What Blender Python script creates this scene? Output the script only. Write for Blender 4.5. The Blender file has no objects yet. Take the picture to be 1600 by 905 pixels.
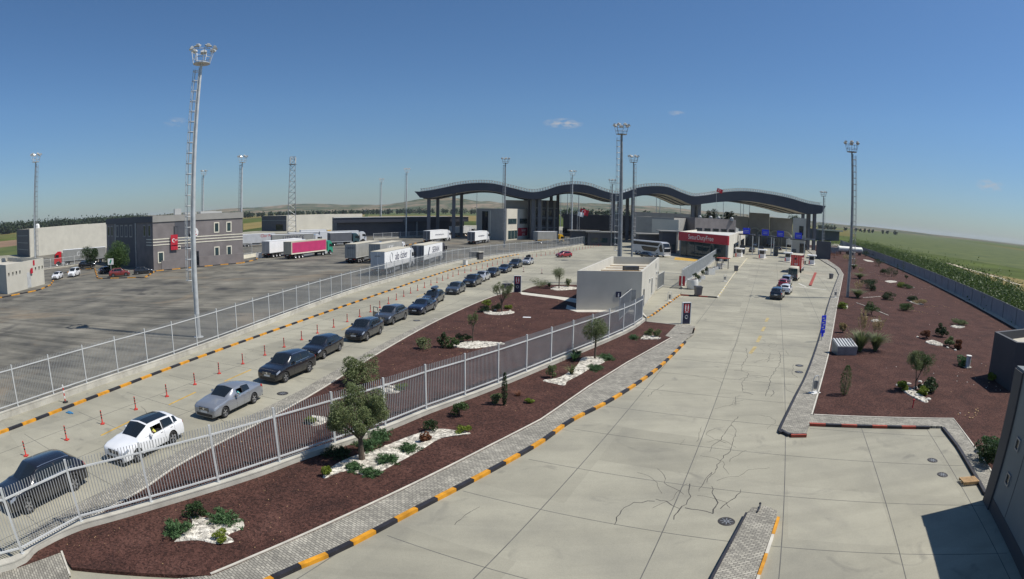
import bpy, bmesh, math, random
import numpy as np
from mathutils import Vector, Matrix
R = math.radians
rnd = random.Random(7)
scene = bpy.context.scene
col = scene.collection

# ---------------------------------------------------------------- camera
# a wide surveillance lens with barrel distortion on an 11 m pole, tilted down and slightly rolled
cd = bpy.data.cameras.new('camera')
cam = bpy.data.objects.new('camera', cd); col.objects.link(cam); scene.camera = cam
cd.type = 'PANO'
cd.panorama_type = 'FISHEYE_LENS_POLYNOMIAL'
cd.sensor_fit = 'HORIZONTAL'; cd.sensor_width = 32.0; cd.sensor_height = 18.1
cd.fisheye_fov = math.pi
cd.fisheye_polynomial_k0 = 0.0
cd.fisheye_polynomial_k1 = -0.05438762
cd.fisheye_polynomial_k2 = 2.99889e-05
cd.fisheye_polynomial_k3 = -1.819538e-05
cd.fisheye_polynomial_k4 = 3.178637e-07
cd.clip_start = 0.1; cd.clip_end = 60000
PITCH, ROLL, CAMH = 0.13458, 0.01543, 11.0
cp, sp, cr, sr = math.cos(PITCH), math.sin(PITCH), math.cos(ROLL), math.sin(ROLL)
rx = Vector((cr, sr*sp, sr*cp)); ux = Vector((-sr, cr*sp, cr*cp)); bx_ = -Vector((0, cp, -sp))
cam.matrix_world = Matrix(((rx.x, ux.x, bx_.x, 0), (rx.y, ux.y, bx_.y, 0), (rx.z, ux.z, bx_.z, CAMH), (0, 0, 0, 1)))

# ---------------------------------------------------------------- sky, sun, exposure
SUN_EL, SUN_AZ = R(56.0), R(-2.5)          # azimuth measured from +X towards +Y
world = bpy.data.worlds.new('World'); scene.world = world; world.use_nodes = True
wn = world.node_tree; wn.nodes.clear()
wo = wn.nodes.new('ShaderNodeOutputWorld'); bg = wn.nodes.new('ShaderNodeBackground')
sky = wn.nodes.new('ShaderNodeTexSky'); sky.sky_type = 'NISHITA'; sky.sun_disc = False
sky.sun_elevation = SUN_EL; sky.sun_rotation = R(90) - SUN_AZ
sky.altitude = 50; sky.air_density = 1.0; sky.dust_density = 0.3; sky.ozone_density = 2.5
bg.inputs['Strength'].default_value = 0.074
WISPS = [(((0.0819,0.9852,0.1502)), .036, .010, 3.2, 1.), (((0.7456,0.6607,0.0864)), .030, .012, 2.2, 4.), (((-0.5510,0.8199,0.1553)), .024, .009, 1.5, 7.), (((0.2704,0.9470,0.1735)), .016, .005, 1.8, 9.)]
hsv = wn.nodes.new('ShaderNodeHueSaturation'); hsv.inputs['Saturation'].default_value = 1.12
tint = wn.nodes.new('ShaderNodeMix'); tint.data_type = 'RGBA'; tint.blend_type = 'MULTIPLY'; tint.inputs['Factor'].default_value = 1; tint.inputs['B'].default_value = (.88, .98, 1.05, 1)
wn.links.new(sky.outputs[0], hsv.inputs['Color']); wn.links.new(hsv.outputs[0], tint.inputs['A'])
# a few tiny fair weather cloud wisps, fixed in the sky
geo = wn.nodes.new('ShaderNodeTexCoord'); cur = tint.outputs['Result']
# a colour ramp tints the low sky dimmer and bluer
sx_ = wn.nodes.new('ShaderNodeSeparateXYZ'); wn.links.new(geo.outputs['Generated'], sx_.inputs[0])
hr = wn.nodes.new('ShaderNodeValToRGB'); hr.color_ramp.elements[0].position = 0.0; hr.color_ramp.elements[0].color = (.58, .65, .80, 1); hr.color_ramp.elements[1].position = .55; hr.color_ramp.elements[1].color = (1, 1, 1, 1)
kk = hr.color_ramp.elements.new(.18); kk.color = (.82, .87, .95, 1)
wn.links.new(sx_.outputs['Z'], hr.inputs['Fac'])
hm_ = wn.nodes.new('ShaderNodeMix'); hm_.data_type = 'RGBA'; hm_.blend_type = 'MULTIPLY'; hm_.inputs['Factor'].default_value = 1
wn.links.new(cur, hm_.inputs['A']); wn.links.new(hr.outputs[0], hm_.inputs['B']); cur = hm_.outputs['Result']
def wisp(u, sx, sz, amount, seed):
    global cur
    d = Vector(u).normalized(); side = Vector((d.y, -d.x, 0)).normalized(); upv = side.cross(d)
    def dotn(v):
        n = wn.nodes.new('ShaderNodeVectorMath'); n.operation = 'DOT_PRODUCT'; n.inputs[1].default_value = v; wn.links.new(geo.outputs['Generated'], n.inputs[0]); return n.outputs['Value']
    def mth(op, a, b):
        n = wn.nodes.new('ShaderNodeMath'); n.operation = op
        for k, q in enumerate((a, b)):
            if isinstance(q, (int, float)): n.inputs[k].default_value = q
            else: wn.links.new(q, n.inputs[k])
        return n.outputs[0]
    x = mth('DIVIDE', dotn(side), sx); z = mth('DIVIDE', dotn(upv), sz); r2 = mth('ADD', mth('MULTIPLY', x, x), mth('MULTIPLY', z, z))
    fall = mth('MAXIMUM', mth('SUBTRACT', 1.0, r2), 0.0)
    mp = wn.nodes.new('ShaderNodeMapping'); mp.inputs['Scale'].default_value = (70, 70, 190); mp.inputs['Location'].default_value = (seed, seed, 0)
    nz = wn.nodes.new('ShaderNodeTexNoise'); nz.inputs['Scale'].default_value = 1.; nz.inputs['Detail'].default_value = 5
    wn.links.new(geo.outputs['Generated'], mp.inputs['Vector']); wn.links.new(mp.outputs[0], nz.inputs['Vector'])
    f = mth('MULTIPLY', mth('MULTIPLY', fall, mth('MAXIMUM', mth('SUBTRACT', nz.outputs['Fac'], .38), 0.)), mth('MULTIPLY', mth('GREATER_THAN', dotn(d), 0.), amount))
    f = mth('MINIMUM', f, .75)
    mx = wn.nodes.new('ShaderNodeMix'); mx.data_type = 'RGBA'; mx.inputs['B'].default_value = (5.2, 5.3, 5.6, 1)
    wn.links.new(f, mx.inputs['Factor']); wn.links.new(cur, mx.inputs['A']); cur = mx.outputs['Result']
for u, sx, sz, am, sd_ in WISPS: wisp(u, sx, sz, am, sd_)
wn.links.new(cur, bg.inputs[0]); wn.links.new(bg.outputs[0], wo.inputs[0])
sl = bpy.data.lights.new('sun', 'SUN'); sun = bpy.data.objects.new('sun', sl); col.objects.link(sun)
sl.energy = 4.3; sl.angle = R(0.53); sl.color = (1.0, 0.955, 0.88)
sd = Vector((math.cos(SUN_AZ)*math.cos(SUN_EL), math.sin(SUN_AZ)*math.cos(SUN_EL), math.sin(SUN_EL)))
sun.rotation_euler = sd.to_track_quat('Z', 'Y').to_euler(); sun.location = (60, -40, 120)
vs = scene.view_settings
vs.view_transform = 'Standard'; vs.look = 'None'; vs.gamma = 1.0; vs.use_curve_mapping = False; vs.exposure = 0.30
scene.cycles.max_bounces = 6; scene.cycles.transparent_max_bounces = 16

# ---------------------------------------------------------------- helpers
def hexc(s):
    c = [int(s[i:i+2], 16)/255 for i in (0, 2, 4)]
    return tuple((x/12.92 if x <= .04045 else ((x+.055)/1.055)**2.4) for x in c)

class NT:
    def __init__(s, m): s.t = m.node_tree; s.n = s.t.nodes; s.l = s.t.links
    def add(s, t, **k):
        n = s.n.new(t)
        for a, b in k.items(): setattr(n, a, b)
        return n
    def link(s, a, b): s.l.new(a, b)

def mat(name, colr, rough=.6, metal=0., var=.12, scale=3., bump=0., bscale=30., coat=0., spec=None, col2=None, detail=4., obj_space=True, trans=0.):
    """principled surface with procedural colour variation and optional bump"""
    m = bpy.data.materials.new(name); m.use_nodes = True; t = NT(m)
    b = t.n['Principled BSDF']
    b.inputs['Roughness'].default_value = rough; b.inputs['Metallic'].default_value = metal
    if coat: b.inputs['Coat Weight'].default_value = coat; b.inputs['Coat Roughness'].default_value = .05
    if spec is not None: b.inputs['Specular IOR Level'].default_value = spec
    tc = t.add('ShaderNodeTexCoord'); src = tc.outputs['Object']
    nz = t.add('ShaderNodeTexNoise'); nz.inputs['Scale'].default_value = scale; nz.inputs['Detail'].default_value = detail
    t.link(src, nz.inputs['Vector'])
    rp = t.add('ShaderNodeValToRGB')
    c1 = colr; c2 = col2 if col2 else tuple(min(1, x*(1+var)) for x in colr)
    c0 = tuple(x*(1-var) for x in colr) if not col2 else colr
    rp.color_ramp.elements[0].position = .3; rp.color_ramp.elements[1].position = .7
    rp.color_ramp.elements[0].color = (*c0, 1); rp.color_ramp.elements[1].color = (*c2, 1)
    t.link(nz.outputs['Fac'], rp.inputs['Fac']); t.link(rp.outputs['Color'], b.inputs['Base Color'])
    if bump:
        nb = t.add('ShaderNodeTexNoise'); nb.inputs['Scale'].default_value = bscale; nb.inputs['Detail'].default_value = 6
        t.link(src, nb.inputs['Vector'])
        bm_ = t.add('ShaderNodeBump'); bm_.inputs['Strength'].default_value = bump; bm_.inputs['Distance'].default_value = .02
        t.link(nb.outputs['Fac'], bm_.inputs['Height']); t.link(bm_.outputs['Normal'], b.inputs['Normal'])
    return m

class MB:
    def __init__(s): s.v = []; s.f = []; s.m = []; s.cur = 0
    def add(s, vs, fs, mi=None):
        o = len(s.v); s.v += [tuple(v) for v in vs]; s.f += [tuple(i+o for i in f) for f in fs]
        s.m += [s.cur if mi is None else mi]*len(fs); return s
    def box(s, c, d, rz=0., mi=None, M=None):
        hx, hy, hz = d[0]/2, d[1]/2, d[2]/2; ca, sa = math.cos(rz), math.sin(rz); vs = []
        for z in (-hz, hz):
            for x, y in ((-hx, -hy), (hx, -hy), (hx, hy), (-hx, hy)):
                p = Vector((x*ca-y*sa, x*sa+y*ca, z))
                if M: p = M @ p
                vs.append((c[0]+p[0], c[1]+p[1], c[2]+p[2]))
        return s.add(vs, [(3, 2, 1, 0), (4, 5, 6, 7), (0, 1, 5, 4), (1, 2, 6, 5), (2, 3, 7, 6), (3, 0, 4, 7)], mi)
    def prism(s, poly, z0, z1, mi=None, top=True, bottom=True):
        n = len(poly)
        if area2(poly) < 0: poly = poly[::-1]
        vs = [(p[0], p[1], z0) for p in poly]+[(p[0], p[1], z1) for p in poly]
        fs = [(i, (i+1) % n, n+(i+1) % n, n+i) for i in range(n)]
        if top: fs.append(tuple(range(n, 2*n)))
        if bottom: fs.append(tuple(range(n-1, -1, -1)))
        return s.add(vs, fs, mi)
    def sheet(s, poly, z, mi=None):
        if area2(poly) < 0: poly = poly[::-1]
        return s.add([(p[0], p[1], z) for p in poly], [tuple(range(len(poly)))], mi)
    def cyl(s, p0, p1, r0, r1=None, n=10, mi=None, caps=True):
        r1 = r0 if r1 is None else r1
        p0, p1 = Vector(p0), Vector(p1); d = (p1-p0).normalized()
        a = d.cross(Vector((0, 0, 1)) if abs(d.z) < .95 else Vector((1, 0, 0))).normalized(); b = d.cross(a)
        vs = []
        for p, r in ((p0, r0), (p1, r1)):
            for i in range(n):
                t = 2*math.pi*i/n; vs.append(p+a*math.cos(t)*r+b*math.sin(t)*r)
        fs = [(i, n+i, n+(i+1) % n, (i+1) % n) for i in range(n)]
        if caps: fs += [tuple(range(n)), tuple(range(2*n-1, n-1, -1))]
        return s.add(vs, fs, mi)
    def tube(s, pts, r, n=6, mi=None):
        for a, b in zip(pts, pts[1:]): s.cyl(a, b, r, r, n, mi)
        return s
    def lathe(s, prof, c=(0, 0, 0), n=20, axis='z', mi=None):
        vs = []
        for r, z in prof:
            for i in range(n):
                t = 2*math.pi*i/n
                p = (r*math.cos(t), r*math.sin(t), z) if axis == 'z' else (r*math.cos(t), z, r*math.sin(t))
                vs.append((c[0]+p[0], c[1]+p[1], c[2]+p[2]))
        fs = []
        for k in range(len(prof)-1):
            for i in range(n):
                q = (k*n+i, k*n+(i+1) % n, (k+1)*n+(i+1) % n, (k+1)*n+i)
                fs.append(q if axis == 'z' else q[::-1])
        return s.add(vs, fs, mi)
    def ribbon(s, pts, w, z0, z1, mi=None, closed=False):
        """a strip of width w to the left of the polyline, from z0 up to z1"""
        L = offset(pts, w); 
        for i in range(len(pts)-1):
            s.prism([pts[i], pts[i+1], L[i+1], L[i]], z0, z1, mi)
        return s
    def build(s, name, mats, parent=None, smooth=False, loc=None):
        me = bpy.data.meshes.new(name); me.from_pydata(s.v, [], s.f)
        mats = mats if isinstance(mats, (list, tuple)) else [mats]
        for m in mats: me.materials.append(m)
        if len(mats) > 1: me.polygons.foreach_set('material_index', s.m)
        if smooth:
            me.polygons.foreach_set('use_smooth', [True]*len(s.f))
            if smooth != 'full': me.set_sharp_from_angle(angle=R(38))
        me.update()
        o = bpy.data.objects.new(name, me); col.objects.link(o)
        if parent: o.parent = parent
        if loc: o.location = loc
        return o

def area2(p): return sum(p[i][0]*p[(i+1) % len(p)][1]-p[(i+1) % len(p)][0]*p[i][1] for i in range(len(p)))
def offset(pts, w):
    out = []
    for i, p in enumerate(pts):
        a = Vector(pts[max(i-1, 0)][:2]); b = Vector(pts[min(i+1, len(pts)-1)][:2])
        d = (b-a).normalized(); out.append((p[0]-d.y*w, p[1]+d.x*w))
    return out
def resample(pts, step):
    """points every `step` metres along a polyline"""
    P = [Vector(p[:2]) for p in pts]; out = [P[0]]; need = step
    for a, b in zip(P, P[1:]):
        L = (b-a).length; t = need
        while t <= L: out.append(a+(b-a)*(t/L)); t += step
        need = t-L
    return [tuple(p) for p in out]
def smooth_line(pts, n=6):
    """Catmull-Rom through the points"""
    P = [Vector(p[:2]) for p in pts]; out = []
    for i in range(len(P)-1):
        p0 = P[max(i-1, 0)]; p1 = P[i]; p2 = P[i+1]; p3 = P[min(i+2, len(P)-1)]
        for k in range(n):
            t = k/n
            q = .5*((2*p1)+(p2-p0)*t+(2*p0-5*p1+4*p2-p3)*t*t+(3*p1-p0-3*p2+p3)*t**3)
            out.append(tuple(q))
    out.append(tuple(P[-1])); return out
def tag(o, label, cat, group=None):
    o['label'] = label; o['category'] = cat
    if group: o['group'] = group
    return o
def kind(o, k): o['kind'] = k; return o
def thing(name, label, cat, loc=(0, 0, 0), rz=0., group=None):
    o = bpy.data.objects.new(name, None); col.objects.link(o); o.empty_display_size = .3
    o.location = (loc[0], loc[1], loc[2] if len(loc) > 2 else 0.); o.rotation_euler = (0, 0, rz)
    return tag(o, label, cat, group)
KIDS = {}
def dup(root, loc, rz, label=None, group=None):
    """copy of a thing with its parts and sub-parts"""
    r = root.copy(); col.objects.link(r)
    r.location = (loc[0], loc[1], loc[2] if len(loc) > 2 else 0.); r.rotation_euler = (0, 0, rz)
    if label: r['label'] = label
    if group: r['group'] = group
    kids = []
    for ch in root.children:
        c = ch.copy(); col.objects.link(c); c.parent = r; kids.append(c)
        for g in ch.children:
            d = g.copy(); col.objects.link(d); d.parent = c
    return r
def recolour(root, old, new):
    for o in [root]+list(root.children_recursive):
        if o.type == 'MESH':
            for sl_ in o.material_slots:
                if sl_.material == old: sl_.link = 'OBJECT'; sl_.material = new
def text_mesh(name, s, size, m, parent, loc, rot, extrude=.004, align='CENTER', sx=1.):
    cu = bpy.data.curves.new(name, 'FONT'); cu.body = s; cu.size = size; cu.extrude = extrude
    cu.align_x = align; cu.align_y = 'CENTER'
    t = bpy.data.objects.new(name+'_tmp', cu); col.objects.link(t)
    dg = bpy.context.evaluated_depsgraph_get()
    me = bpy.data.meshes.new_from_object(t.evaluated_get(dg)); bpy.data.objects.remove(t)
    me.materials.clear(); me.materials.append(m)
    o = bpy.data.objects.new(name, me); col.objects.link(o); o.parent = parent
    o.location = loc; o.rotation_euler = rot; o.scale = (sx, 1, 1)
    return o

# ---------------------------------------------------------------- materials
def ground_mat(name, base, dark, light, sc=.25, speck=0., streak=0., bump=.0, bsc=40., rough=.85, streak_dir=0., stain=None, slab=False, stain2=None):
    m = bpy.data.materials.new(name); m.use_nodes = True; t = NT(m); b = t.n['Principled BSDF']
    b.inputs['Roughness'].default_value = rough; b.inputs['Specular IOR Level'].default_value = .25
    tc = t.add('ShaderNodeTexCoord'); P = tc.outputs['Object']
    n1 = t.add('ShaderNodeTexNoise'); n1.inputs['Scale'].default_value = sc; n1.inputs['Detail'].default_value = 8; n1.inputs['Roughness'].default_value = .62
    t.link(P, n1.inputs['Vector'])
    r1 = t.add('ShaderNodeValToRGB'); e = r1.color_ramp.elements
    e[0].position = .28; e[0].color = (*dark, 1); e[1].position = .72; e[1].color = (*light, 1)
    k = e.new(.5); k.color = (*base, 1)
    t.link(n1.outputs['Fac'], r1.inputs['Fac']); out = r1.outputs['Color']
    if streak:
        mp = t.add('ShaderNodeMapping'); mp.inputs['Rotation'].default_value = (0, 0, streak_dir); mp.inputs['Scale'].default_value = (.06, 1.1, 1)
        t.link(P, mp.inputs['Vector'])
        n2 = t.add('ShaderNodeTexNoise'); n2.inputs['Scale'].default_value = 1.; n2.inputs['Detail'].default_value = 7; n2.inputs['Distortion'].default_value = .6
        t.link(mp.outputs[0], n2.inputs['Vector'])
        r2 = t.add('ShaderNodeMapRange'); r2.inputs['From Min'].default_value = .42; r2.inputs['From Max'].default_value = .75
        r2.inputs['To Min'].default_value = 1.; r2.inputs['To Max'].default_value = 1-streak
        t.link(n2.outputs['Fac'], r2.inputs['Value'])
        mx = t.add('ShaderNodeMix', data_type='RGBA', blend_type='MULTIPLY'); mx.inputs['Factor'].default_value = 1
        t.link(out, mx.inputs['A']); t.link(r2.outputs[0], mx.inputs['B']); out = mx.outputs['Result']
    for stain in [q for q in (stain, stain2) if q]:
        n3 = t.add('ShaderNodeTexNoise'); n3.inputs['Scale'].default_value = stain[0]; n3.inputs['Detail'].default_value = 5; n3.inputs['Distortion'].default_value = 1.2
        t.link(P, n3.inputs['Vector'])
        r3 = t.add('ShaderNodeMapRange'); r3.inputs['From Min'].default_value = stain[1]; r3.inputs['From Max'].default_value = stain[1]+.12
        t.link(n3.outputs['Fac'], r3.inputs['Value'])
        mx = t.add('ShaderNodeMix', data_type='RGBA'); mx.inputs['B'].default_value = (*stain[2], 1)
        ml = t.add('ShaderNodeMath', operation='MULTIPLY'); ml.inputs[1].default_value = stain[3]
        t.link(r3.outputs[0], ml.inputs[0]); t.link(ml.outputs[0], mx.inputs['Factor']); t.link(out, mx.inputs['A']); out = mx.outputs['Result']
    if slab:
        # every cast slab has its own shade
        mp2 = t.add('ShaderNodeMapping'); mp2.inputs['Rotation'].default_value = (0, 0, R(-64.5)); mp2.inputs['Scale'].default_value = (1/4.35, 1/4.6, 1); mp2.inputs['Location'].default_value = (-31.12/4.35+.0, 7.2/4.6, 0)
        t.link(P, mp2.inputs['Vector']); fl_ = t.add('ShaderNodeVectorMath', operation='FLOOR'); t.link(mp2.outputs[0], fl_.inputs[0])
        w_ = t.add('ShaderNodeTexWhiteNoise'); w_.noise_dimensions = '2D'; t.link(fl_.outputs[0], w_.inputs['Vector'])
        r6 = t.add('ShaderNodeMapRange'); r6.inputs['To Min'].default_value = .90; r6.inputs['To Max'].default_value = 1.06; t.link(w_.outputs['Value'], r6.inputs['Value'])
        mx = t.add('ShaderNodeMix', data_type='RGBA', blend_type='MULTIPLY'); mx.inputs['Factor'].default_value = 1
        t.link(out, mx.inputs['A']); t.link(r6.outputs[0], mx.inputs['B']); out = mx.outputs['Result']
    if speck:
        n4 = t.add('ShaderNodeTexVoronoi'); n4.inputs['Scale'].default_value = bsc*.6
        t.link(P, n4.inputs['Vector'])
        r4 = t.add('ShaderNodeSeparateColor'); t.link(n4.outputs['Color'], r4.inputs[0])
        r5 = t.add('ShaderNodeMapRange'); r5.inputs['To Min'].default_value = 1-speck; r5.inputs['To Max'].default_value = 1+speck
        t.link(r4.outputs[0], r5.inputs['Value'])
        mx = t.add('ShaderNodeMix', data_type='RGBA', blend_type='MULTIPLY'); mx.inputs['Factor'].default_value = 1
        t.link(out, mx.inputs['A']); t.link(r5.outputs[0], mx.inputs['B']); out = mx.outputs['Result']
    if bump:
        nb = t.add('ShaderNodeTexVoronoi'); nb.inputs['Scale'].default_value = bsc
        t.link(P, nb.inputs['Vector'])
        bm_ = t.add('ShaderNodeBump'); bm_.inputs['Strength'].default_value = bump; bm_.inputs['Distance'].default_value = .03
        t.link(nb.outputs['Distance'], bm_.inputs['Height']); t.link(bm_.outputs['Normal'], b.inputs['Normal'])
    t.link(out, b.inputs['Base Color'])
    return m

def leaf_mat(name, c, c2, trans=.25):
    m = bpy.data.materials.new(name); m.use_nodes = True; t = NT(m); b = t.n['Principled BSDF']
    b.inputs['Roughness'].default_value = .55; b.inputs['Specular IOR Level'].default_value = .3
    g = t.add('ShaderNodeNewGeometry'); rp = t.add('ShaderNodeValToRGB')
    rp.color_ramp.elements[0].color = (*c, 1); rp.color_ramp.elements[1].color = (*c2, 1)
    t.link(g.outputs['Random Per Island'], rp.inputs['Fac']); t.link(rp.outputs[0], b.inputs['Base Color'])
    tr = t.add('ShaderNodeBsdfTranslucent'); t.link(rp.outputs[0], tr.inputs['Color'])
    mx = t.add('ShaderNodeMixShader'); mx.inputs[0].default_value = trans
    t.link(b.outputs[0], mx.inputs[1]); t.link(tr.outputs[0], mx.inputs[2])
    t.link(mx.outputs[0], t.n['Material Output'].inputs['Surface'])
    return m

def glass_mat(name, c=(.012, .016, .02), rough=.06):
    m = mat(name, c, rough, 0., .2, .6, spec=.6); return m

M = {}
M['concrete'] = ground_mat('concrete_slab', (.305, .290, .228), (.215, .207, .170), (.375, .355, .278), .12, .06, .13, .12, 60., .85, R(-64.5), stain=(.16, .57, (.21, .20, .165), .45), slab=True, stain2=(.5, .62, (.13, .125, .11), .45))
M['lot'] = ground_mat('stained_asphalt', (.155, .146, .12), (.06, .059, .055), (.26, .24, .195), .15, .06, .55, .12, 50., .8, R(10), stain=(.07, .55, (.23, .18, .12), .6), stain2=(.11, .57, (.035, .034, .034), .75))
M['cobble'] = None
M['bed'] = ground_mat('red_lava_gravel', (.063, .028, .021), (.040, .019, .015), (.088, .042, .032), .5, .55, 0, .9, 22., .95)
M['white_gravel'] = ground_mat('white_pebbles', (.48, .45, .385), (.33, .30, .25), (.60, .57, .50), 1.6, .5, 0, 1., 13., .8)
M['wall_conc'] = ground_mat('cast_concrete', (.46, .44, .38), (.36, .34, .29), (.52, .50, .43), .6, .05, .25, .1, 40., .85, R(90))
M['kerb_orange'] = mat('orange_kerb_paint', (.55, .245, .012), .6, 0, .3, 2.5, .2, 30)
M['kerb_black'] = mat('black_kerb_paint', (.018, .017, .022), .6, 0, .4, 2.5, .2, 30)
M['kerb_red'] = mat('red_kerb_paint', (.30, .05, .025), .6, 0, .25, 2.5, .2, 30)
M['kerb_grey'] = mat('kerb_stone', (.50, .47, .40), .8, 0, .15, 2., .2, 30)
M['kerb_cream'] = mat('faded_yellow_kerb', (.50, .42, .22), .8, 0, .2, 2., .2, 30)
M['joint'] = mat('slab_joint', (.10, .098, .09), .9, 0, .3, 1.)
M['crack'] = mat('slab_crack', (.055, .052, .047), .9, 0, .4, 2.)
M['yellow'] = mat('yellow_road_paint', (.46, .28, .045), .7, 0, .3, 2.)
M['yellow_worn'] = mat('worn_yellow_paint', (.37, .29, .13), .8, 0, .3, 2.)
M['white_paint'] = mat('white_road_paint', (.70, .68, .62), .7, 0, .25, 2.)
M['galv'] = mat('galvanised_steel', (.56, .57, .56), .45, .35, .15, 1.5)
M['galv_dark'] = mat('weathered_steel', (.25, .26, .27), .5, .4, .2, 1.5)
M['fence_white'] = mat('pale_fence_paint', (.54, .55, .54), .45, .15, .08, 1.)
M['fence_bar'] = mat('fence_bar_paint', (.34, .35, .35), .5, .2, .1, 1.)
M['steel_dark'] = mat('dark_steel', (.05, .052, .06), .5, .3, .2, 2.)
M['glass'] = glass_mat('dark_window_glass')
M['glass_teal'] = glass_mat('window_glass_teal', (.03, .055, .06), .05)
M['rubber'] = mat('tyre_rubber', (.018, .018, .018), .8, 0, .3, 6.)
M['rim'] = mat('alloy_rim', (.42, .42, .43), .3, .7, .1, 6.)
M['rim_dark'] = mat('dark_alloy_rim', (.05, .05, .055), .35, .5, .1, 6.)
M['chrome'] = mat('chrome', (.65, .65, .66), .15, .9, .05, 4.)
M['black_plastic'] = mat('black_plastic', (.02, .02, .022), .5, 0, .2, 5.)
M['headlamp'] = mat('headlamp_lens', (.34, .36, .39), .1, .4, .2, 9., coat=.6)
M['taillamp'] = mat('tail_lamp_lens', (.35, .012, .01), .15, 0, .2, 9., coat=.6)
M['plate'] = mat('licence_plate', (.72, .72, .70), .4, 0, .06, 9.)
M['lamp_head'] = mat('floodlight_housing', (.50, .50, .48), .4, .2, .1, 6.)
def paint(name, c, metal=.0, rough=.22): return mat(name, c, rough, metal, .05, 1.2, coat=1.0)
M['p_white'] = paint('white_car_paint', (.72, .73, .74)); M['p_silver'] = paint('silver_car_paint', (.30, .315, .34), .5, .28)
M['p_black'] = paint('black_car_paint', (.010, .010, .013)); M['p_dark'] = paint('anthracite_car_paint', (.030, .033, .040), .4)
M['p_blue'] = paint('dark_blue_car_paint', (.016, .020, .040), .3); M['p_red'] = paint('red_car_paint', (.30, .02, .025))
M['p_grey'] = paint('grey_car_paint', (.07, .075, .085), .4); M['p_maroon'] = paint('dark_red_car_paint', (.20, .03, .025))
M['p_lsilver'] = paint('pale_silver_car_paint', (.50, .51, .53), .4)
M['white_box'] = mat('white_box_panel', (.78, .78, .77), .45, 0, .05, .6); M['cream_box'] = mat('beige_tarpaulin', (.50, .46, .36), .6, 0, .1, .8)
M['grey_box'] = mat('grey_tarpaulin', (.30, .30, .28), .6, 0, .12, .8); M['magenta'] = mat('magenta_tarpaulin', (.46, .035, .13), .55, 0, .1, .8)
M['pale_box'] = mat('pale_grey_tarpaulin', (.50, .51, .52), .55, 0, .1, .8); M['dark_box'] = mat('dark_tarpaulin', (.10, .105, .12), .55, 0, .12, .8)
M['cab_green'] = paint('green_cab_paint', (.02, .27, .17)); M['cab_blue'] = paint('blue_cab_paint', (.03, .13, .36)); M['cab_navy'] = paint('navy_cab_paint', (.015, .02, .05))
M['cab_yellow'] = paint('yellow_cab_paint', (.70, .40, .02)); M['cab_red'] = paint('red_cab_paint', (.62, .015, .02)); M['cab_teal'] = paint('dark_teal_cab_paint', (.02, .06, .075))
M['frame_dark'] = mat('chassis_paint', (.03, .03, .032), .6, .2, .3, 2.)
M['ink_navy'] = mat('navy_lettering', (.015, .02, .07), .5); M['ink_red'] = mat('red_lettering', (.5, .02, .02), .5); M['ink_black'] = mat('black_lettering', (.015, .015, .018), .5)
M['ink_white'] = mat('white_lettering', (.75, .75, .73), .5); M['ink_grey'] = mat('grey_lettering', (.42, .43, .45), .5)
M['render_brown'] = mat('brown_render', (.19, .17, .165), .85, 0, .16, .5, .35, 14)
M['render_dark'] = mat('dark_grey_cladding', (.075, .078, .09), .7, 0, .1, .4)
M['trim_cream'] = mat('cream_trim', (.70, .66, .54), .7, 0, .08, 1.)
M['panel_cream'] = mat('cream_cladding', (.56, .53, .45), .7, 0, .06, .25)
M['panel_white'] = mat('off_white_render', (.47, .45, .385), .75, 0, .07, .4, .15, 20)
M['grey_render'] = mat('grey_render', (.30, .29, .265), .8, 0, .08, .5, .15, 20)
M['hut'] = mat('hut_render', (.46, .44, .385), .8, 0, .07, .5, .2, 25)
M['roof_grey'] = mat('roof_membrane', (.45, .42, .35), .85, 0, .15, .4)
M['roof_pale'] = mat('pale_metal_roof', (.62, .62, .58), .5, .2, .08, .4)
M['canopy_face'] = mat('slate_blue_cladding', (.060, .064, .082), .5, .2, .1, .25)
M['canopy_trim'] = mat('pale_canopy_trim', (.80, .79, .70), .6, 0, .06, .4)
M['canopy_under'] = mat('pale_soffit', (.62, .58, .48), .7, 0, .08, .3)
M['concrete_col'] = mat('grey_column', (.12, .125, .14), .6, 0, .12, .6)
M['red_sign'] = mat('red_sign_panel', (.42, .012, .03), .45, 0, .06, 1.); M['blue_sign'] = mat('blue_sign_panel', (.012, .035, .62), .45, 0, .06, 1.)
M['navy_sign'] = mat('navy_sign_panel', (.012, .016, .05), .4, 0, .08, 1.); M['orange_post'] = mat('red_orange_plastic', (.50, .04, .028), .5, 0, .1, 4.)
M['flag_red'] = mat('flag_cloth', (.45, .012, .03), .7, 0, .1, 2.); M['wood'] = mat('pallet_wood', (.42, .27, .13), .8, 0, .25, 6.)  # flag red is darkened to carry the balcony shade on the office banner
M['bark'] = mat('bark', (.10, .075, .055), .9, 0, .35, 9., .5, 20); M['rock'] = mat('white_rock', (.55, .52, .45), .85, 0, .2, 3., .4, 8)
M['planter'] = mat('white_planter', (.66, .65, .61), .6, 0, .08, 2.); M['bin_grey'] = mat('bin_plastic', (.10, .10, .11), .5, 0, .12, 3.)
M['iron'] = mat('cast_iron', (.05, .047, .045), .6, .4, .35, 12.); M['blue_tarp'] = mat('blue_plastic', (.05, .22, .42), .5, 0, .2, 6.)
M['cloth_yellow'] = mat('yellow_shirt', (.60, .58, .10), .8, 0, .15, 9.); M['cloth_teal'] = mat('teal_shirt', (.10, .42, .45), .8, 0, .15, 9.)
M['skin'] = mat('skin', (.46, .27, .19), .5, 0, .1, 9.); M['hair'] = mat('dark_hair', (.02, .015, .012), .6, 0, .2, 20.)
M['bus_silver'] = paint('silver_coach_paint', (.52, .53, .54), .1, .35)
M['mesh_panel'] = mat('grey_screen_mesh', (.27, .285, .30), .8, 0, .12, .8)
M['tank'] = mat('white_tank_paint', (.66, .66, .60), .45, 0, .08, 1.)
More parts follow.
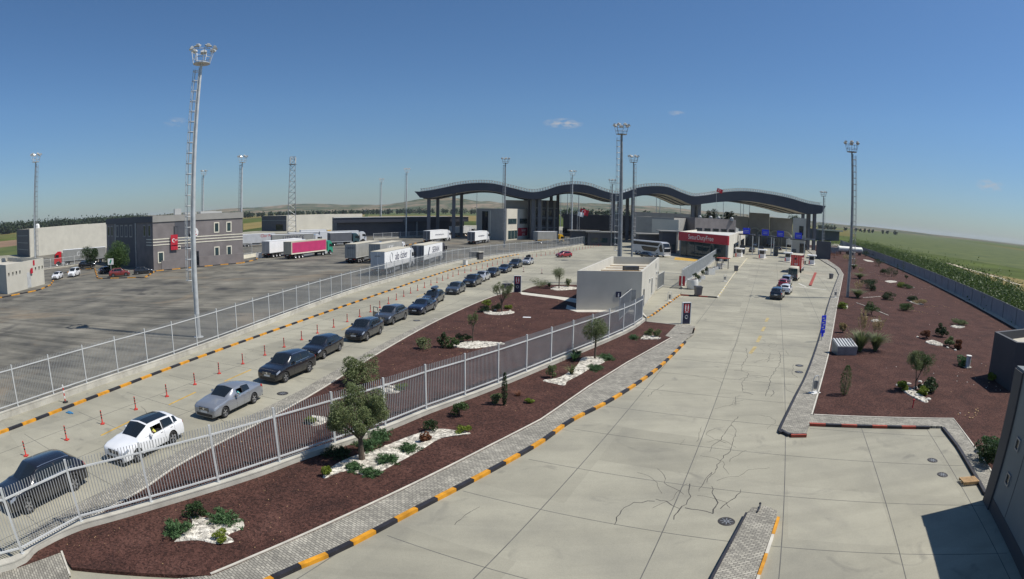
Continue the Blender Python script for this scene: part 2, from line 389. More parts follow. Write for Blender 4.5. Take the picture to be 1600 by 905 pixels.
M['wall_blue'] = mat('blue_grey_wall_panel', (.16, .18, .185), .7, 0, .08, .4); M['wall_dark'] = mat('dark_wall_panel', (.06, .06, .065), .7, 0, .12, .5)
L_ = {}
L_['olive'] = leaf_mat('olive_leaves', (.095, .13, .045), (.21, .24, .11)); L_['green'] = leaf_mat('green_leaves', (.035, .075, .02), (.085, .14, .04))
L_['dark'] = leaf_mat('dark_leaves', (.018, .040, .014), (.05, .085, .028)); L_['juniper'] = leaf_mat('juniper_needles', (.04, .095, .035), (.11, .19, .075))
L_['lime'] = leaf_mat('yellow_green_leaves', (.12, .17, .02), (.24, .29, .04)); L_['dry'] = leaf_mat('dry_straw', (.28, .21, .10), (.45, .36, .19))
L_['hedge'] = leaf_mat('hedge_leaves', (.035, .070, .016), (.105, .155, .035)); L_['far'] = leaf_mat('far_tree_leaves', (.025, .045, .02), (.05, .075, .03))
L_['red'] = leaf_mat('reddish_leaves', (.14, .05, .03), (.24, .11, .05))

def cobble_mat():
    m = bpy.data.materials.new('cobble_paving'); m.use_nodes = True; t = NT(m); b = t.n['Principled BSDF']; b.inputs['Roughness'].default_value = .9
    tc = t.add('ShaderNodeTexCoord'); mp = t.add('ShaderNodeMapping'); mp.inputs['Rotation'].default_value = (0, 0, R(35))
    t.link(tc.outputs['Object'], mp.inputs['Vector'])
    br = t.add('ShaderNodeTexBrick'); br.inputs['Scale'].default_value = 1.; br.inputs['Brick Width'].default_value = .21; br.inputs['Row Height'].default_value = .105
    br.inputs['Mortar Size'].default_value = .012; br.inputs['Color1'].default_value = (.40, .375, .31, 1); br.inputs['Color2'].default_value = (.235, .22, .185, 1); br.inputs['Mortar'].default_value = (.10, .095, .08, 1)
    br.inputs['Bias'].default_value = .1
    t.link(mp.outputs[0], br.inputs['Vector'])
    n = t.add('ShaderNodeTexNoise'); n.inputs['Scale'].default_value = .9; n.inputs['Detail'].default_value = 6; t.link(tc.outputs['Object'], n.inputs['Vector'])
    mr = t.add('ShaderNodeMapRange'); mr.inputs['From Min'].default_value = .3; mr.inputs['From Max'].default_value = .7; mr.inputs['To Min'].default_value = .75; mr.inputs['To Max'].default_value = 1.15; t.link(n.outputs['Fac'], mr.inputs['Value'])
    mx = t.add('ShaderNodeMix', data_type='RGBA', blend_type='MULTIPLY'); mx.inputs['Factor'].default_value = 1
    t.link(br.outputs['Color'], mx.inputs['A']); t.link(mr.outputs[0], mx.inputs['B']); t.link(mx.outputs['Result'], b.inputs['Base Color'])
    bm_ = t.add('ShaderNodeBump'); bm_.inputs['Strength'].default_value = .5; bm_.inputs['Distance'].default_value = .01; bm_.invert = True
    t.link(br.outputs['Fac'], bm_.inputs['Height']); t.link(bm_.outputs['Normal'], b.inputs['Normal'])
    return m
M['cobble'] = cobble_mat()

# ================================================================ SETTING: ground, fields, hills, roads
def field_mat():
    m = bpy.data.materials.new('farmland'); m.use_nodes = True; t = NT(m); b = t.n['Principled BSDF']; b.inputs['Roughness'].default_value = .95; b.inputs['Specular IOR Level'].default_value = .1
    tc = t.add('ShaderNodeTexCoord'); mp = t.add('ShaderNodeMapping'); mp.inputs['Rotation'].default_value = (0, 0, R(-32)); mp.inputs['Scale'].default_value = (1/420, 1/1300, 1)
    t.link(tc.outputs['Object'], mp.inputs['Vector'])
    v = t.add('ShaderNodeTexVoronoi'); v.inputs['Scale'].default_value = 1.; t.link(mp.outputs[0], v.inputs['Vector'])
    s = t.add('ShaderNodeSeparateColor'); t.link(v.outputs['Color'], s.inputs[0])
    r = t.add('ShaderNodeValToRGB'); r.color_ramp.interpolation = 'CONSTANT'; e = r.color_ramp.elements
    cs = [(.060, .082, .018), (.080, .10, .022), (.13, .115, .035), (.068, .09, .02), (.10, .105, .028), (.05, .068, .017), (.15, .125, .042)]
    e[0].position = 0; e[0].color = (*cs[0], 1); e[1].position = 1/7; e[1].color = (*cs[1], 1)
    for i in range(2, 7): k = e.new(i/7); k.color = (*cs[i], 1)
    t.link(s.outputs[0], r.inputs['Fac'])
    n = t.add('ShaderNodeTexNoise'); n.inputs['Scale'].default_value = .035; n.inputs['Detail'].default_value = 8; t.link(tc.outputs['Object'], n.inputs['Vector'])
    mr = t.add('ShaderNodeMapRange'); mr.inputs['From Min'].default_value = .3; mr.inputs['From Max'].default_value = .7; mr.inputs['To Min'].default_value = .65; mr.inputs['To Max'].default_value = 1.3
    t.link(n.outputs['Fac'], mr.inputs['Value'])
    mx = t.add('ShaderNodeMix', data_type='RGBA', blend_type='MULTIPLY'); mx.inputs['Factor'].default_value = 1
    t.link(r.outputs['Color'], mx.inputs['A']); t.link(mr.outputs[0], mx.inputs['B']); t.link(mx.outputs['Result'], b.inputs['Base Color'])
    return m
M['field'] = field_mat()
M['field_green'] = ground_mat('green_crop', (.078, .100, .026), (.05, .072, .02), (.12, .135, .04), .05, .1, .25, 0, 3., .95, R(60))
M['field_straw'] = ground_mat('dry_stubble', (.20, .155, .05), (.135, .11, .04), (.26, .20, .07), .04, .1, .2, 0, 3., .95, R(60))
M['field_brown'] = ground_mat('ploughed_soil', (.21, .135, .085), (.15, .10, .065), (.26, .17, .105), .02, .1, .25, 0, 3., .95, R(20))
M['track'] = mat('dirt_track', (.42, .36, .26), .95, 0, .2, .2)
M['scrub'] = ground_mat('scrub_soil', (.085, .095, .035), (.06, .065, .03), (.14, .12, .06), .2, .3, 0, 0, 5., .95)

g = MB(); g.sheet([(-30000, -200), (30000, -200), (30000, 40000), (-30000, 40000)], -.35)
kind(g.build('ground', M['field']), 'structure')
g = MB(); g.sheet([(162.00,159.44),(163.56,125.21),(149.55,86.68),(112.63,64.82),(114.91,87.50),(131.43,111.19)], -.30); kind(g.build('field', M['field_straw']), 'structure')
g = MB(); g.sheet([(330.84,483.22),(237.14,284.14),(232.19,178.31),(222.90,129.96),(403.50,236.33),(883.31,681.39),(1895.59,2118.18),(864.36,1296.05)], -.33); kind(g.build('field', M['field_green']), 'structure')
g = MB(); g.sheet([(-486.79,318.16),(-435.10,387.82),(-487.67,528.09),(-384.31,416.09),(-304.75,271.50),(-310.93,202.99)], -.33); kind(g.build('field', M['field_brown']), 'structure')
g = MB(); g.sheet([(-310.93,202.99),(-304.75,271.50),(-384.31,416.09),(-268.82,298.04),(-195.22,173.70),(-203.93,132.86)], -.32); kind(g.build('field', M['field_green']), 'structure')
g = MB(); g.sheet([(-293.07,583.89),(-379.40,996.78),(-391.29,1514.77),(-267.45,1035.48),(-233.18,612.63),(-179.29,357.15)], -.32); kind(g.build('field', M['field_straw']), 'structure')
g = MB(); g.sheet([(-700.36,2773.92),(-124.50,2738.69),(-52.69,1161.01),(-290.40,1150.42)], -.33); kind(g.build('field', M['field_green']), 'structure')
g = MB(); g.sheet([(-290.40,1150.42),(-52.69,1161.01),(-25.80,570.06),(-197.78,783.60)], -.31); kind(g.build('field', M['field_straw']), 'structure')
tr = [(177.97,184.96),(165.46,162.88),(156.90,143.37),(148.85,126.11),(137.95,109.56)]
g = MB()
for a, b in zip(tr, tr[1:]):
    g.ribbon([a, b], 3., -.32, -.27)
kind(g.build('dirt_track', M['track']), 'structure')

# hills on the skyline: a strip of terrain 3 to 8 km away
def hill_mat():
    m = bpy.data.materials.new('hill_slopes'); m.use_nodes = True; t = NT(m); b = t.n['Principled BSDF']; b.inputs['Roughness'].default_value = 1; b.inputs['Specular IOR Level'].default_value = 0
    tc = t.add('ShaderNodeTexCoord'); mp = t.add('ShaderNodeMapping'); mp.inputs['Scale'].default_value = (1/160, 1/420, 1/28)
    t.link(tc.outputs['Object'], mp.inputs['Vector'])
    n = t.add('ShaderNodeTexNoise'); n.inputs['Scale'].default_value = 1.; n.inputs['Detail'].default_value = 7; n.inputs['Roughness'].default_value = .7; t.link(mp.outputs[0], n.inputs['Vector'])
    r = t.add('ShaderNodeValToRGB'); e = r.color_ramp.elements
    e[0].position = .36; e[0].color = (.035, .055, .03, 1); e[1].position = .68; e[1].color = (.27, .21, .15, 1)
    k = e.new(.46); k.color = (.07, .085, .045, 1); k = e.new(.56); k.color = (.17, .14, .095, 1)
    t.link(n.outputs['Fac'], r.inputs['Fac']); t.link(r.outputs[0], b.inputs['Base Color']); return m
PROF = [(-60, 20), (-44, 30), (-36, 34), (-28, 42), (-20, 58), (-12, 62), (-9.5, 84), (-6, 100), (-1, 92), (4, 74), (10, 66), (14, 82), (18, 60), (24, 46), (29, 34), (33, 26), (37, 20), (42, 12), (50, 6), (60, 4)]
def prof(a):
    for (a0, h0), (a1, h1) in zip(PROF, PROF[1:]):
        if a0 <= a <= a1: return h0+(h1-h0)*(a-a0)/(a1-a0)
    return 4
from mathutils import noise as mnoise
def hills(name, r0, r1, nr, na, hs, seed):
    vs, fs = [], []
    for j in range(nr+1):
        f = j/nr; rad = r0+(r1-r0)*f
        for i in range(na+1):
            a = -60+120*i/na; x, y = rad*math.sin(R(a)), rad*math.cos(R(a))
            e = math.sin(math.pi*min(1, f*1.0)*.5)
            nn = mnoise.fractal(Vector((x/700+seed, y/700, seed)), 1., 2., 5)
            h = prof(a)*hs*e*(1+.45*nn*e)
            vs.append((x, y, -3+max(0, h)))
    for j in range(nr):
        for i in range(na):
            k = j*(na+1)+i; fs.append((k, k+1, k+na+2, k+na+1))
    m = MB(); m.add(vs, fs); o = m.build(name, M['hill'], smooth='full'); return kind(o, 'structure')
M['hill'] = hill_mat()
hills('hills', 3000, 5200, 14, 420, 1.05, 1.7)

# concrete yard, parking lot
site = [(-12, -25), (36, -25)]+[(64.44,48.17),(95.86,106.01),(132.41,178.83),(180.79,277.34)]+[(192, 300), (185, 420), (-40, 420), (-130, 335), (-250, 250), (-250, 60), (-120, -25)]
site = [(-250, -25), (36, -25)]+[(64.44,48.17),(95.86,106.01),(132.41,178.83),(180.79,277.34)]+[(192, 300), (185, 420), (-40, 420), (-150, 345), (-185, 165), (-250, 150)]
g = MB(); g.sheet(site, 0.); kind(g.build('concrete_road', M['concrete']), 'structure')
wl = [(-31.47,13.28),(-29.39,20.54),(-27.38,29.43),(-24.99,41.19),(-21.02,74.13),(-15.58,100.55),(-7.91,127.63),(18.67,179.78),(45.75,252.10)]     # foot of the yard wall
lot = [(p[0]-.3, p[1]) for p in wl]+[(52, 300), (40, 345), (-60, 330), (-100, 312), (-150, 240), (-178, 160), (-110, 60), (-60, -22), (-36, -22)]
g = MB(); g.sheet(lot, .005); kind(g.build('parking_lot', M['lot']), 'structure')
# dark repaired strips and tyre lanes of the lot, oil patches
def blob(c, rx_, ry_, rz, n=22, j=.25):
    ph = [rnd.uniform(0, 6.28) for _ in range(4)]
    out = []
    for i in range(n):
        a = 2*math.pi*i/n; k = 1+j*(math.sin(2*a+ph[0])*.4+math.sin(3*a+ph[1])*.35+math.sin(5*a+ph[2])*.25)
        x, y = math.cos(a)*rx_*k, math.sin(a)*ry_*k
        out.append((c[0]+x*math.cos(rz)-y*math.sin(rz), c[1]+x*math.sin(rz)+y*math.cos(rz)))
    return out

# slab joints of the concrete road (thin recess strips, measured on the ground)
JD = Vector((.43, .903)).normalized(); JN = Vector((JD.y, -JD.x))
org = Vector((6.9, 31.2))
ROADPOLY = [(-7.04,13.75),(-5.45,15.91),(-3.20,19.37),(1.23,25.68),(5.79,32.36),(11.37,41.02),(15.80,49.29),(18.53,55.12),(23.22,77.66),(28.22,75.67),(64.07,150.89),(94.74,162.87),(81.73,129.97),(72.81,113.53),(46.76,74.43),(21.87,37.21),(18.32,32.23),(14.56,26.78),(14.72,25.76),(15.64,25.55),(16.49,26.99),(24.88,24.02),(20.87,15.82),(17.60,9.68),(6.76,11.01),(1.36,5.41),(-7.17,3.19)]
def inside(p, poly):
    c = False; n = len(poly)
    for i in range(n):
        a, b = poly[i], poly[(i+1) % n]
        if (a[1] > p[1]) != (b[1] > p[1]) and p[0] < (b[0]-a[0])*(p[1]-a[1])/(b[1]-a[1])+a[0]: c = not c
    return c
jt = MB()
def clipped_strip(p, d, poly, w, z, mb, t0=-60, t1=140, st=.5):
    run = None; t = t0
    while t <= t1:
        q = p+d*t; ins = inside(q, poly)
        if ins and run is None: run = t
        if (not ins or t+st > t1) and run is not None:
            a, b = p+d*run, p+d*(t-st*.5); mb.ribbon([tuple(a), tuple(b)], w, -.01, z); run = None
        t += st
for k in range(-6, 9): clipped_strip(org+JN*k*4.6+JN*rnd.uniform(-.15, .15), JD, ROADPOLY, .035, .004, jt)
for k in range(-8, 30): clipped_strip(org+JD*(k*4.35+rnd.uniform(-.1, .1)), JN, ROADPOLY, .028, .0035, jt)
LANE = [(-26.86,18.43),(-25.07,27.71),(-23.35,38.34),(-16.23,71.32),(-11.83,92.40),(-6.60,110.73),(2.39,134.59),(23.13,177.35),(39.21,204.23),(30.52,149.59),(10.36,94.43),(1.32,79.76),(-7.01,57.70),(-9.92,43.79),(-11.99,31.29),(-14.50,21.26),(-15.05,17.12),(-16.39,11.50),(-18.64,6.38),(-29.52,11.63)]
ld = (Vector([(-20.11,32.65)][0])-Vector([(-22.57,23.82)][0])).normalized(); ln = Vector((ld.y, -ld.x)); lo_ = Vector([(-22.57,23.82)][0])
for k in range(-1, 4): clipped_strip(lo_+ln*(k*4.2-1.0), ld, LANE, .03, .004, jt)
for k in range(-4, 24): clipped_strip(lo_+ld*(k*4.6), ln, LANE, .028, .0035, jt, -12, 14)
kind(jt.build('slab_joints', M['joint']), 'structure')
# cracks
ck = MB()
def crack(pts, w=.03):
    P = [Vector(p) for p in pts]; fine = [P[0]]
    for a, b in zip(P, P[1:]):
        n = max(2, int((b-a).length/.28)); d = b-a; nn = Vector((-d.y, d.x)).normalized()
        for i in range(1, n+1): fine.append(a+d*i/n+(nn*rnd.uniform(-.07, .07) if i < n else Vector((0, 0))))
    for a, b in zip(fine, fine[1:]):
        ww = w*rnd.uniform(.4, 1.0); ck.ribbon([tuple(a), tuple(b)], ww, -.01, .0045)
for pts, w in [([(12.85,29.30),(11.95,28.06),(11.95,27.26),(11.09,25.55),(10.61,24.53),(10.07,24.06),(8.83,22.07)], .035), ([(11.98,28.06),(11.25,27.08),(10.67,26.06),(9.89,25.32),(9.56,24.62)], .03),
    ([(8.91,22.33),(8.36,21.36)], .05), ([(7.56,21.35),(7.29,20.18),(6.92,19.55),(6.53,19.18),(6.11,18.41)], .05), ([(5.79,20.16),(6.17,19.94),(6.55,19.23)], .045), ([(5.73,20.00),(4.87,19.99),(4.25,19.35),(3.83,18.29)], .04),
    ([(6.79,19.25),(7.25,19.01),(7.77,18.59)], .045), ([(8.46,20.95),(8.26,20.13),(8.23,19.44),(7.76,18.65)], .055), ([(9.62,20.42),(9.10,19.73),(8.18,18.95)], .04), ([(22.69,44.13),(21.62,41.78),(20.52,39.86),(18.71,37.32),(18.02,36.06),(16.68,33.64),(16.17,32.73)], .05),
    ([(21.77,44.22),(20.34,41.50),(20.10,41.11)], .045), ([(20.16,46.03),(19.05,42.90),(17.64,40.57),(16.81,38.78),(17.16,38.21),(16.71,37.23),(15.88,36.18),(15.24,34.72),(15.00,33.88)], .04), ([(14.95,33.75),(15.33,33.41),(15.40,33.13)], .05), ([(17.22,33.85),(16.89,33.04),(16.47,32.55)], .05),
    ([(23.68,45.49),(23.65,44.75),(23.12,43.16)], .035), ([(14.07,32.90),(13.50,31.31),(13.26,31.47)], .03), ([(18.89,35.45),(18.29,33.68),(18.49,33.06)], .03), ([(10.04,35.96),(8.94,34.48),(8.38,33.46)], .03), ([(16.87,37.38),(17.69,37.45),(18.33,36.85)], .03),
    ([(8.91,22.33),(8.02,21.03),(7.77,20.58)], .03), ([(-1.91,18.27),(-1.73,18.67),(-1.42,19.29),(-1.09,19.73)], .025), ([(10.18,28.01),(9.67,26.84),(9.28,26.00)], .02), ([(22.05,40.06),(20.58,37.41),(20.58,36.52)], .03), ([(22.13,52.51),(19.63,47.05),(17.96,44.31)], .025),
    ([(-21.89,27.13),(-20.24,25.89),(-19.04,25.19)], .03), ([(-19.55,21.91),(-18.32,21.48),(-17.37,21.69)], .03), ([(-17.09,28.13),(-15.74,26.84),(-14.60,25.83)], .02)]: crack(pts, w)
cline = [Vector(p) for p in [(6.45,18.98),(9.02,22.88),(12.39,28.41),(15.64,35.58),(19.56,42.42),(23.76,46.75)]]
for k in range(26):
    i = rnd.randrange(len(cline)-1); q = cline[i].lerp(cline[i+1], rnd.random())+JN*rnd.gauss(0, 1.6); a = rnd.gauss(0, .5); pts = [q]
    for n_ in range(rnd.randint(2, 5)):
        a += rnd.gauss(0, .55); d = JD*math.cos(a)+JN*math.sin(a); pts.append(pts[-1]+d*rnd.uniform(.35, .9))
    crack([tuple(p) for p in pts], rnd.uniform(.012, .022))
kind(ck.build('slab_cracks', M['crack']), 'structure')

# pavements, kerbs and planting beds
def kerb(name, line, w, h, mats, step=1.12, inner=True):
    """kerb stones along the line, alternately painted; the body lies left of the line"""
    pts = resample(line, step); b = MB()
    for i, (p, q) in enumerate(zip(pts, pts[1:])):
        a = Vector(p); c = Vector(q); d = (c-a).normalized()*.006
        b.ribbon([tuple(a+d), tuple(c-d)], w, -.02, h, i % 2)
    return kind(b.build(name, mats), 'structure')
OB = [M['kerb_orange'], M['kerb_black']]; RB = [M['kerb_red'], M['kerb_black']]
# --- yard wall side: pavement with kerb
kl = smooth_line([(-30.07,12.47),(-27.77,19.19),(-25.90,28.73),(-23.98,39.43),(-17.10,75.19),(-12.66,98.85),(-7.22,120.89),(2.61,148.50),(25.55,196.12),(48.11,245.14)], 6)
kerb('kerb', kl, .22, .14, OB)
wls = smooth_line(wl, 6)
pv = MB(); A_, B_ = offset(kl, .225), wls
pv.prism(A_+B_[::-1], -.02, .125); kind(pv.build('pavement', M['concrete']), 'structure')
# --- front bed, its cobbled pavement and kerb
kf = smooth_line([(-8.79,10.64),(-7.04,13.75),(-5.45,15.91),(-3.20,19.37),(1.23,25.68),(3.29,29.19),(5.79,32.36),(8.61,36.49),(11.37,41.02),(15.80,49.29)], 6)
kerb('kerb', kf, .2, .15, OB)
bedB_out = [(-13.93,10.71),(-9.95,10.63),(-9.20,13.04),(-8.21,14.57),(-5.06,19.32),(-0.82,25.61),(1.66,29.19),(4.92,35.17),(8.53,41.11),(14.37,49.85),(13.85,50.66),(16.49,56.10),(13.76,57.76)]
ci = [(-14.2, 11.3)]+[(-9.20,13.04),(-8.21,14.57),(-5.06,19.32),(-0.82,25.61),(1.66,29.19),(4.92,35.17),(8.53,41.11),(14.37,49.85)]
cob = offset(kf, .205)+[(16.97,51.46),(18.26,55.12),(17.45,56.11),(16.49,56.10),(13.85,50.66),(14.37,49.85),(8.53,41.11),(4.92,35.17),(1.66,29.19),(-0.82,25.61),(-5.06,19.32),(-8.21,14.57),(-9.20,13.04)]+[(-15, 9.5)]
g = MB(); g.prism(cob, -.02, .14); kind(g.build('pavement', M['cobble']), 'structure')
g = MB(); g.prism([(13.76,57.76),(16.49,56.10),(17.45,56.11),(18.26,55.12),(18.68,57.84),(16.82,61.55),(14.34,60.31)], -.02, .13); kind(g.build('pavement', M['concrete']), 'structure')
fw = smooth_line([(-22.5, 3.2)]+[(-16.62,9.28),(-16.15,11.33),(-15.81,12.57),(-15.35,13.58),(-14.66,14.54),(-13.35,16.38),(-10.58,20.26),(-9.03,22.75),(-6.13,26.77),(-4.25,29.84),(-1.90,33.07),(0.09,36.03),(3.83,41.65),(10.58,51.76),(13.63,57.75)], 5)   # foot of the front fence wall
bedB = [p for p in fw if p[0] > -16.2]+[(13.82,57.41),(16.39,55.77),(13.88,50.53),(14.24,49.58),(8.52,41.02),(4.92,35.10),(1.66,29.14),(-0.82,25.57),(-5.05,19.30),(-8.20,14.56),(-9.18,13.01)]+[(-14.2, 11.2)]+[(-15.23,11.76)]
g = MB(); g.prism(bedB, -.02, .15); kind(g.build('gravel_bed', M['bed']), 'structure')
ce = MB(); ce.ribbon([p for p in [(-9.20,13.04),(-8.21,14.57),(-5.06,19.32),(-0.82,25.61),(1.66,29.19),(4.92,35.17),(8.53,41.11),(14.37,49.85)]], .08, .1, .19); ce.ribbon([(-15.23,11.76),(-13.98,10.77)], .08, .1, .19); ce.ribbon([(13.68,57.41),(16.39,55.77)], .08, .1, .18)
kind(ce.build('kerb_edging', M['kerb_grey']), 'structure')
g = MB(); g.prism([(-24, 2.5), (-16.5, 9.8)]+[(-15.23,11.76),(-13.93,10.71)]+[(-13.8, 10), (-14.5, 5), (-18, 0)], -.02, .13); kind(g.build('pavement', M['cobble']), 'structure')
g = MB(); 
# red kerb ramp by the totem sign
kerb('kerb', [(15.57,51.49),(16.82,51.18),(18.05,54.47)], .15, .14, RB, .9)
# --- bed between the queue lane and the front fence
be = smooth_line([(-16.45,11.57),(-15.05,17.12),(-14.50,21.26),(-11.99,31.29),(-9.92,43.79),(-7.01,57.70),(-2.41,73.44),(0.70,78.43)], 5)
bedA = be+[(1.27,76.09),(5.62,72.64),(7.74,69.77),(11.72,65.44),(13.77,60.29)]+[p for p in fw[::-1] if -17 < p[0] < 12.6]
g = MB(); g.prism(bedA, -.02, .11); kind(g.build('gravel_bed', M['bed']), 'structure')
ce = MB(); ce.ribbon(be, .1, -.02, .15); kind(ce.build('kerb_edging', M['kerb_grey']), 'structure')
g = MB(); g.prism([(-16.45,11.57),(-15.05,17.12),(-14.50,21.26),(-11.99,31.29),(-9.92,43.79),(-7.01,57.70),(-7.84,59.03),(-10.86,45.64),(-13.04,33.02),(-15.62,22.52),(-16.89,16.75),(-17.75,12.07)], -.02, .012)
kind(g.build('gutter_paving', M['cobble']), 'structure')
g = MB(); g.prism([(1.04,78.16),(5.76,74.56),(8.07,72.87),(8.02,68.82),(5.60,72.37),(1.26,75.80)], -.02, .12); kind(g.build('footpath', M['kerb_grey']), 'structure')
g = MB(); g.prism([(1.31,79.13),(3.04,84.00),(4.73,86.38),(10.06,87.04),(8.54,73.45),(5.78,74.84)], -.02, .1); kind(g.build('gravel_bed', M['bed']), 'structure')
g = MB(); g.prism([(6.47,67.75),(6.08,65.05),(7.15,62.84),(14.27,63.26),(14.26,59.93),(15.53,62.30),(14.78,65.62),(7.40,65.15)], -.02, .128); kind(g.build('footpath', M['kerb_grey']), 'structure')
g = MB(); g.prism([(14.67,64.75),(21.22,81.96),(23.31,84.28),(25.09,83.07),(23.03,77.34),(14.38,59.56)], -.02, .13); kind(g.build('pavement', M['concrete']), 'structure')
kerb('kerb', [(14.38,59.56),(23.22,77.66)], .18, .14, OB, .8)
kerb('kerb', [(23.22,77.66),(28.22,75.67)], .2, .14, RB, 1.3)
kerb('kerb', [(28.22,75.67),(43.09,107.05),(65.84,153.63)], .2, .14, [M['kerb_grey'], M['kerb_cream']], 1.6)
g = MB(); g.prism([(23.50,78.31),(28.44,76.29),(65.59,153.54),(64.29,164.24),(56.50,154.38),(26.91,89.24)], -.02, .125); kind(g.build('pavement', M['concrete']), 'structure')
# --- right pavement, driveway kerbs and the big gravel bed
kr = smooth_line([(15.58,25.66),(14.77,25.85),(14.46,26.30),(14.60,26.87),(18.32,32.23),(21.87,37.21),(29.76,49.01),(42.45,68.51),(55.54,88.04),(72.81,113.53)], 4)+[(81.06,128.22),(100.17,172.29),(117.78,210.00),(137.40,253.33)]
kr = kr[::-1]
pr = kr+[(17.43,28.33),(26.39,41.61),(44.06,68.54),(65.46,100.59),(74.35,113.88),(83.82,130.58),(107.21,180.59),(133.00,233.48)]
g = MB(); g.prism(pr, -.02, .13); kind(g.build('pavement', M['cobble']), 'structure')
ce = MB(); ce.ribbon(kr, -.14, -.02, .15)
kind(ce.build('kerb', M['kerb_black']), 'structure')
kerb('kerb', [(15.53,25.57),(14.68,25.67),(14.34,26.23),(14.57,26.88)], .16, .155, RB, .95)
kerb('kerb', [(16.51,26.98),(24.88,24.02)], .2, .155, RB, 1.0)
kerb('kerb', [(24.88,24.02),(23.62,21.08),(20.87,15.82)], .2, .155, [M['kerb_black'], M['kerb_black']], 1.0)
g = MB(); g.prism([(16.58,27.12),(25.00,24.15),(23.76,21.23),(20.95,15.86),(23.06,17.38),(24.78,20.83),(26.83,24.95),(17.43,28.33)], -.02, .14); kind(g.build('pavement', M['cobble']), 'structure')
ce = MB()
for l in ([(17.51,28.31),(26.83,24.95),(24.78,20.83),(23.06,17.38)], [(17.43,28.33),(26.39,41.61),(44.06,68.54),(65.46,100.59),(74.35,113.88),(83.82,130.58),(107.21,180.59),(133.00,233.48)]): ce.ribbon(l, .1, 0, .17)
kind(ce.build('kerb_edging', M['kerb_grey']), 'structure')
rw = [(49.88,29.02),(64.44,48.17),(95.86,106.01),(132.41,178.83),(180.79,277.34)]
bedC = [(17.47,28.32),(26.39,41.61),(44.06,68.54),(65.46,100.59),(74.35,113.88),(83.82,130.58),(107.21,180.59),(133.00,233.48)]+[(140, 262), (168, 270)]+[(180.79,277.34),(132.41,178.83),(95.86,106.01),(64.44,48.17)]+[(36, -5), (22, 14.5)]+[(23.06,17.38),(24.78,20.83),(26.83,24.95)]
g = MB(); g.prism(bedC, -.02, .145); kind(g.build('gravel_bed', M['bed']), 'structure')
# --- near traffic island
isl = smooth_line([(5.37,12.28),(6.47,14.29),(9.04,18.11),(9.55,18.49),(9.96,18.50),(10.20,18.16),(10.08,17.54),(7.82,13.96),(6.58,11.67)], 4)
g = MB(); g.prism(isl, -.02, .15); kind(g.build('traffic_island', M['cobble']), 'structure')
ce = MB(); ce.ribbon(smooth_line([(5.37,12.28),(6.47,14.29),(9.04,18.11)], 4), .09, 0, .18, 0); kerb('kerb', [(10.10,17.53),(7.80,13.89),(6.58,11.67)], .12, .18, [M['kerb_orange'], M['kerb_grey']], 1.4)
kind(ce.build('kerb', M['kerb_black']), 'structure')
# --- far lane island with red kerb (right lanes), booth islands
kerb('kerb', [(52.87,91.96),(68.04,116.26)], .5, .16, [M['kerb_red'], M['kerb_red']], 1.5)
# painted markings
mk = MB()
for a in ["159,681 210,656", "265,633 307,613", "352,596 393,578", "545,511 562,503", "652,464 664,459", "1176,552 1183,542", "1187,534 1191,525", "1190,516 1196,512", "1198,502 1200,500"]:
    u = [tuple(map(float, p)) for p in ()]
for a in ([(-21.22,22.10),(-20.84,24.97)], [(-20.14,28.00),(-19.74,30.83)], [(-18.94,33.61),(-18.34,36.77)], [(-17.58,40.34),(-16.97,43.68)], [(-15.62,51.44),(-15.03,55.66)], [(-13.87,61.77),(-13.21,65.74)], [(-11.97,72.92),(-11.00,77.73)]): mk.ribbon(a, .13, 0, .008)
fd = MB()
for a in ([(19.90,43.93),(21.48,46.42)], [(22.45,48.17),(24.01,50.91)], [(25.11,53.02),(26.45,55.30)], [(27.92,58.16),(29.26,60.50)]): fd.ribbon(a, .32, 0, .008)
kind(fd.build('road_markings', M['yellow_worn']), 'structure')
mk.sheet([(42.73,149.44),(48.29,145.31),(45.20,136.92),(39.92,140.68)], .008)
kind(mk.build('road_markings', M['yellow']), 'structure')
mk = MB()
for a in ([(51.79,95.41),(50.84,90.81)], [(48.65,90.52),(53.04,86.94)]): mk.ribbon(a, .25, 0, .008)
kind(mk.build('road_markings', M['white_paint']), 'structure')
# kerbs of the office and the low block in the lot
kerb('kerb', [(-59.45,118.13),(-72.84,100.58),(-67.67,89.71),(-78.33,87.14),(-96.20,105.95),(-99.97,104.65),(-98.65,95.48),(-93.85,88.57),(-83.62,77.24),(-80.25,70.80),(-81.47,61.62),(-87.59,56.36)], .3, .16, OB, 2.0)
kerb('kerb', [(-35.87,145.52),(-27.65,227.20),(-12.03,267.51),(8.14,260.90),(22.38,260.79)], .3, .16, OB, 3.0)
kerb('kerb', [(-59.37,116.63),(-59.56,126.18),(-65.42,139.47),(-65.20,145.85)], .3, .16, OB, 2.4)

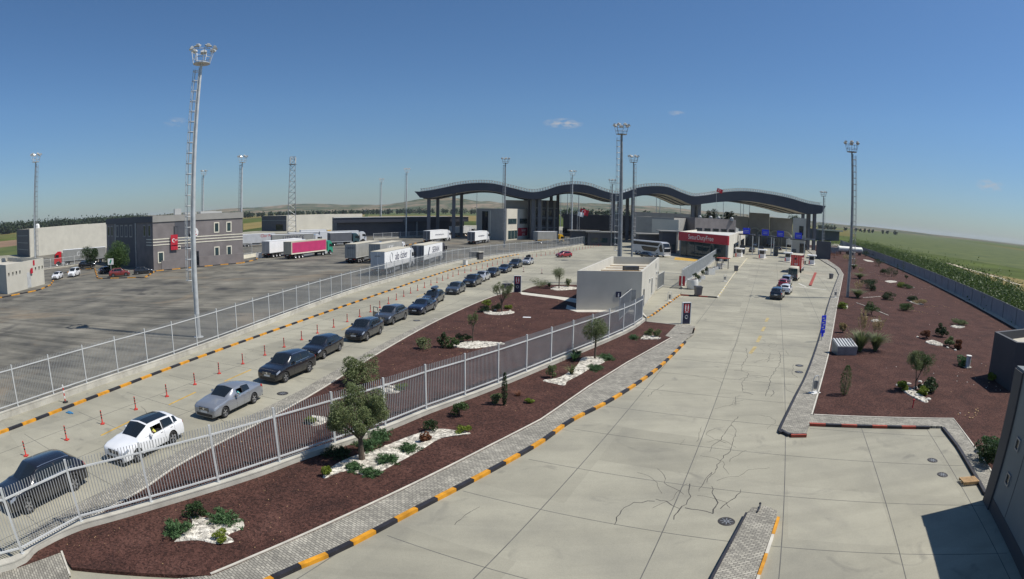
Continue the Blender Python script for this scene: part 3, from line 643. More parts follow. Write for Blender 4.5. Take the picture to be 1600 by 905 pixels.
# ================================================================ FENCES
def fence(name, label, line, wall_h, wall_w, h, bay, bar, bar_gap, post_r, mats, proud=.28, group=None, wall_mat='wall_conc', max_posts=95, rail_r=.035, bars=True, z0=0., clip_end=True):
    """a low wall along the line with square posts, two rails and vertical bars; line = foot of the wall on its front side"""
    t = thing(name, label, 'fence', (line[0][0], line[0][1], 0), 0, group)
    ox, oy = line[0][0], line[0][1]
    rel = [(p[0]-ox, p[1]-oy) for p in line]
    if wall_h:
        w = MB(); L = offset(rel, wall_w); S = offset(rel, -.012); LL = offset(rel, wall_w+.012)
        for i in range(len(rel)-1):
            w.prism([rel[i], rel[i+1], L[i+1], L[i]], z0-.05, z0+wall_h-.05)
            w.prism([S[i], S[i+1], LL[i+1], LL[i]], z0+wall_h-.049, z0+wall_h)
        w.build('wall', M[wall_mat], t)
    cl = offset(rel, wall_w*.5)
    pts = resample(cl, bay)
    zt = z0+wall_h+h
    n = 0
    for p in pts[:max_posts]:
        b = MB(); b.box((p[0], p[1], z0+wall_h+(h+.06)/2), (post_r*2, post_r*2, h+.06), math.atan2(rel[1][1]-rel[0][1], rel[1][0]-rel[0][0]))
        b.box((p[0], p[1], z0+wall_h+.012), (post_r*3.4, post_r*3.4, .02)); b.build('post', mats[0], t)
    for z in (z0+wall_h+.22, zt-proud):
        rl = MB()
        for (p, q) in zip(pts, pts[1:]):
            a = Vector(p); c = Vector(q); d = (c-a).normalized(); ang = math.atan2(d.y, d.x)
            rl.box(((a.x+c.x)/2, (a.y+c.y)/2, z), ((c-a).length-2*post_r, rail_r*2, rail_r*2), ang)
        rl.build('rail', mats[0], t)
    if bars:
        br = MB()
        for (p, q) in zip(pts, pts[1:]):
            a = Vector(p); c = Vector(q); d = (c-a).normalized(); nrm = Vector((-d.y, d.x)); ang = math.atan2(d.y, d.x)
            k = int((c-a).length/bar_gap)
            for i in range(1, k):
                s = a+(c-a)*(i/k)+nrm*(rail_r+bar*.5+.002)
                hx = bar/2; 
                br.box((s.x, s.y, z0+wall_h+.08+(h-.08)/2), (bar, bar, h-.08), ang)
        br.build('grille', mats[1], t)
    return t
FW = [M['fence_white'], M['fence_bar']]
fence('yard_fence', 'long pale steel bar fence on a low concrete wall between truck yard and queue lane', smooth_line(wl, 4), .55, .35, 2.5, 3.1, .02, .13, .037, FW, .22, rail_r=.028)
fence('picket_fence', 'pale steel picket fence on a low wall behind the olive tree and junipers', fw, .42, .34, 2.45, 3.25, .026, .125, .046, FW, .36, rail_r=.03)
# gate panels next to the toilet block
def panel(name, label, a, b, h, z0=.14, gap=.13):
    t = thing(name, label, 'gate', (a[0], a[1], z0)); d = Vector(b)-Vector(a); L = d.length; ang = math.atan2(d.y, d.x)
    f = MB()
    for x in (0, L): f.box((x, 0, h/2), (.07, .07, h))
    for z in (.15, h-.05): f.box((L/2, 0, z), (L-.07, .05, .05))
    f.build('gate_frame', M['fence_white'], t); k = int(L/gap); br = MB()
    for i in range(1, k): br.box((L*i/k, 0, (h-.1)/2+.1), (.022, .022, h-.35))
    br.box((L/2, .016, h*.5), (L-.1, .02, .03)); br.build('grille', M['fence_bar'], t); t.rotation_euler[2] = ang
    return t
panel('fence_gate', 'open steel gate leaf standing between the picket fence and the toilet block door', (10.85,57.66), (13.45,64.68), 2.4)
panel('fence_gate', 'steel gate leaf at the right end wall of the toilet block beside the white planters', (20.92,81.93), (23.27,87.21), 2.3)
gt = panel('fence_gate', 'low steel gate with a red panel closing the gap between toilet block and planter fence', (23.27,87.21), (25.65,86.01), 2.1)
b = MB(); b.box((2.9, -.06, .95), (.95, .05, 1.5)); b.build('red_panel', M['red_sign'], gt)
fence('planter_fence', 'grey slatted steel fence running from the gate to the duty free shop', smooth_line([(25.53,84.54),(32.02,98.76),(41.41,118.95),(56.73,152.33),(70.80,182.83)], 4), .35, .3, 2.6, 2.6, .05, .16, .05, [M['galv'], M['galv']], .12, rail_r=.04)
fence('lot_fence', 'pale rail fence behind the parked lorries in front of the dark shed', [(-51.05,211.17),(-40.57,228.51),(-27.70,250.30),(-3.75,302.85)], .5, .3, 1.9, 5.0, .03, .25, .06, FW, .1)
fence('lot_fence', 'pale rail fence with low wall between the office building and the red lettered trailer', [(-115.28,102.22),(-112.24,112.56),(-111.32,126.08)], .3, .3, 2.2, 4.2, .03, .3, .06, FW, .1)
fence('lot_fence', 'pale rail fence on a cream wall just right of the brown office building', [(-64.79,128.06),(-63.68,137.36)], .9, .3, 2.6, 5.0, .03, .3, .06, FW, .1, wall_mat='trim_cream')
fence('lot_fence', 'distant row of pale railings beside the lorry with a yellow cab', [(21.19,260.21),(29.99,264.71),(42.39,278.66),(58.27,304.29)], 0, .3, 2.2, 2.4, .06, .5, .06, FW, .1)
# boundary screen on the right
bw = [(44.61,22.40),(64.44,48.17),(76.55,69.99),(95.86,106.01),(111.82,137.32),(132.41,178.83),(180.79,277.34)]+[(196, 306)]
def screen():
    t = thing('boundary_fence', 'tall grey screen fence on a pale kerb right of the gravel bed', 'fence', (bw[0][0], bw[0][1], 0))
    rel = [(p[0]-bw[0][0], p[1]-bw[0][1]) for p in bw]
    k = MB(); k.ribbon(rel, .3, 0, .42); k.build('base_wall', M['wall_conc'], t)
    k = MB(); k.ribbon(offset(rel, .31), .35, .1, .24); k.build('kerb', M['kerb_grey'], t)
    c = offset(rel, .15); p = MB(); p.ribbon(c, -.05, .42, 2.55); p.build('screen_panel', M['mesh_panel'], t)
    r = MB(); r.ribbon(c, .07, 2.55, 2.62); r.build('rail', M['galv_dark'], t)
    for q in resample(offset(rel, .2), 6.0)[:90]:
        b = MB(); b.cyl((q[0], q[1], .4), (q[0], q[1], 2.75), .05); b.build('post', M['galv_dark'], t)
screen()

# ================================================================ FLOODLIGHT MASTS
def mast_mesh(h, r0, r1, nheads, ladder_ang, rod, label, loc, dark=False, dish=False):
    t = thing('floodlight_mast', label, 'light mast', loc, ladder_ang, 'floodlight masts of the border station')
    pm = M['galv_dark'] if dark else M['galv']
    p = MB(); p.lathe([(r0*1.9, 0), (r0*1.9, .05), (r0*1.05, .05), (r0, .4), (r1, h-1.6), (0.0, h-1.55)], n=16)
    p.build('pole', pm, t, True)
    ld = MB(); z0 = 4.2
    # climbing ladder with a safety cage, following the taper
    def X(z): return r0+(r1-r0)*z/h+.05
    for s in (-.2, .2): ld.cyl((X(z0), s, z0), (X(h-2), s, h-2), .034, n=5)
    z = z0
    while z < h-2: ld.cyl((X(z), -.2, z), (X(z), .2, z), .02, n=4); z += .32
    ld.build('ladder', M['galv'] if nheads > 6 else M['galv_dark'], t)
    cg = MB(); z = z0+1.
    hoops = []
    while z < h-2:
        pts = [(X(z)+.34*(1-math.cos(a))*1.0+.0, .36*math.sin(a), z) for a in [math.pi*k/6 for k in range(7)]]
        pts = [(X(z), -.2, z)]+[(X(z)+.27+.30*math.cos(a), .30*math.sin(a), z) for a in [-2.1+4.2*k/6 for k in range(7)]]+[(X(z), .2, z)]
        cg.tube(pts, .032, 4); hoops.append(z); z += .95
    for a in (-1.2, 0, 1.2):
        cg.cyl((X(z0+1)+.27+.30*math.cos(a), .30*math.sin(a), z0+1), (X(h-2)+.27+.30*math.cos(a), .30*math.sin(a), h-2.2), .028, n=4)
    for zz in hoops[::2]: cg.cyl((X(zz)-.16, 0, zz+.1), (X(zz), 0, zz+.1), .02, n=4)
    cg.build('safety_cage', M['galv'] if nheads > 6 else M['galv_dark'], t)
    pf = MB(); zt = h-1.7
    pf.lathe([(.15, zt), (.85, zt), (.85, zt+.06), (.15, zt+.06)], n=14)
    for rr, zz in ((.85, zt+.55), (1.15, zt+1.25)):
        pf.tube([(rr*math.cos(2*math.pi*k/14), rr*math.sin(2*math.pi*k/14), zz) for k in range(15)], .03, 5)
    for k in range(7):
        a = 2*math.pi*k/7; pf.cyl((.82*math.cos(a), .82*math.sin(a), zt), (1.15*math.cos(a), 1.15*math.sin(a), zt+1.35), .035, n=5)
    pf.build('platform', M['galv_dark'] if dark else M['galv'], t)
    for k in range(nheads):
        a = 2*math.pi*(k+.3)/nheads; hd = MB()
        hd.box((0, 0, 0), (.36, .62, .16)); hd.box((-.08, 0, .13), (.2, .3, .12)); hd.cyl((-.1, 0, -.2), (-.1, 0, 0), .04, n=6)
        o = hd.build('floodlight', M['lamp_head'], t); o.location = (1.2*math.cos(a), 1.2*math.sin(a), zt+1.48); o.rotation_euler = (0, R(28), a)
    if rod:
        rd = MB(); rd.cyl((0, .3, zt), (0, .3, zt+rod), .03, .012, 6); rd.build('lightning_rod', M['galv'], t)
    return t
mast_mesh(26.6, .255, .12, 7, R(205), 0, 'tallest pale floodlight mast with caged ladder standing right behind the queue lane fence', (-28.33,45.77))
m0 = mast_mesh(25, 0.28, 0.13, 6, R(20), 0, 'floodlight mast rising behind the low white block with small square windows', (-91.63,80.55))
mast_mesh(24.2, 0.26, 0.13, 6, R(-20), 0, 'dark floodlight mast with ladder in the right gravel bed beside pampas grass', (51.57,77.27), True)
mast_mesh(25, .36, .16, 7, R(170), 1.9, 'larger floodlight mast with lightning rod rising behind the toilet block', (16.57,89.48), True)
mast_mesh(24.4, 0.25, 0.12, 6, R(20), 0, 'smaller floodlight mast directly left of the silver coach behind the toilet block', (27.09,131.23), True)
mast_mesh(26.6, 0.26, 0.13, 6, R(200), 0, 'floodlight mast behind the yard fence in front of the cream terminal corner', (-2.45,172.86), True)
mast_mesh(25.2, 0.25, 0.12, 6, R(150), 0, 'floodlight mast beside the lorry with a yellow cab in front of the red flags', (20.07,199.98))
for u, vb, vt, lab, d, rod in ((378, 400, 242, 'floodlight mast at the right end of the brown office building', 148, 0), (317.5, 400, 265, 'slim floodlight mast far behind the roof of the brown office', 215, 1.5),
      (595.5, 340, 278, 'thin distant floodlight mast above the dark shed, left of the wavy canopy', 265, 0), (635, 340, 262, 'distant floodlight mast with rod above the dark shed next to the canopy tip', 225, 1.5),
      (956, 366, 276, 'slender floodlight mast with rod in front of the second canopy valley', 205, 2.0), (1286, 398, 296, 'floodlight mast with rod just right of the canopy end', 165, 1.6)):
    pass
mast_mesh(24.61*1.0, .30, .14, 6, R(180), 0, 'floodlight mast at the right end of the brown office building', (-63.18,124.93))
mast_mesh(26.27*1.0, .30, .14, 6, R(190), 1.5, 'slim floodlight mast far behind the roof of the brown office', (-104.82,176.17))
mast_mesh(26.29*1.0, .30, .14, 6, R(190), 0, 'thin distant floodlight mast above the dark shed, left of the wavy canopy', (-63.53,277.83))
mast_mesh(27.68*1.0, .30, .14, 6, R(190), 1.5, 'distant floodlight mast with rod above the dark shed next to the canopy tip', (-42.43,231.14))
mast_mesh(22.21*1.0, .28, .13, 6, R(190), 2.0, 'slender floodlight mast with rod in front of the second canopy valley', (32.56,192.26), True)
mast_mesh(21.79*1.0, .28, .13, 6, R(0), 1.9, 'floodlight mast with rod just right of the canopy end', (100.21,168.45), True)
# thin distant masts beyond the canopy
def far_pole(loc, h, label):
    t = thing('light_pole', label, 'light pole', loc, 0, 'thin light poles far beyond the canopy')
    p = MB(); p.cyl((0, 0, 0), (0, 0, h), .28, .16, 8); p.build('pole', M['galv_dark'], t)
    q = MB(); q.cyl((0, 0, h-.6), (0, 0, h+.4), .5, .9, 8); q.build('lamp_ring', M['galv'], t)
for i, d in enumerate(((-25.95,419.20), (91.68,368.77), (88.97,348.83), (112.47,383.86), (147.78,393.14), (152.00,370.00), (142.33,341.53), (157.80,367.56), (183.18,355.59), (197.43,370.70), (34.86,378.40), (33.75,418.64), (36.52,327.97))):
    far_pole(d, 24, 'thin grey light pole seen far off beneath the wavy canopy')
# lattice telecom tower
def lattice(loc, h):
    t = thing('lattice_tower', 'square steel lattice tower with antenna panels behind the pale warehouse', 'radio tower', loc, R(20))
    def w(z): return 1.9+(1.05-1.9)*z/h
    legs = MB()
    for sx in (-1, 1):
        for sy in (-1, 1): legs.cyl((sx*w(0), sy*w(0), 0), (sx*w(h), sy*w(h), h), .13, .09, 6)
    legs.build('leg', M['galv_dark'], t)
    b = MB(); z = 0; n = 0
    while z < h-1:
        z2 = min(h, z+2.4)
        for (ax, ay), (cx, cy) in (((-1, -1), (1, -1)), ((1, -1), (1, 1)), ((1, 1), (-1, 1)), ((-1, 1), (-1, -1))):
            b.cyl((ax*w(z), ay*w(z), z), (cx*w(z2), cy*w(z2), z2), .05, n=4); b.cyl((cx*w(z), cy*w(z), z), (ax*w(z2), ay*w(z2), z2), .05, n=4); b.cyl((ax*w(z2), ay*w(z2), z2), (cx*w(z2), cy*w(z2), z2), .05, n=4)
        z = z2
    b.build('bracing', M['galv_dark'], t)
    for k in range(4):
        a = R(45+90*k); p = MB(); p.box((1.7*math.cos(a), 1.7*math.sin(a), h-1.6), (.25, .4, 2.6), a); p.build('antenna_panel', M['lamp_head'], t)
    p = MB(); p.lathe([(.6, h-3.4), (1.9, h-3.4), (1.9, h-3.3), (.6, h-3.3)], n=8); p.build('platform', M['galv_dark'], t)
lattice((-94.44,236.87), 34.72)

# ================================================================ BUILDINGS
class Bld:
    """a building with its own origin; faces are numbered along the base polygon (counter-clockwise)"""
    def __init__(s, name, label, poly, h, wall, roof='roof_grey', parapet=.6, pw=.3, cat='building', roof_drop=.5, hs=None):
        if area2(poly) < 0: poly = poly[::-1]
        s.o = poly[0]; s.P = [(p[0]-s.o[0], p[1]-s.o[1]) for p in poly]; s.h = h
        s.t = thing(name, label, cat, (s.o[0], s.o[1], 0))
        n = len(s.P); In = s.inset(pw); b = MB()
        for i in range(n):
            j = (i+1) % n; a, c = s.P[i], s.P[j]
            b.add([(*a, 0), (*c, 0), (*c, h), (*a, h)], [(0, 1, 2, 3)])
            b.add([(*a, h), (*c, h), (*In[j], h), (*In[i], h)], [(0, 1, 2, 3)])
            b.add([(*In[i], h), (*In[j], h), (*In[j], h-roof_drop), (*In[i], h-roof_drop)], [(0, 1, 2, 3)])
        b.build('wall', M[wall], s.t)
        r = MB(); r.sheet(In, h-roof_drop); r.build('roof', M[roof], s.t)
    def inset(s, w):
        n = len(s.P); out = []
        for i in range(n):
            a, b, c = Vector(s.P[i-1]), Vector(s.P[i]), Vector(s.P[(i+1) % n])
            d0 = (b-a).normalized(); d1 = (c-b).normalized(); n0 = Vector((-d0.y, d0.x)); n1 = Vector((-d1.y, d1.x))
            bis = (n0+n1); bis = bis/max(.2, bis.dot(n0)); out.append(tuple(b+bis*w))
        return out
    def near(s, px):
        """index of the base corner nearest a world point"""
        return min(range(len(s.P)), key=lambda i: (s.P[i][0]+s.o[0]-px[0])**2+(s.P[i][1]+s.o[1]-px[1])**2)
    def face(s, i):
        a, b = Vector(s.P[i]), Vector(s.P[(i+1) % len(s.P)]); d = (b-a); L = d.length; d = d/L
        return a, d, Vector((d.y, -d.x)), L
    def box(s, i, f, z, w, h, depth, proud, m, name, label=None, parent=None, absx=False):
        """a box on face i, centred at fraction f (or metres) along it, its outside `proud` m from the wall"""
        a, d, n, L = s.face(i); x = f if absx else f*L
        c = a+d*x+n*(proud-depth/2); b = MB(); b.box((c.x, c.y, z), (w, depth, h), math.atan2(d.y, d.x))
        o = b.build(name, m, parent or s.t)
        if label: o['label'] = label
        return o
    def window(s, i, f, z, w, h, fr='trim_cream', gl='glass', fw=.16, name='window', bars=0, absx=False):
        a, d, n, L = s.face(i); x = f if absx else f*L; ang = math.atan2(d.y, d.x); b = MB()
        def bb(dx, dz, ww, hh, dep=.14, pr=.07):
            c = a+d*(x+dx)+n*(pr-dep/2); b.box((c.x, c.y, z+dz), (ww, dep, hh), ang)
        bb(0, h/2-fw/2, w, fw); bb(0, -h/2+fw/2, w, fw); bb(-w/2+fw/2, 0, fw, h-2*fw); bb(w/2-fw/2, 0, fw, h-2*fw)
        for k in range(bars): bb(-w/2+w*(k+1)/(bars+1), 0, .07, h-2*fw, .08, .045)
        o = b.build(name, M[fr], s.t); g_ = MB(); c = a+d*x+n*(.02-.02); g_.box((c.x, c.y, z), (w-2*fw, .03, h-2*fw), ang); g_.build('pane', M[gl], o)
        return o
def para(a, b, c):
    """parallelogram with corner b between its neighbours a and c"""
    return [a, b, c, (a[0]+c[0]-b[0], a[1]+c[1]-b[1])]

# --- toilet block
hb = [(7.16,64.28), (14.67,64.75), (22.36,87.10)]
H_ = Bld('toilet_block', 'small flat roofed grey toilet block with open parapet roof in the red gravel', para(*hb), 4.5, 'hut', 'roof_grey', pw=.28, roof_drop=1.1)
i0 = 0
H_.box(0, .845, 1.2+.13, 1.0, 2.15, .08, .03, M['galv_dark'], 'door'); H_.box(0, .64, 1.75+.13, .62, .62, .05, .04, M['navy_sign'], 'restroom_sign')
a, d, n, L = H_.face(0); q = a+d*(L*.64)+n*.045
mb = MB()
for dx in (0,):
    mb.box((q.x, q.y, 1.98), (.1, .012, .1)); mb.box((q.x, q.y, 1.78), (.14, .012, .24)); mb.box((q.x, q.y, 1.62), (.08, .012, .12))
mb.build('pictogram', M['ink_white'], H_.t)
H_.window(1, .10, 1.2, .9, 2.1, 'galv_dark', 'glass', .08, 'door'); H_.window(1, .38, 2.55, .9, .45, 'galv', 'glass', .06); H_.window(1, .52, 1.45, .95, 2.2, 'galv', 'glass', .08, 'door')
H_.window(1, .80, 2.55, .9, .45, 'galv', 'glass', .06); H_.window(1, .93, 1.4, .8, 2.2, 'galv_dark', 'glass', .07, 'door'); H_.box(1, .75, 3.7, .35, .7, .1, .06, M['galv_dark'], 'vent')
mb = MB(); Pc = [Vector(p) for p in H_.inset(.6)]
for k in range(5):
    f = .15+.16*k; u = Pc[0].lerp(Pc[3], f); w_ = Pc[1].lerp(Pc[2], f); mb.box(((u.x+w_.x)/2, (u.y+w_.y)/2, 3.55), ((u-w_).length, .07, .1), math.atan2((w_-u).y, (w_-u).x))
mb.build('roof_batten', M['wood'], H_.t)
mb = MB(); c = (Pc[0]+Pc[2])/2; mb.box((c.x+1, c.y+1, 3.7), (2.0, 1.0, .6), .3); mb.build('roof_unit', M['steel_dark'], H_.t)
# --- brown office
N_ = (-74.88,103.04); Rr = (-60.62,120.46); Lf = (-102.59,118.40)
o_poly = [Lf, N_, Rr, (Lf[0]+Rr[0]-N_[0], Lf[1]+Rr[1]-N_[1])]
O = Bld('office_building', 'brown two storey office building with cream bands and white framed windows', o_poly, 11.3, 'render_brown', 'roof_grey', roof_drop=.8)
iN = O.near(N_); fr_ = iN; fl_ = (iN-1) % 4
if (Vector(O.P[(iN+1) % 4])+Vector(O.o)-Vector(Rr)).length > 1: fr_, fl_ = fl_, fr_
a, d, n, L = O.face(fr_)
for z in (5.15, 5.75, 6.35):
    O.box(fr_, .5, z, L+.05, .2, .16, .06, M['trim_cream'], 'cornice_band')
    O.box(fl_, .93, z, 3.0, .2, .16, .06, M['trim_cream'], 'cornice_band')
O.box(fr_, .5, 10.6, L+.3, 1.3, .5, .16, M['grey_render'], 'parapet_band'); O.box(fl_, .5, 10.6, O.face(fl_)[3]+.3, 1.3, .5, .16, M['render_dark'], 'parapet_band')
flipf = (O.face(fr_)[0]+Vector(O.o)-Vector(N_)).length > 1
def fx(f): return 1-f if flipf else f
for f in (.70, .84):
    for z in (2.75, 8.1): O.window(fr_, fx(f), z, 1.35, 2.3, 'trim_cream', 'glass_teal', .22)
O.window(fr_, fx(.08), 2.5, 1.5, 2.4, 'trim_cream', 'glass_teal', .22); O.window(fr_, fx(.28), 4.3, .8, .8, 'trim_cream', 'glass', .2)
O.box(fr_, fx(.33), 7.5, 4.2, 4.4, .3, .02, M['render_dark'], 'balcony_shade_panel'); O.window(fr_, fx(.25), 8.0, 1.1, 1.8, 'render_dark', 'glass', .1)  # flush dark panel, its colour stands in for the shaded balcony opening
O.window(fr_, fx(.45), 1.7, 2.2, 3.2, 'render_dark', 'glass', .12, 'door')
O.box(fr_, fx(.72), 1.05, L*.5, 2.1, .35, 1.9, M['render_brown'], 'ramp_wall'); O.box(fr_, fx(.14), .95, 3.4, 1.9, .3, 1.7, M['render_brown'], 'ramp_wall')
O.box(fr_, fx(.33), 6.1, 5.2, .08, .08, 1.1, M['galv'], 'balcony_rail')
for f, z in ((.06, 8.2), (.15, 8.2)): O.window(fl_, 1-f if not flipf else f, z, 1.4, 2.6, 'grey_render', 'glass', .25)
for k in range(4): O.window(fl_, (.28+.1*k) if True else 0, 8.2, 2.0, 2.9, 'grey_render', 'glass', .3)
for k in range(2): O.window(fl_, (.06+.085*k), 8.2, 1.6, 2.7, 'grey_render', 'glass', .3)
for f in (.23, .68): O.box(fl_, f, 5, .8, 10, .3, .12, M['galv_dark'], 'pilaster')
O.box(fl_, .455, 5, O.face(fl_)[3]*.42, 9.9, .2, .05, M['render_dark'], 'curtain_wall')
cx_ = (Vector(O.P[0])+Vector(O.P[2]))/2
for (fx_, fy_, s) in ((.35, .12, (1.6, 1.4, 1.5)), (.75, .2, (4, 2, .7)), (.62, .3, (3, 2, .6)), (.86, .22, (3, 1.5, .6))):
    u = Vector(O.P[iN])+(Vector(O.P[(iN+1) % 4])-Vector(O.P[iN]))*fx_+(Vector(O.P[(iN-1) % 4])-Vector(O.P[iN]))*fy_
    if flipf: u = Vector(O.P[iN])+(Vector(O.P[(iN-1) % 4])-Vector(O.P[iN]))*fx_+(Vector(O.P[(iN+1) % 4])-Vector(O.P[iN]))*fy_
    b = MB(); b.box((u.x, u.y, 10.5+s[2]/2+.6), s, .8); b.build('roof_unit', M['lamp_head'], O.t)
def flag_mesh(w, h, ripple=.06, nx=10, hang=False):
    b = MB(); vs = []; fs = []
    for i in range(nx+1):
        for j in range(5):
            x = w*i/nx; z = h*j/4; vs.append((x, ripple*math.sin(i*.9+j*.5)*(i/nx), z-(.12*h*i/nx if not hang else 0)))
    for i in range(nx):
        for j in range(4): k = i*5+j; fs.append((k, k+5, k+6, k+1))
    b.add(vs, fs); return b
def crescent(mb, c, r, ux_, uz, n_, off):
    """a crescent and star laid on a flag plane"""
    def pt(x, z): return tuple(Vector(c)+Vector(ux_)*x+Vector(uz)*z+Vector(n_)*off)
    A = [(r*math.cos(t), r*math.sin(t)) for t in [R(35)+R(290)*k/18 for k in range(19)]]
    B = [(r*.25+.78*r*math.cos(t), .78*r*math.sin(t)) for t in [R(40)+R(280)*k/18 for k in range(19)]]
    vs = [pt(*p) for p in A]+[pt(*p) for p in B]
    mb.add(vs, [(k, k+1, 19+k+1, 19+k) for k in range(18)])
    st = []
    for k in range(10):
        rr = r*.42 if k % 2 == 0 else r*.17; st.append(pt(r*1.15+rr*math.cos(R(36*k+180)), rr*math.sin(R(36*k+180))))
    mb.add(st, [tuple(range(10))])
a, d, n, L = O.face(fr_)
fp = a+d*(L*fx(.225))+n*.35
ft = thing('flag_banner', 'long red crescent banner hanging on the brown office wall', 'flag', (O.o[0]+fp.x, O.o[1]+fp.y, 3.9), math.atan2(d.y, d.x))
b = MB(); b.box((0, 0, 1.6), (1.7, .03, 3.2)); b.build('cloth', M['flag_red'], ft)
b = MB(); crescent(b, (-.1, -.02, 2.0), .42, (1, 0, 0), (0, 0, 1), (0, -1, 0), .004); b.build('crescent_emblem', M['ink_white'], ft)
bp = a+d*(L*fx(.445))+n*.3
bt = thing('round_sign', 'round white emblem sign on the upper office wall behind the tall mast', 'sign', (O.o[0]+bp.x, O.o[1]+bp.y, 7.3), math.atan2(d.y, d.x))
b = MB(); b.cyl((0, .05, 0), (0, -.05, 0), 1.05, n=24); b.build('disc', M['ink_white'], bt); b = MB(); b.cyl((0, -.04, .15), (0, -.06, .15), .45, n=20); b.box((0, -.06, -.45), (1.2, .02, .25)); b.build('emblem', M['red_sign'], bt)
# --- pale warehouse on the left
A0, A1, A2 = (-193.97,158.91), (-170.50,146.79), (-161.85,187.67)
W = Bld('warehouse', 'long windowless pale warehouse with dark end wall behind the small white block', para(A0, A1, A2), 10.0, 'panel_white', 'roof_grey', roof_drop=.4)
k = W.near(A1); fe = [i for i in range(4) if set((i, (i+1) % 4)) == set((k, W.near(A0)))][0]
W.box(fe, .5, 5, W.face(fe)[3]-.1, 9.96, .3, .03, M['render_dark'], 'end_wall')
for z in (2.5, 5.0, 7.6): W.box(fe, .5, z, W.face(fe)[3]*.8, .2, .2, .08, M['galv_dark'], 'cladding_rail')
rt = Vector(W.P[k])+(Vector(W.P[W.near(A2)])-Vector(W.P[k]))*.13+Vector((-4, 2)); b = MB(); b.lathe([(1.0, 9.6), (1.0, 10.6), (.9, 11.2), (.5, 11.6), (0, 11.7)], (rt.x, rt.y, 0), 12); b.build('roof_vent', M['ink_white'], W.t)
# --- small white block at the left edge
B0, B1, B2 = (-102.41,69.92), (-84.01,65.62), (-86.97,78.79)
Bk = Bld('service_block', 'small low white block with tiny square windows at the left edge of the yard', para(B0, B1, B2), 4.9, 'panel_white', 'roof_grey', roof_drop=.8)
k = Bk.near(B1); ff = [i for i in range(4) if set((i, (i+1) % 4)) == set((k, Bk.near(B2)))][0]; fwd = ff == k
for f in (.06, .16, .25, .34, .66, .76, .86, .95): Bk.window(ff, f if fwd else 1-f, 3.3, .5, .55, 'panel_white', 'glass', .05)
Bk.box(ff, .57 if fwd else .43, 1.5, 1.3, 2.7, .1, .05, M['galv'], 'door'); Bk.box(ff, .63 if fwd else .37, 3.0, .8, .9, .1, .3, M['red_sign'], 'door_sign'); Bk.box(ff, .72 if fwd else .28, 4.35, .6, .9, .1, .06, M['red_sign'], 'wall_sign')
# --- middle pale warehouse
C0, C1, C2 = (-149.41,323.77), (-127.04,310.49), (-90.70,345.00)
Wm = Bld('warehouse', 'pale warehouse with dark end wall behind the trailer rows, left of the dark shed', para(C0, C1, C2), 8.9, 'panel_cream', 'roof_grey', roof_drop=.4)
k = Wm.near(C1); fe = [i for i in range(4) if set((i, (i+1) % 4)) == set((k, Wm.near(C0)))][0]
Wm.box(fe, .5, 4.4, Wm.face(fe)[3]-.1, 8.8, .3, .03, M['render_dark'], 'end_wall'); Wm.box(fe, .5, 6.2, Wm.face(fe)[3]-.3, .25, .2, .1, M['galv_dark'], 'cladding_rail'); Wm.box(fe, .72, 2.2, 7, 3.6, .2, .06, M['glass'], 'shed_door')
# --- dark shed with pale roof
S0, S1 = (-88.89,272.10), (-27.21,314.31)
S0, S1 = (-72., 232.), (-21., 252.)
dS = (Vector(S1)-Vector(S0)).normalized(); nS = Vector((-dS.y, dS.x))
sh = Bld('long_shed', 'long dark blue grey shed with pale roof behind the lorries', [S0, S1, tuple(Vector(S1)+nS*30), tuple(Vector(S0)+nS*30)], 7.9, 'render_dark', 'roof_pale', roof_drop=.05)
k = sh.near(S0); fs_ = [i for i in range(4) if set((i, (i+1) % 4)) == set((k, sh.near(S1)))][0]
LS = sh.face(fs_)[3]
sh.box(fs_, .5, 7.0, LS+3, 2.0, 1.6, 1.5, M['canopy_face'], 'fascia'); sh.box(fs_, .5, 8.05, LS+3.3, .14, 1.9, 1.7, M['roof_pale'], 'roof_edge')
for f in (.62, .98): sh.box(fs_, f, 3, .7, 6, .5, .6, M['galv_dark'], 'post')
# --- terminal block under the canopy
T0, T1, T2 = (-13.94,226.00), (-2.47,212.00), (6.03,229.00)
Tm = Bld('terminal_building', 'grey and cream terminal block with a red sign under the first canopy wave', para(T0, T1, T2), 11.60, 'panel_cream', 'roof_grey', roof_drop=.6)
k = Tm.near(T1); fa = [i for i in range(4) if set((i, (i+1) % 4)) == set((k, Tm.near(T0)))][0]; fb = [i for i in range(4) if set((i, (i+1) % 4)) == set((k, Tm.near(T2)))][0]
TH = Tm.h; LA = Tm.face(fa)[3]; LB = Tm.face(fb)[3]; fwa = fa != k; fwb = fb == k
Tm.box(fa, .5, TH/2-.02, LA, TH-.06, .3, .02, M['grey_render'], 'grey_wall'); Tm.box(fa, .70 if not fwa else .30, TH*.48, LA*.2, TH*.86, .2, .1, M['glass'], 'stair_glazing')
Tm.box(fa, .52 if not fwa else .48, TH*.48, .5, TH*.9, .2, .12, M['panel_cream'], 'pilaster')
for f in (.26, .76): Tm.window(fb, f if fwb else 1-f, TH*.6, LB*.36, 2.0, 'render_dark', 'glass_teal', .12, bars=1)
Tm.window(fb, .28 if fwb else .72, 2.0, LB*.42, 3.6, 'trim_cream', 'glass_teal', .2, 'door', 2)
Tm.box(fb, .76 if fwb else .24, 2.9, LB*.5, 3.0, .12, .14, M['red_sign'], 'entrance_sign')
a, d, n, L = Tm.face(fb); q = a+d*(L*(.76 if fwb else .24))+n*.16; ang = math.atan2(d.y, d.x)
text_mesh('lettering', 'barter', 1.5, M['ink_white'], Tm.t, (q.x, q.y, 3.5), (R(90), 0, ang)); text_mesh('lettering', 'giriş', 1.3, M['ink_white'], Tm.t, (q.x, q.y, 2.1), (R(90), 0, ang))
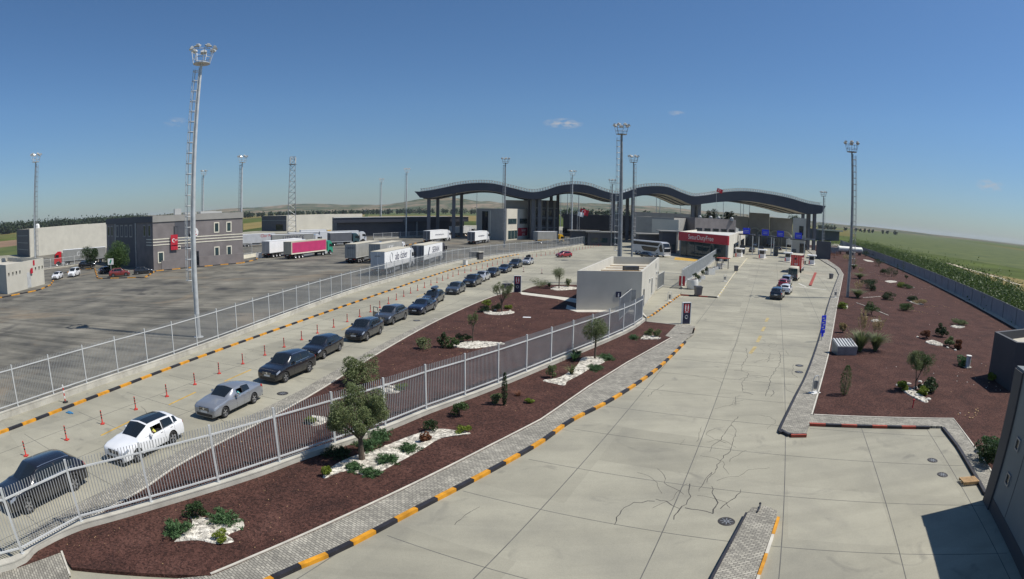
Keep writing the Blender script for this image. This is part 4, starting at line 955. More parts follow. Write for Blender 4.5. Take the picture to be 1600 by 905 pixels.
Block_up = Bld('office_wing', 'plain brown grey upper block rising behind the cream terminal corner', [(-3.37,226.00), (6.01,228.00), (6.43,244.00), (-3.58,240.00)], 14.94, 'grey_render', 'roof_grey', roof_drop=.5)
W0, W1 = (6.08,226.00), (17.78,236.00)
Tu = Bld('office_wing', 'dark grey three storey wing with columns right of the cream terminal corner', [W0, W1, (W1[0]-2, W1[1]+14), (W0[0]-2, W0[1]+14)], 15.24, 'render_dark', 'roof_grey', roof_drop=.5)
k = Tu.near(W0); fb = [i for i in range(4) if set((i, (i+1) % 4)) == set((k, Tu.near(W1)))][0]
for z in (2.4, 6.3, 10.2):
    for f in (.28, .5, .72): Tu.window(fb, f, z, 2.2, 2.2, 'render_dark', 'glass', .15, bars=1)
    Tu.box(fb, .5, z+1.95, Tu.face(fb)[3]-1, .35, .5, .3, M['galv_dark'], 'floor_band')
for f in (.06, .17, .39, .61, .86): Tu.box(fb, f, Tu.h/2, .8, Tu.h-.3, .7, .6, M['grey_render'], 'pilaster')
# --- duty free shop
F0, F1, F2 = (46.04,157.11), (53.77,138.75), (99.92,233.82)
Sh = Bld('duty_free_shop', 'glass fronted shop with a long red fascia and duty free lettering', para(F0, F1, F2), 6.6, 'panel_cream', 'roof_pale', roof_drop=.5)
k = Sh.near(F1); fa = [i for i in range(4) if set((i, (i+1) % 4)) == set((k, Sh.near(F0)))][0]; fb = [i for i in range(4) if set((i, (i+1) % 4)) == set((k, Sh.near(F2)))][0]
LA = Sh.face(fa)[3]; LB = Sh.face(fb)[3]
Sh.box(fa, .5, 5.35, LA+.3, 2.3, .5, .3, M['red_sign'], 'fascia'); Sh.box(fa, .5, 2.1, LA-.8, 4.1, .2, .06, M['glass_teal'], 'shop_window')
for f in (.02, .98): Sh.box(fa, f, 2.1, .6, 4.2, .4, .1, M['galv_dark'], 'pilaster')
for k_ in range(1, 6): Sh.box(fa, k_/6, 2.1, .12, 4.1, .15, .1, M['steel_dark'], 'mullion')
a, d, n, L = Sh.face(fa); q = a+d*(L*.5)+n*.31; text_mesh('lettering', 'SeturDutyFree', 1.75, M['ink_white'], Sh.t, (q.x-d.x*.6, q.y-d.y*.6, 5.35), (R(90), 0, math.atan2(d.y, d.x)))
for f in (.3, .62, .93): Sh.box(fb, f, 1.9, LB*.22, 3.7, .2, .05, M['glass'], 'side_window')
Sh.box(fb, .7, 5.4, 1.6, 1.2, .3, .05, M['glass'], 'vent')
c = Vector(Sh.P[0])*.25+Vector(Sh.P[1])*.25+Vector(Sh.P[2])*.25+Vector(Sh.P[3])*.25
for dx, dy, s in ((-2, 0, (4.2, 2.6, 2.0)), (5, 1, (1.6, 1.4, 1.8)), (7, 3, (1.2, 1.2, 1.4)), (-6, 1, (1.2, 1.2, 1.6)), (1.5, 3, (1.5, 1.2, 1.2))):
    b = MB(); b.box((c.x+dx, c.y+dy, 6.1+s[2]/2), s, .4); b.box((c.x+dx, c.y+dy, 6.1+s[2]+.05), (s[0]*.5, s[1]*.5, .1), .4); b.build('roof_unit', M['lamp_head'] if s[0] < 4 else M['galv_dark'], Sh.t)
# --- blocks behind
def block(name, label, u0, u1, vt, dist, depth, wall, roof='roof_grey', wins=(), ang=0., drop=.5, hgt=None):
    p0, p1 = u0, u1
    d = (Vector(p1)-Vector(p0)).normalized(); n = Vector((-d.y, d.x))
    return Bld(name, label, [p0, p1, tuple(Vector(p1)+n*depth), tuple(Vector(p0)+n*depth)], hgt, wall, roof, roof_drop=drop)
def rowwin(B, fidx, zs, n_, w, h, fr='render_dark', gl='glass'):
    for z in zs:
        for k in range(n_): B.window(fidx, (k+.5)/n_, z, w, h, fr, gl, .12)
Q = block('customs_building', 'dark three storey building with rooftop units behind the duty free shop', (59.95,186.61), (76.83,191.13), 0, 0, 14, 'render_brown', hgt=10.55); rowwin(Q, 0, (2.5, 6.4), 5, 2.6, 1.7)
for dx in (3, 7, 10, 15):
    b = MB(); b.lathe([(.7, Q.h-.5), (.7, Q.h+.5), (.4, Q.h+.8), (0, Q.h+.9)], (dx, 4, 0), 10); b.build('roof_vent', M['galv_dark'], Q.t)
Q = block('customs_building', 'low grey hall with cream panel left of the duty free shop, behind the dark booths', (39.33,185.88), (50.43,179.03), 0, 0, 16, 'grey_render', hgt=10.20); Q.box(0, .78, Q.h-2.8, 9, 4.4, .3, .1, M['panel_cream'], 'cream_panel'); rowwin(Q, 0, (2.2,), 6, 3.2, 2.6)
Q = block('customs_building', 'long dark hall beneath the second canopy wave behind the red flags', (22.10,259.06), (50.91,244.76), 0, 0, 25, 'render_dark', hgt=9.84); rowwin(Q, 0, (2.5,), 9, 4, 2.2)
Q = block('customs_building', 'grey hall with dark strip windows under the third canopy wave', (61.09,293.71), (91.45,285.72), 0, 0, 20, 'grey_render', hgt=11.96); rowwin(Q, 0, (Q.h-3.2,), 4, 7, 1.6)
Q = block('gate_building', 'tall plain grey gate building with arched openings far under the last canopy wave', (103.21,240.82), (111.84,236.93), 0, 0, 12, 'grey_render', hgt=14.02); 
for f in (.3, .75):
    a, d, n, L = Q.face(0); b = MB(); pts = [(a.x+d.x*(L*f+3.3*math.cos(t))-.0, a.y+d.y*(L*f+3.3*math.cos(t))-.35, 4+3.3*math.sin(t)) for t in [math.pi*k/10 for k in range(11)]]
    b.tube([(pts[0][0], pts[0][1], 0)]+pts+[(pts[-1][0], pts[-1][1], 0)], .35, 6); b.build('arch', M['panel_white'], Q.t)
Q = block('gate_building', 'lower grey arched wing right of the tall gate building', (112.81,238.68), (122.36,233.93), 0, 0, 10, 'grey_render', hgt=12.42)
for f in (.25, .7):
    a, d, n, L = Q.face(0); b = MB(); pts = [(a.x+d.x*(L*f+3.0*math.cos(t)), a.y+d.y*(L*f+3.0*math.cos(t))-.35, 3.6+3.0*math.sin(t)) for t in [math.pi*k/10 for k in range(11)]]
    b.tube([(pts[0][0], pts[0][1], 0)]+pts+[(pts[-1][0], pts[-1][1], 0)], .35, 6); b.build('arch', M['panel_white'], Q.t)
Q = block('gate_building', 'low grey wing left of the tall gate building behind the blue lane signs', (95.03,244.16), (103.06,240.88), 0, 0, 10, 'grey_render', hgt=12.10); rowwin(Q, 0, (3,), 4, 3, 2.4)
Q = block('control_building', 'two storey pale control building at the right end of the canopy', (95.20,181.55), (99.43,179.27), 0, 0, 10, 'hut', hgt=12.56); Q.window(0, .65, 8.3, 1.6, 3.2, 'render_dark', 'glass', .1); Q.window(0, .8, 2.4, 2.2, 3.2, 'render_dark', 'glass', .1); Q.box(0, .5, 5.6, 12, .5, .6, .5, M['galv_dark'], 'ledge')
Q = block('equipment_shed', 'dark low equipment shed right of the canopy end column', (95.43,164.30), (99.75,161.71), 0, 0, 8, 'render_dark', hgt=5.6)
Q = block('service_station', 'white flat canopy service station far off beyond the right end of the canopy', (212.35,362.36), (230.96,362.71), 0, 0, 14, 'render_dark', 'roof_pale', hgt=7.5, drop=.05); Q.box(0, .5, 7.3, 22, 1.0, 3, 2.5, M['panel_white'], 'roof_edge')
# --- guard building and wall beside the camera, right edge
G0, G1 = (38.95,32.84), (32.04,21.65)
gp = [G0, (G0[0]-1.2+8.5, G0[1]+6.2), (G0[0]+12, G0[1]+1), (38.2, 24.3), (33.8, 25.2)]
gp = [(38.67,32.49), (37.10,28.41), (43.5, 26.0), (47.5, 33.5)]
Gb = Bld('guard_building', 'low dark flat roofed building with pale parapet at the right edge of the gravel bed', gp, 3.80, 'wall_dark', 'roof_grey', pw=.35, roof_drop=.7)
w0, w1 = (20.60,15.50), (16.2, 7.2)
dw = (Vector(w0)-Vector(w1)).normalized(); nw = Vector((dw.y, -dw.x))
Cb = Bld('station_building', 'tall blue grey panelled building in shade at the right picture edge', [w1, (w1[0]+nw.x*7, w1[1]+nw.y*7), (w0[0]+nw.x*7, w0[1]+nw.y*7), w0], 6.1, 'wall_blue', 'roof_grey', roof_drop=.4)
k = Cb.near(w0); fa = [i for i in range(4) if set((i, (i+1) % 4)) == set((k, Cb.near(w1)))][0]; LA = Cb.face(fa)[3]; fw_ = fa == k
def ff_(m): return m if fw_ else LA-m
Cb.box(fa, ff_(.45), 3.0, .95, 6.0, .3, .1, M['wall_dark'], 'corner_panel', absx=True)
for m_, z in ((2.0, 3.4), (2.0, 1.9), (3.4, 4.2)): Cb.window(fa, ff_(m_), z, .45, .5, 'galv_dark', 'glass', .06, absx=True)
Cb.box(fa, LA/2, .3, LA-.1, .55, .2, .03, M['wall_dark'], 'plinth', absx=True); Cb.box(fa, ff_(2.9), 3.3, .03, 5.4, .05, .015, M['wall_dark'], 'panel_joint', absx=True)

# ================================================================ WAVY CANOPY
EDGE = [(-35.7, 223.0, 17.99, 15.65), (-31.7, 222.7, 18.45, 15.5), (-27.2, 222.4, 19.29, 16.35), (-21.1, 222.0, 20.5, 17.44), (-13.8, 221.5, 21.23, 18.32), (-7.8, 221.1, 21.02, 18.11), (-0.5, 220.6, 19.4, 16.5), (7.8, 220.0, 17.96, 15.31), (11.4, 219.7, 18.63, 15.86), (16.6, 219.4, 20.43, 17.54), (22.1, 219.0, 21.29, 18.4), (28.1, 218.6, 20.87, 17.85), (34.1, 218.1, 19.01, 16.36), (39.0, 217.8, 18.22, 15.45), (41.4, 217.6, 18.8, 16.14), (46.3, 217.3, 20.69, 17.54), (52.4, 216.9, 21.7, 18.78), (58.7, 216.4, 21.52, 18.59), (63.7, 216.1, 19.82, 16.88), (68.1, 215.8, 18.7, 15.39), (72.8, 215.4, 19.2, 16.0), (80.7, 214.9, 20.91, 17.31), (90.1, 214.2, 21.89, 18.13), (100.0, 213.5, 21.55, 17.5), (110.2, 212.8, 20.49, 16.13), (118.4, 212.2, 19.02, 14.75), (125.2, 211.8, 18.61, 15.34)]
EX = np.array([e[0] for e in EDGE]); ET = np.array([e[2] for e in EDGE]); EB = np.array([e[3] for e in EDGE])
def cr1(xs, ys, x):
    """smooth interpolation (monotone-ish cubic) of ys over xs"""
    m = np.gradient(ys, xs); i = int(np.clip(np.searchsorted(xs, x)-1, 0, len(xs)-2)); h = xs[i+1]-xs[i]; t = (x-xs[i])/h
    return (2*t**3-3*t*t+1)*ys[i]+(t**3-2*t*t+t)*h*m[i]+(-2*t**3+3*t*t)*ys[i+1]+(t**3-t*t)*h*m[i+1]
ct = thing('wavy_canopy', 'wide dark wavy canopy roof on tall columns spanning the border lanes', 'canopy', (0, 223., 0), 0)
DEP = 26.
xs = np.linspace(EX[0], EX[-1], 130); SL = -.0696
def fy(x): return (x-EX[0])*SL
tops = [float(cr1(EX, ET, x)) for x in xs]; bots = [float(cr1(EX, EB, x)) for x in xs]
def strip(name, f0, f1, m):
    b = MB(); vs = []
    for x, tz, bz in zip(xs, tops, bots): vs += [f0(x, tz, bz), f1(x, tz, bz)]
    b.add(vs, [(2*k, 2*k+2, 2*k+3, 2*k+1) for k in range(len(xs)-1)])
    return b.build(name, m, ct, True)
def beam(name, y0, y1, zt, zb, m):
    b = MB(); vs = []
    for x, tz, bz in zip(xs, tops, bots):
        t_, u_ = zt(tz, bz), zb(tz, bz)
        vs += [(x, fy(x)+y0, u_), (x, fy(x)+y1, u_), (x, fy(x)+y1, t_), (x, fy(x)+y0, t_)]
    fs = []
    for k in range(len(xs)-1):
        o = 4*k
        for j in range(4): fs.append((o+j, o+4+j, o+4+(j+1) % 4, o+(j+1) % 4))
    fs += [(0, 3, 2, 1)[::-1], tuple(4*(len(xs)-1)+j for j in range(4))]
    b.add(vs, fs); return b.build(name, m, ct, True)
beam('fascia', 0, .7, lambda t, b: t, lambda t, b: b, M['canopy_face'])
beam('fascia', DEP-.7, DEP, lambda t, b: t, lambda t, b: b, M['canopy_face'])
for y in (8.5, 17.): beam('roof_beam', y, y+.8, lambda t, b: b+1.0, lambda t, b: b-.25, M['canopy_face'])
beam('soffit', .72, DEP-.72, lambda t, b: b+1.6, lambda t, b: b+.1, M['canopy_under'])
beam('roof_deck', .72, DEP-.72, lambda t, b: t-.1, lambda t, b: t-.5, M['roof_pale'])
beam('cornice', -.15, .45, lambda t, b: t+.22, lambda t, b: t+.005, M['canopy_trim'])
beam('roof_rail', -.05, .3, lambda t, b: t+1.15, lambda t, b: t+.98, M['canopy_trim'])
b = MB()
for x in np.arange(EX[0]+.6, EX[-1]-.4, 1.0):
    z = float(cr1(EX, ET, x)); b.box((x, fy(x)+.12, z+.60), (.62, .12, .78))
b.build('roof_balustrade', M['canopy_trim'], ct)
for sx, xx in ((-1, EX[0]), (1, EX[-1])):
    b = MB(); tz, bz = (tops[0], bots[0]) if sx < 0 else (tops[-1], bots[-1])
    y0 = fy(xx); o_ = -sx*.02
    b.add([(xx+sx*2.2, y0+.05, tz+.1), (xx+sx*2.2, y0+DEP, tz+.1), (xx+o_, y0+DEP, bz), (xx+o_, y0+.05, bz), (xx+o_, y0+.05, tz), (xx+o_, y0+DEP, tz)], [(0, 1, 2, 3), (0, 4, 5, 1), (0, 3, 4), (1, 5, 2)])
    b.build('end_fascia', M['canopy_face'], ct)
for (px, yo) in (((-32.54,225.50), 0), ((-31.29,243.00), 0), ((-22.82,225.50), 0), ((-21.39,243.00), 0), ((7.53,223.00), 0), ((9.95,223.00), 0), ((15.55,242.00), 0), ((18.32,242.00), 0),
      ((37.90,221.00), 0), ((40.14,221.00), 0), ((47.12,240.00), 0), ((49.45,240.00), 0), ((69.26,219.00), 0), ((71.94,219.00), 0), ((76.43,238.00), 0), ((121.04,216.00), 0), ((122.84,214.00), 0), ((127.98,234.00), 0), ((130.78,234.00), 0)):
    x, y = px; zt = float(cr1(EX, EB, min(max(x, EX[0]), EX[-1])))+.9
    b = MB(); b.prism([(x-.62, y-223-.62), (x+.62, y-223-.62), (x+.62, y-223+.62), (x-.62, y-223+.62)], 0, zt); b.build('column', M['concrete_col'], ct)

# ================================================================ CARS
class CarShape:
    """smooth lofted car skin: S(i, j) with i along the car (front to back) and j from sill (0) over shoulder (4) and roof edge (5) to the centre line (6)"""
    def __init__(s, L, W, H, cowl, atop, ctop, tail, zh, zb, ztail, nose=.62, g=.2, roofw=.71, notch=False):
        hw = W/2; s.L = L; s.W = W; s.H = H
        x = L/2
        # (x, belt or bonnet height, half width, roof height or None)
        st = [(x, nose-.03, .83*hw, None), (x-.07, nose+.07, .92*hw, None), (x-.36, zh-.07, .972*hw, None), (x-.85, zh-.01, hw, None), (cowl, zh+.06, hw, None),
              (atop, zb, hw, H-.02), ((atop*2+ctop)/3, zb+.005, hw, H), ((atop+ctop*2)/3, zb+.02, hw, H-.02), (ctop, zb+.03, .975*hw, H-.085)]
        if notch: st += [(tail, ztail, .97*hw, None), (-x+.30, ztail-.01, .95*hw, None), (-x+.06, ztail-.07, .90*hw, None), (-x, ztail-.2, .84*hw, None)]
        else: st += [(tail, ztail, .955*hw, None), (-x+.07, ztail-.10, .93*hw, None), (-x, ztail-.26, .87*hw, None)]
        G_ = []
        for (xx, zb_, w, zr) in st:
            end = 1.0 if abs(xx) < x-.2 else .9
            row = [(xx, .80*w, g+.02), (xx, .965*w, g+.10), (xx, w, g+(zb_-g)*.45), (xx, .99*w, zb_-.14), (xx, .93*w, zb_)]
            if zr is None: row += [(xx, .62*w, zb_+.035), (xx, 0, zb_+.055)]
            else: row += [(xx, roofw*w, zr-.075), (xx, 0, zr+.015)]
            G_.append(row)
        s.G = np.array(G_); s.n = len(st)
        s.I = dict(cowl=4, atop=5, b1=6, b2=7, ctop=8, tail=9)
    def _cr(s, P, t, tens=.5):
        i = int(min(max(math.floor(t), 0), len(P)-2)); u = t-i
        p0 = P[max(i-1, 0)]; p1 = P[i]; p2 = P[i+1]; p3 = P[min(i+2, len(P)-1)]
        m1 = (p2-p0)*tens*.55; m2 = (p3-p1)*tens*.55
        return (2*u**3-3*u*u+1)*p1+(u**3-2*u*u+u)*m1+(-2*u**3+3*u*u)*p2+(u**3-u*u)*m2
    def S(s, i, j):
        sg = 1 if j >= 0 else 1
        rows = np.array([s._cr(s.G[:, k], i) for k in range(7)])
        return s._cr(rows, j)
    def body(s, arches, rad):
        mb = MB(); ii = []
        for k in range(s.n-1): ii += [k+q/4 for q in range(4)]
        ii.append(s.n-1); jj = [0, .5, 1, 1.5, 2, 2.5, 3, 3.4, 3.7, 4, 4.33, 4.66, 5, 5.33, 5.66, 6]
        rows = []
        for i in ii:
            R_ = [s.S(i, j) for j in jj]; rows.append([(p[0], p[1], p[2]) for p in R_]+[(p[0], -p[1], p[2]) for p in R_[-2::-1]])
        n = len(rows[0]); vs = [p for r in rows for p in r]; fs = []
        for a in range(len(rows)-1):
            for b in range(n-1): fs.append((a*n+b, a*n+b+1, (a+1)*n+b+1, (a+1)*n+b))
            fs.append((a*n+n-1, a*n, (a+1)*n, (a+1)*n+n-1))
        fs.append(tuple(range(n))[::-1]); fs.append(tuple((len(rows)-1)*n+k for k in range(n)))
        mb.add(vs, fs)
        return mb
    def patch(s, i0, i1, j0, j1, ni=6, nj=4, off=.006, side=1, skew=None):
        """a panel lying `off` outside the skin; skew=(di_at_j1_start, di_at_j1_end) slants its ends"""
        vs = []; 
        for a in range(ni+1):
            for b in range(nj+1):
                fb = b/nj; k0, k1 = i0, i1
                if skew: k0 += skew[0]*fb; k1 += skew[1]*fb
                i = k0+(k1-k0)*a/ni; j = j0+(j1-j0)*fb
                e = .02; p = s.S(i, j); du = s.S(min(i+e, s.n-1), j)-s.S(max(i-e, 0), j); dv = s.S(i, min(j+e, 6))-s.S(i, max(j-e, 0))
                nr = np.cross(du, dv); nn = np.linalg.norm(nr); nr = nr/nn if nn > 1e-9 else np.array([0, 0, 1.])
                c = np.array([p[0]*.0, 0, .5*s.H]); 
                if np.dot(nr, p-np.array([p[0]*.8, 0, .45])) < 0: nr = -nr
                p = p+nr*off; vs.append((p[0], p[1]*side, p[2]))
        fs = []
        for a in range(ni):
            for b in range(nj):
                k = a*(nj+1)+b; q = (k, k+1, k+nj+2, k+nj+1); fs.append(q if side < 0 else q[::-1])
        return vs, fs

def wheel_meshes(rad, wid, dark=False, spokes=5):
    ty = MB(); ty.lathe([(rad*.64, -wid/2), (rad*.90, -wid/2), (rad*.985, -wid/2+.03), (rad, 0), (rad*.985, wid/2-.03), (rad*.90, wid/2), (rad*.64, wid/2)], n=22, axis='y')
    rm = MB(); rm.lathe([(0, wid/2-.07), (rad*.55, wid/2-.075), (rad*.60, wid/2-.02), (rad*.665, wid/2-.005), (rad*.665, -wid/2)], n=22, axis='y')
    sp_ = MB(); sp_.lathe([(0, wid/2-.02), (rad*.14, wid/2-.02), (rad*.15, wid/2-.07)], n=12, axis='y')
    for k in range(spokes):
        a = 2*math.pi*k/spokes
        for da in (-.13, .13):
            c, s_ = math.cos(a+da), math.sin(a+da); Mx = Matrix(((c, 0, -s_), (0, 1, 0), (s_, 0, c)))
            sp_.box((c*rad*.35, wid/2-.035, s_*rad*.35), (rad*.52, .03, rad*.10), 0, None, Mx)
    return ty, rm, sp_

def cut_arches(o, axles, rad, hw):
    """opens round wheel arches in the body shell"""
    c = MB(); 
    for x in axles:
        for sgn in (-1, 1): c.cyl((x, sgn*(hw-.36), rad+.01), (x, sgn*(hw+.2), rad+.01), rad+.055, n=26)
    cu = c.build('cutter', M['black_plastic'])
    for q in (cu, o):
        bb = bmesh.new(); bb.from_mesh(q.data); bmesh.ops.remove_doubles(bb, verts=bb.verts, dist=1e-5); bmesh.ops.recalc_face_normals(bb, faces=bb.faces); bb.to_mesh(q.data); bb.free()
    o.data.materials.append(M['black_plastic'])
    md = o.modifiers.new('arches', 'BOOLEAN'); md.operation = 'DIFFERENCE'; md.object = cu; md.solver = 'EXACT'
    try: md.material_mode = 'TRANSFER'
    except Exception: pass
    dg = bpy.context.evaluated_depsgraph_get(); me = bpy.data.meshes.new_from_object(o.evaluated_get(dg))
    if len(me.vertices) < len(o.data.vertices)*.7:
        md.solver = 'FAST'; dg = bpy.context.evaluated_depsgraph_get(); me = bpy.data.meshes.new_from_object(o.evaluated_get(dg))
    print('BODY', len(o.data.vertices), len(me.vertices))
    o.modifiers.clear(); o.data = me; bpy.data.objects.remove(cu)
    me.polygons.foreach_set('use_smooth', [True]*len(me.polygons)); me.set_sharp_from_angle(angle=R(35))

def make_car(kind_, paint_, dims, style):
    """one car of a kind, origin on the ground under its middle, nose along +X"""
    L, W, H = dims['L'], dims['W'], dims['H']; t = thing('parked_car', 'car', 'car')
    cs = CarShape(L, W, H, dims['cowl'], dims['atop'], dims['ctop'], dims['tail'], dims['zh'], dims['zb'], dims['zt'], dims.get('nose', .64), dims.get('g', .19), dims.get('roofw', .68), dims.get('notch', False))
    rad = dims['rad']; ax = (dims['fa'], dims['fa']-dims['wb'])
    o = cs.body(ax, rad).build('body', [paint_], t, True); cut_arches(o, ax, rad, W/2)
    gl = M['glass']; I = cs.I
    def panels(name, specs, m, label=None):
        b = MB()
        for sp_ in specs: b.add(*cs.patch(**sp_))
        return b.build(name, m, t, 'full')
    panels('windshield', [dict(i0=4.10, i1=4.93, j0=5.06, j1=6, side=1, nj=5), dict(i0=4.10, i1=4.93, j0=5.06, j1=6, side=-1, nj=5)], gl)
    re = I['tail']
    panels('rear_window', [dict(i0=8.12, i1=8.80, j0=5.08, j1=6, side=1, nj=5), dict(i0=8.12, i1=8.80, j0=5.08, j1=6, side=-1, nj=5)], gl)
    for sd_ in (1, -1):
        panels('side_window', [dict(i0=4.42, i1=6.42, j0=4.10, j1=4.86, side=sd_, ni=8, skew=(.36, 0))], gl)
        panels('side_window', [dict(i0=6.52, i1=8.0 if dims.get('notch') else 7.62, j0=4.10, j1=4.86, side=sd_, skew=(0, -.10))], gl)
        if not dims.get('notch') : panels('side_window', [dict(i0=7.70, i1=8.32, j0=4.14, j1=4.84, side=sd_, skew=(0, -.22))], gl)
        panels('pillar_trim', [dict(i0=6.40, i1=6.54, j0=4.10, j1=4.86, side=sd_, ni=1, off=.004)], M['black_plastic'])
        if dims.get('chromeline', 1): panels('window_trim', [dict(i0=4.5, i1=7.9, j0=4.0, j1=4.07, side=sd_, ni=10, nj=1, off=.008)], M['chrome'] if style in ('suv', 'sedan') else M['black_plastic'])
        panels('headlight', [dict(i0=.62, i1=2.05, j0=3.25, j1=3.95, side=sd_, off=.01)], M['headlamp'])
        n_ = cs.n-1
        panels('tail_light', [dict(i0=n_-2.0 if not dims.get('notch') else n_-1.9, i1=n_-.35, j0=3.0, j1=3.95, side=sd_, off=.01)], M['taillamp'])
        panels('sill_trim', [dict(i0=3.0, i1=n_-2.4, j0=.55, j1=1.05, side=sd_, ni=10, nj=2, off=.012)], M['black_plastic'])
        if style == 'suv':
            for h_ in range(1): panels('roof_rail', [dict(i0=5.1, i1=8.0, j0=5.02, j1=5.10, side=sd_, ni=8, nj=1, off=.05)], M['chrome'])
        mr = MB(); p = cs.S(4.9, 4.1); mr.lathe([(0, -.11), (.07, -.10), (.10, -.03), (.10, .05), (0, .09)], (p[0]+.02, sd_*(abs(p[1])+.13), p[2]+.05), 8, 'y'); mr.cyl((p[0], sd_*(abs(p[1])-.02), p[2]-.02), (p[0]+.02, sd_*(abs(p[1])+.1), p[2]+.03), .025, n=5)
        mr.build('door_mirror', paint_, t, True)
        for i_, e_, j0_, j1_ in ((6.46, .006, 1.1, 4.05), (4.87, .007, 1.1, 3.9), (7.647, .007, 1.6, 4.0)):
            dl = MB(); dl.add(*cs.patch(i0=i_-e_, i1=i_+e_, j0=j0_, j1=j1_, ni=1, nj=10, side=sd_, off=.003)); dl.build('door_seam', M['black_plastic'], t)
        for i_ in (6.2, 7.35):
            hd = MB(); p = cs.S(i_, 3.35); hd.box((p[0], sd_*(abs(p[1])+.012), p[2]), (.17, .025, .025))
            hd.build('door_handle', M['chrome'] if style != 'hatch' else paint_, t)
    x = L/2; w = W/2*.78
    b = MB(); b.box((x+.003, 0, dims['nose']-.03 if 'nose' in dims else .6), (.03, w*1.05, .2)); go_ = b.build('grille', M['black_plastic'], t)
    for z in (-.05, .05): b = MB(); b.box((x+.02, 0, dims['nose']-.03+z), (.012, w*.98, .022)); b.build('grille_bar', M['chrome'] if style in ('suv', 'sedan') else M['galv_dark'], go_)
    b = MB(); b.box((x+.004, 0, dims['g']+.13 if 'g' in dims else .33), (.03, w*1.7, .16)); b.build('bumper_intake', M['black_plastic'], t)
    b = MB(); b.lathe([(0, 0), (.07, 0), (.07, .018), (0, .02)], (0, 0, 0), 12); eo = b.build('badge', M['chrome'], t); eo.location = (x+.018, 0, dims.get('nose', .64)-.0); eo.rotation_euler = (0, R(90), 0)
    for xx, z in ((x+.02, dims.get('nose', .64)-.17), (-x-.004, dims['zt']-.38)): b = MB(); b.box((xx, 0, z), (.012, .50, .11)); b.build('number_plate', M['plate'], t)
    b = MB(); b.box((-x+.0, 0, dims.get('g', .19)+.12), (.04, W*.8, .2)); b.build('rear_bumper', M['black_plastic'], t)
    ty, rm, sp_ = wheel_meshes(rad, .225, style == 'dark')
    first = None
    for xx in ax:
        for sd_ in (1, -1):
            if first is None:
                wt = ty.build('wheel', M['rubber'], t, True); w2 = rm.build('rim', M['steel_dark'], wt, True); w3 = sp_.build('spokes', M['rim'] if dims.get('rim', 1) else M['rim_dark'], wt); first = (wt, w2, w3)
            else:
                wt = first[0].copy(); col.objects.link(wt); wt.parent = t
                for q in first[1:]: c = q.copy(); col.objects.link(c); c.parent = wt
            wt.location = (xx, sd_*(W/2-.125), rad); wt.rotation_euler = (0, 0, 0 if sd_ > 0 else math.pi)
    return t, cs
SUV = dict(L=4.66, W=1.89, H=1.65, cowl=1.22, atop=.38, ctop=-1.52, tail=-2.16, zh=1.0, zb=1.08, zt=1.10, nose=.74, g=.22, rad=.355, fa=1.42, wb=2.80, roofw=.74)
WAG = dict(L=4.70, W=1.83, H=1.50, cowl=1.12, atop=.26, ctop=-1.74, tail=-2.22, zh=.90, zb=.96, zt=.98, nose=.66, g=.18, rad=.325, fa=1.42, wb=2.72, roofw=.72)
SED = dict(L=4.80, W=1.80, H=1.44, cowl=1.12, atop=.32, ctop=-1.02, tail=-1.62, zh=.90, zb=.94, zt=.99, nose=.66, g=.18, rad=.32, fa=1.50, wb=2.83, roofw=.71, notch=True)
HAT = dict(L=4.26, W=1.79, H=1.48, cowl=1.08, atop=.24, ctop=-1.42, tail=-2.0, zh=.90, zb=.96, zt=1.0, nose=.66, g=.18, rad=.315, fa=1.30, wb=2.63, roofw=.72)
CMP = dict(L=4.02, W=1.74, H=1.50, cowl=1.10, atop=.30, ctop=-1.45, tail=-1.90, zh=.94, zb=.98, zt=1.0, nose=.68, g=.19, rad=.30, fa=1.22, wb=2.50, roofw=.72)
VAN = dict(L=4.40, W=1.80, H=1.82, cowl=1.30, atop=.62, ctop=-1.95, tail=-2.14, zh=1.06, zb=1.10, zt=1.12, nose=.74, g=.19, rad=.31, fa=1.35, wb=2.70, roofw=.78)
P0 = M['p_black']
proto = {}
for nm, dm, stl in (('suv', SUV, 'suv'), ('wagon', WAG, 'wagon'), ('sedan', SED, 'sedan'), ('hatch', HAT, 'hatch'), ('compact', CMP, 'hatch'), ('van', VAN, 'van')):
    proto[nm] = make_car(nm, P0, dm, stl)
used_proto = set()
def place_car(nm, pos, pt, label, group=None, cat='car', name='parked_car'):
    root, cs = proto[nm]
    # copies are always taken from the untouched first one; it is removed at the end
    o = dup(root, (pos[0], pos[1], 0.006), pos[2], label, group); o.name = name; o['category'] = cat
    if pt is not P0: recolour(o, P0, pt)
    return o
def car_part(o, nm, name, specs, m):
    cs = proto[nm][1]; b = MB()
    for s_ in specs: b.add(*cs.patch(**s_))
    return b.build(name, m, o, 'full')
GQ = 'cars queuing in the lane beside the yard fence'
c_first = place_car('suv', (-19.33,15.09,-1.793), P0, 'large black car at the head of the queue behind the front fence', GQ)
car_part(c_first, 'suv', 'chrome_strip', [dict(i0=4.5, i1=7.7, j0=4.02, j1=4.09, side=1, ni=8, nj=1, off=.012, skew=(.02, 0))], M['chrome'])
c_white = place_car('wagon', (-17.62,21.70,-1.748), M['p_white'], 'white estate car with a black panoramic roof and open driver window', GQ)
car_part(c_white, 'wagon', 'sunroof', [dict(i0=5.15, i1=7.5, j0=5.18, j1=6, side=1, off=.005), dict(i0=5.15, i1=7.5, j0=5.18, j1=6, side=-1, off=.005)], M['glass'])
c_silver = place_car('sedan', (-16.05,28.78,-1.787), M['p_silver'], 'silver saloon with a chrome grille and the driver arm on the window', GQ)
place_car('suv', (-15.09,36.05,-1.846), P0, 'glossy black crossover with black wheels behind the silver saloon', GQ)
place_car('hatch', (-14.56,42.31,-1.756), P0, 'black hatchback following the glossy black crossover', GQ)
place_car('suv', (-12.77,48.92,-1.754), M['p_dark'], 'anthracite crossover with silver wheels directly behind the black hatchback', GQ)
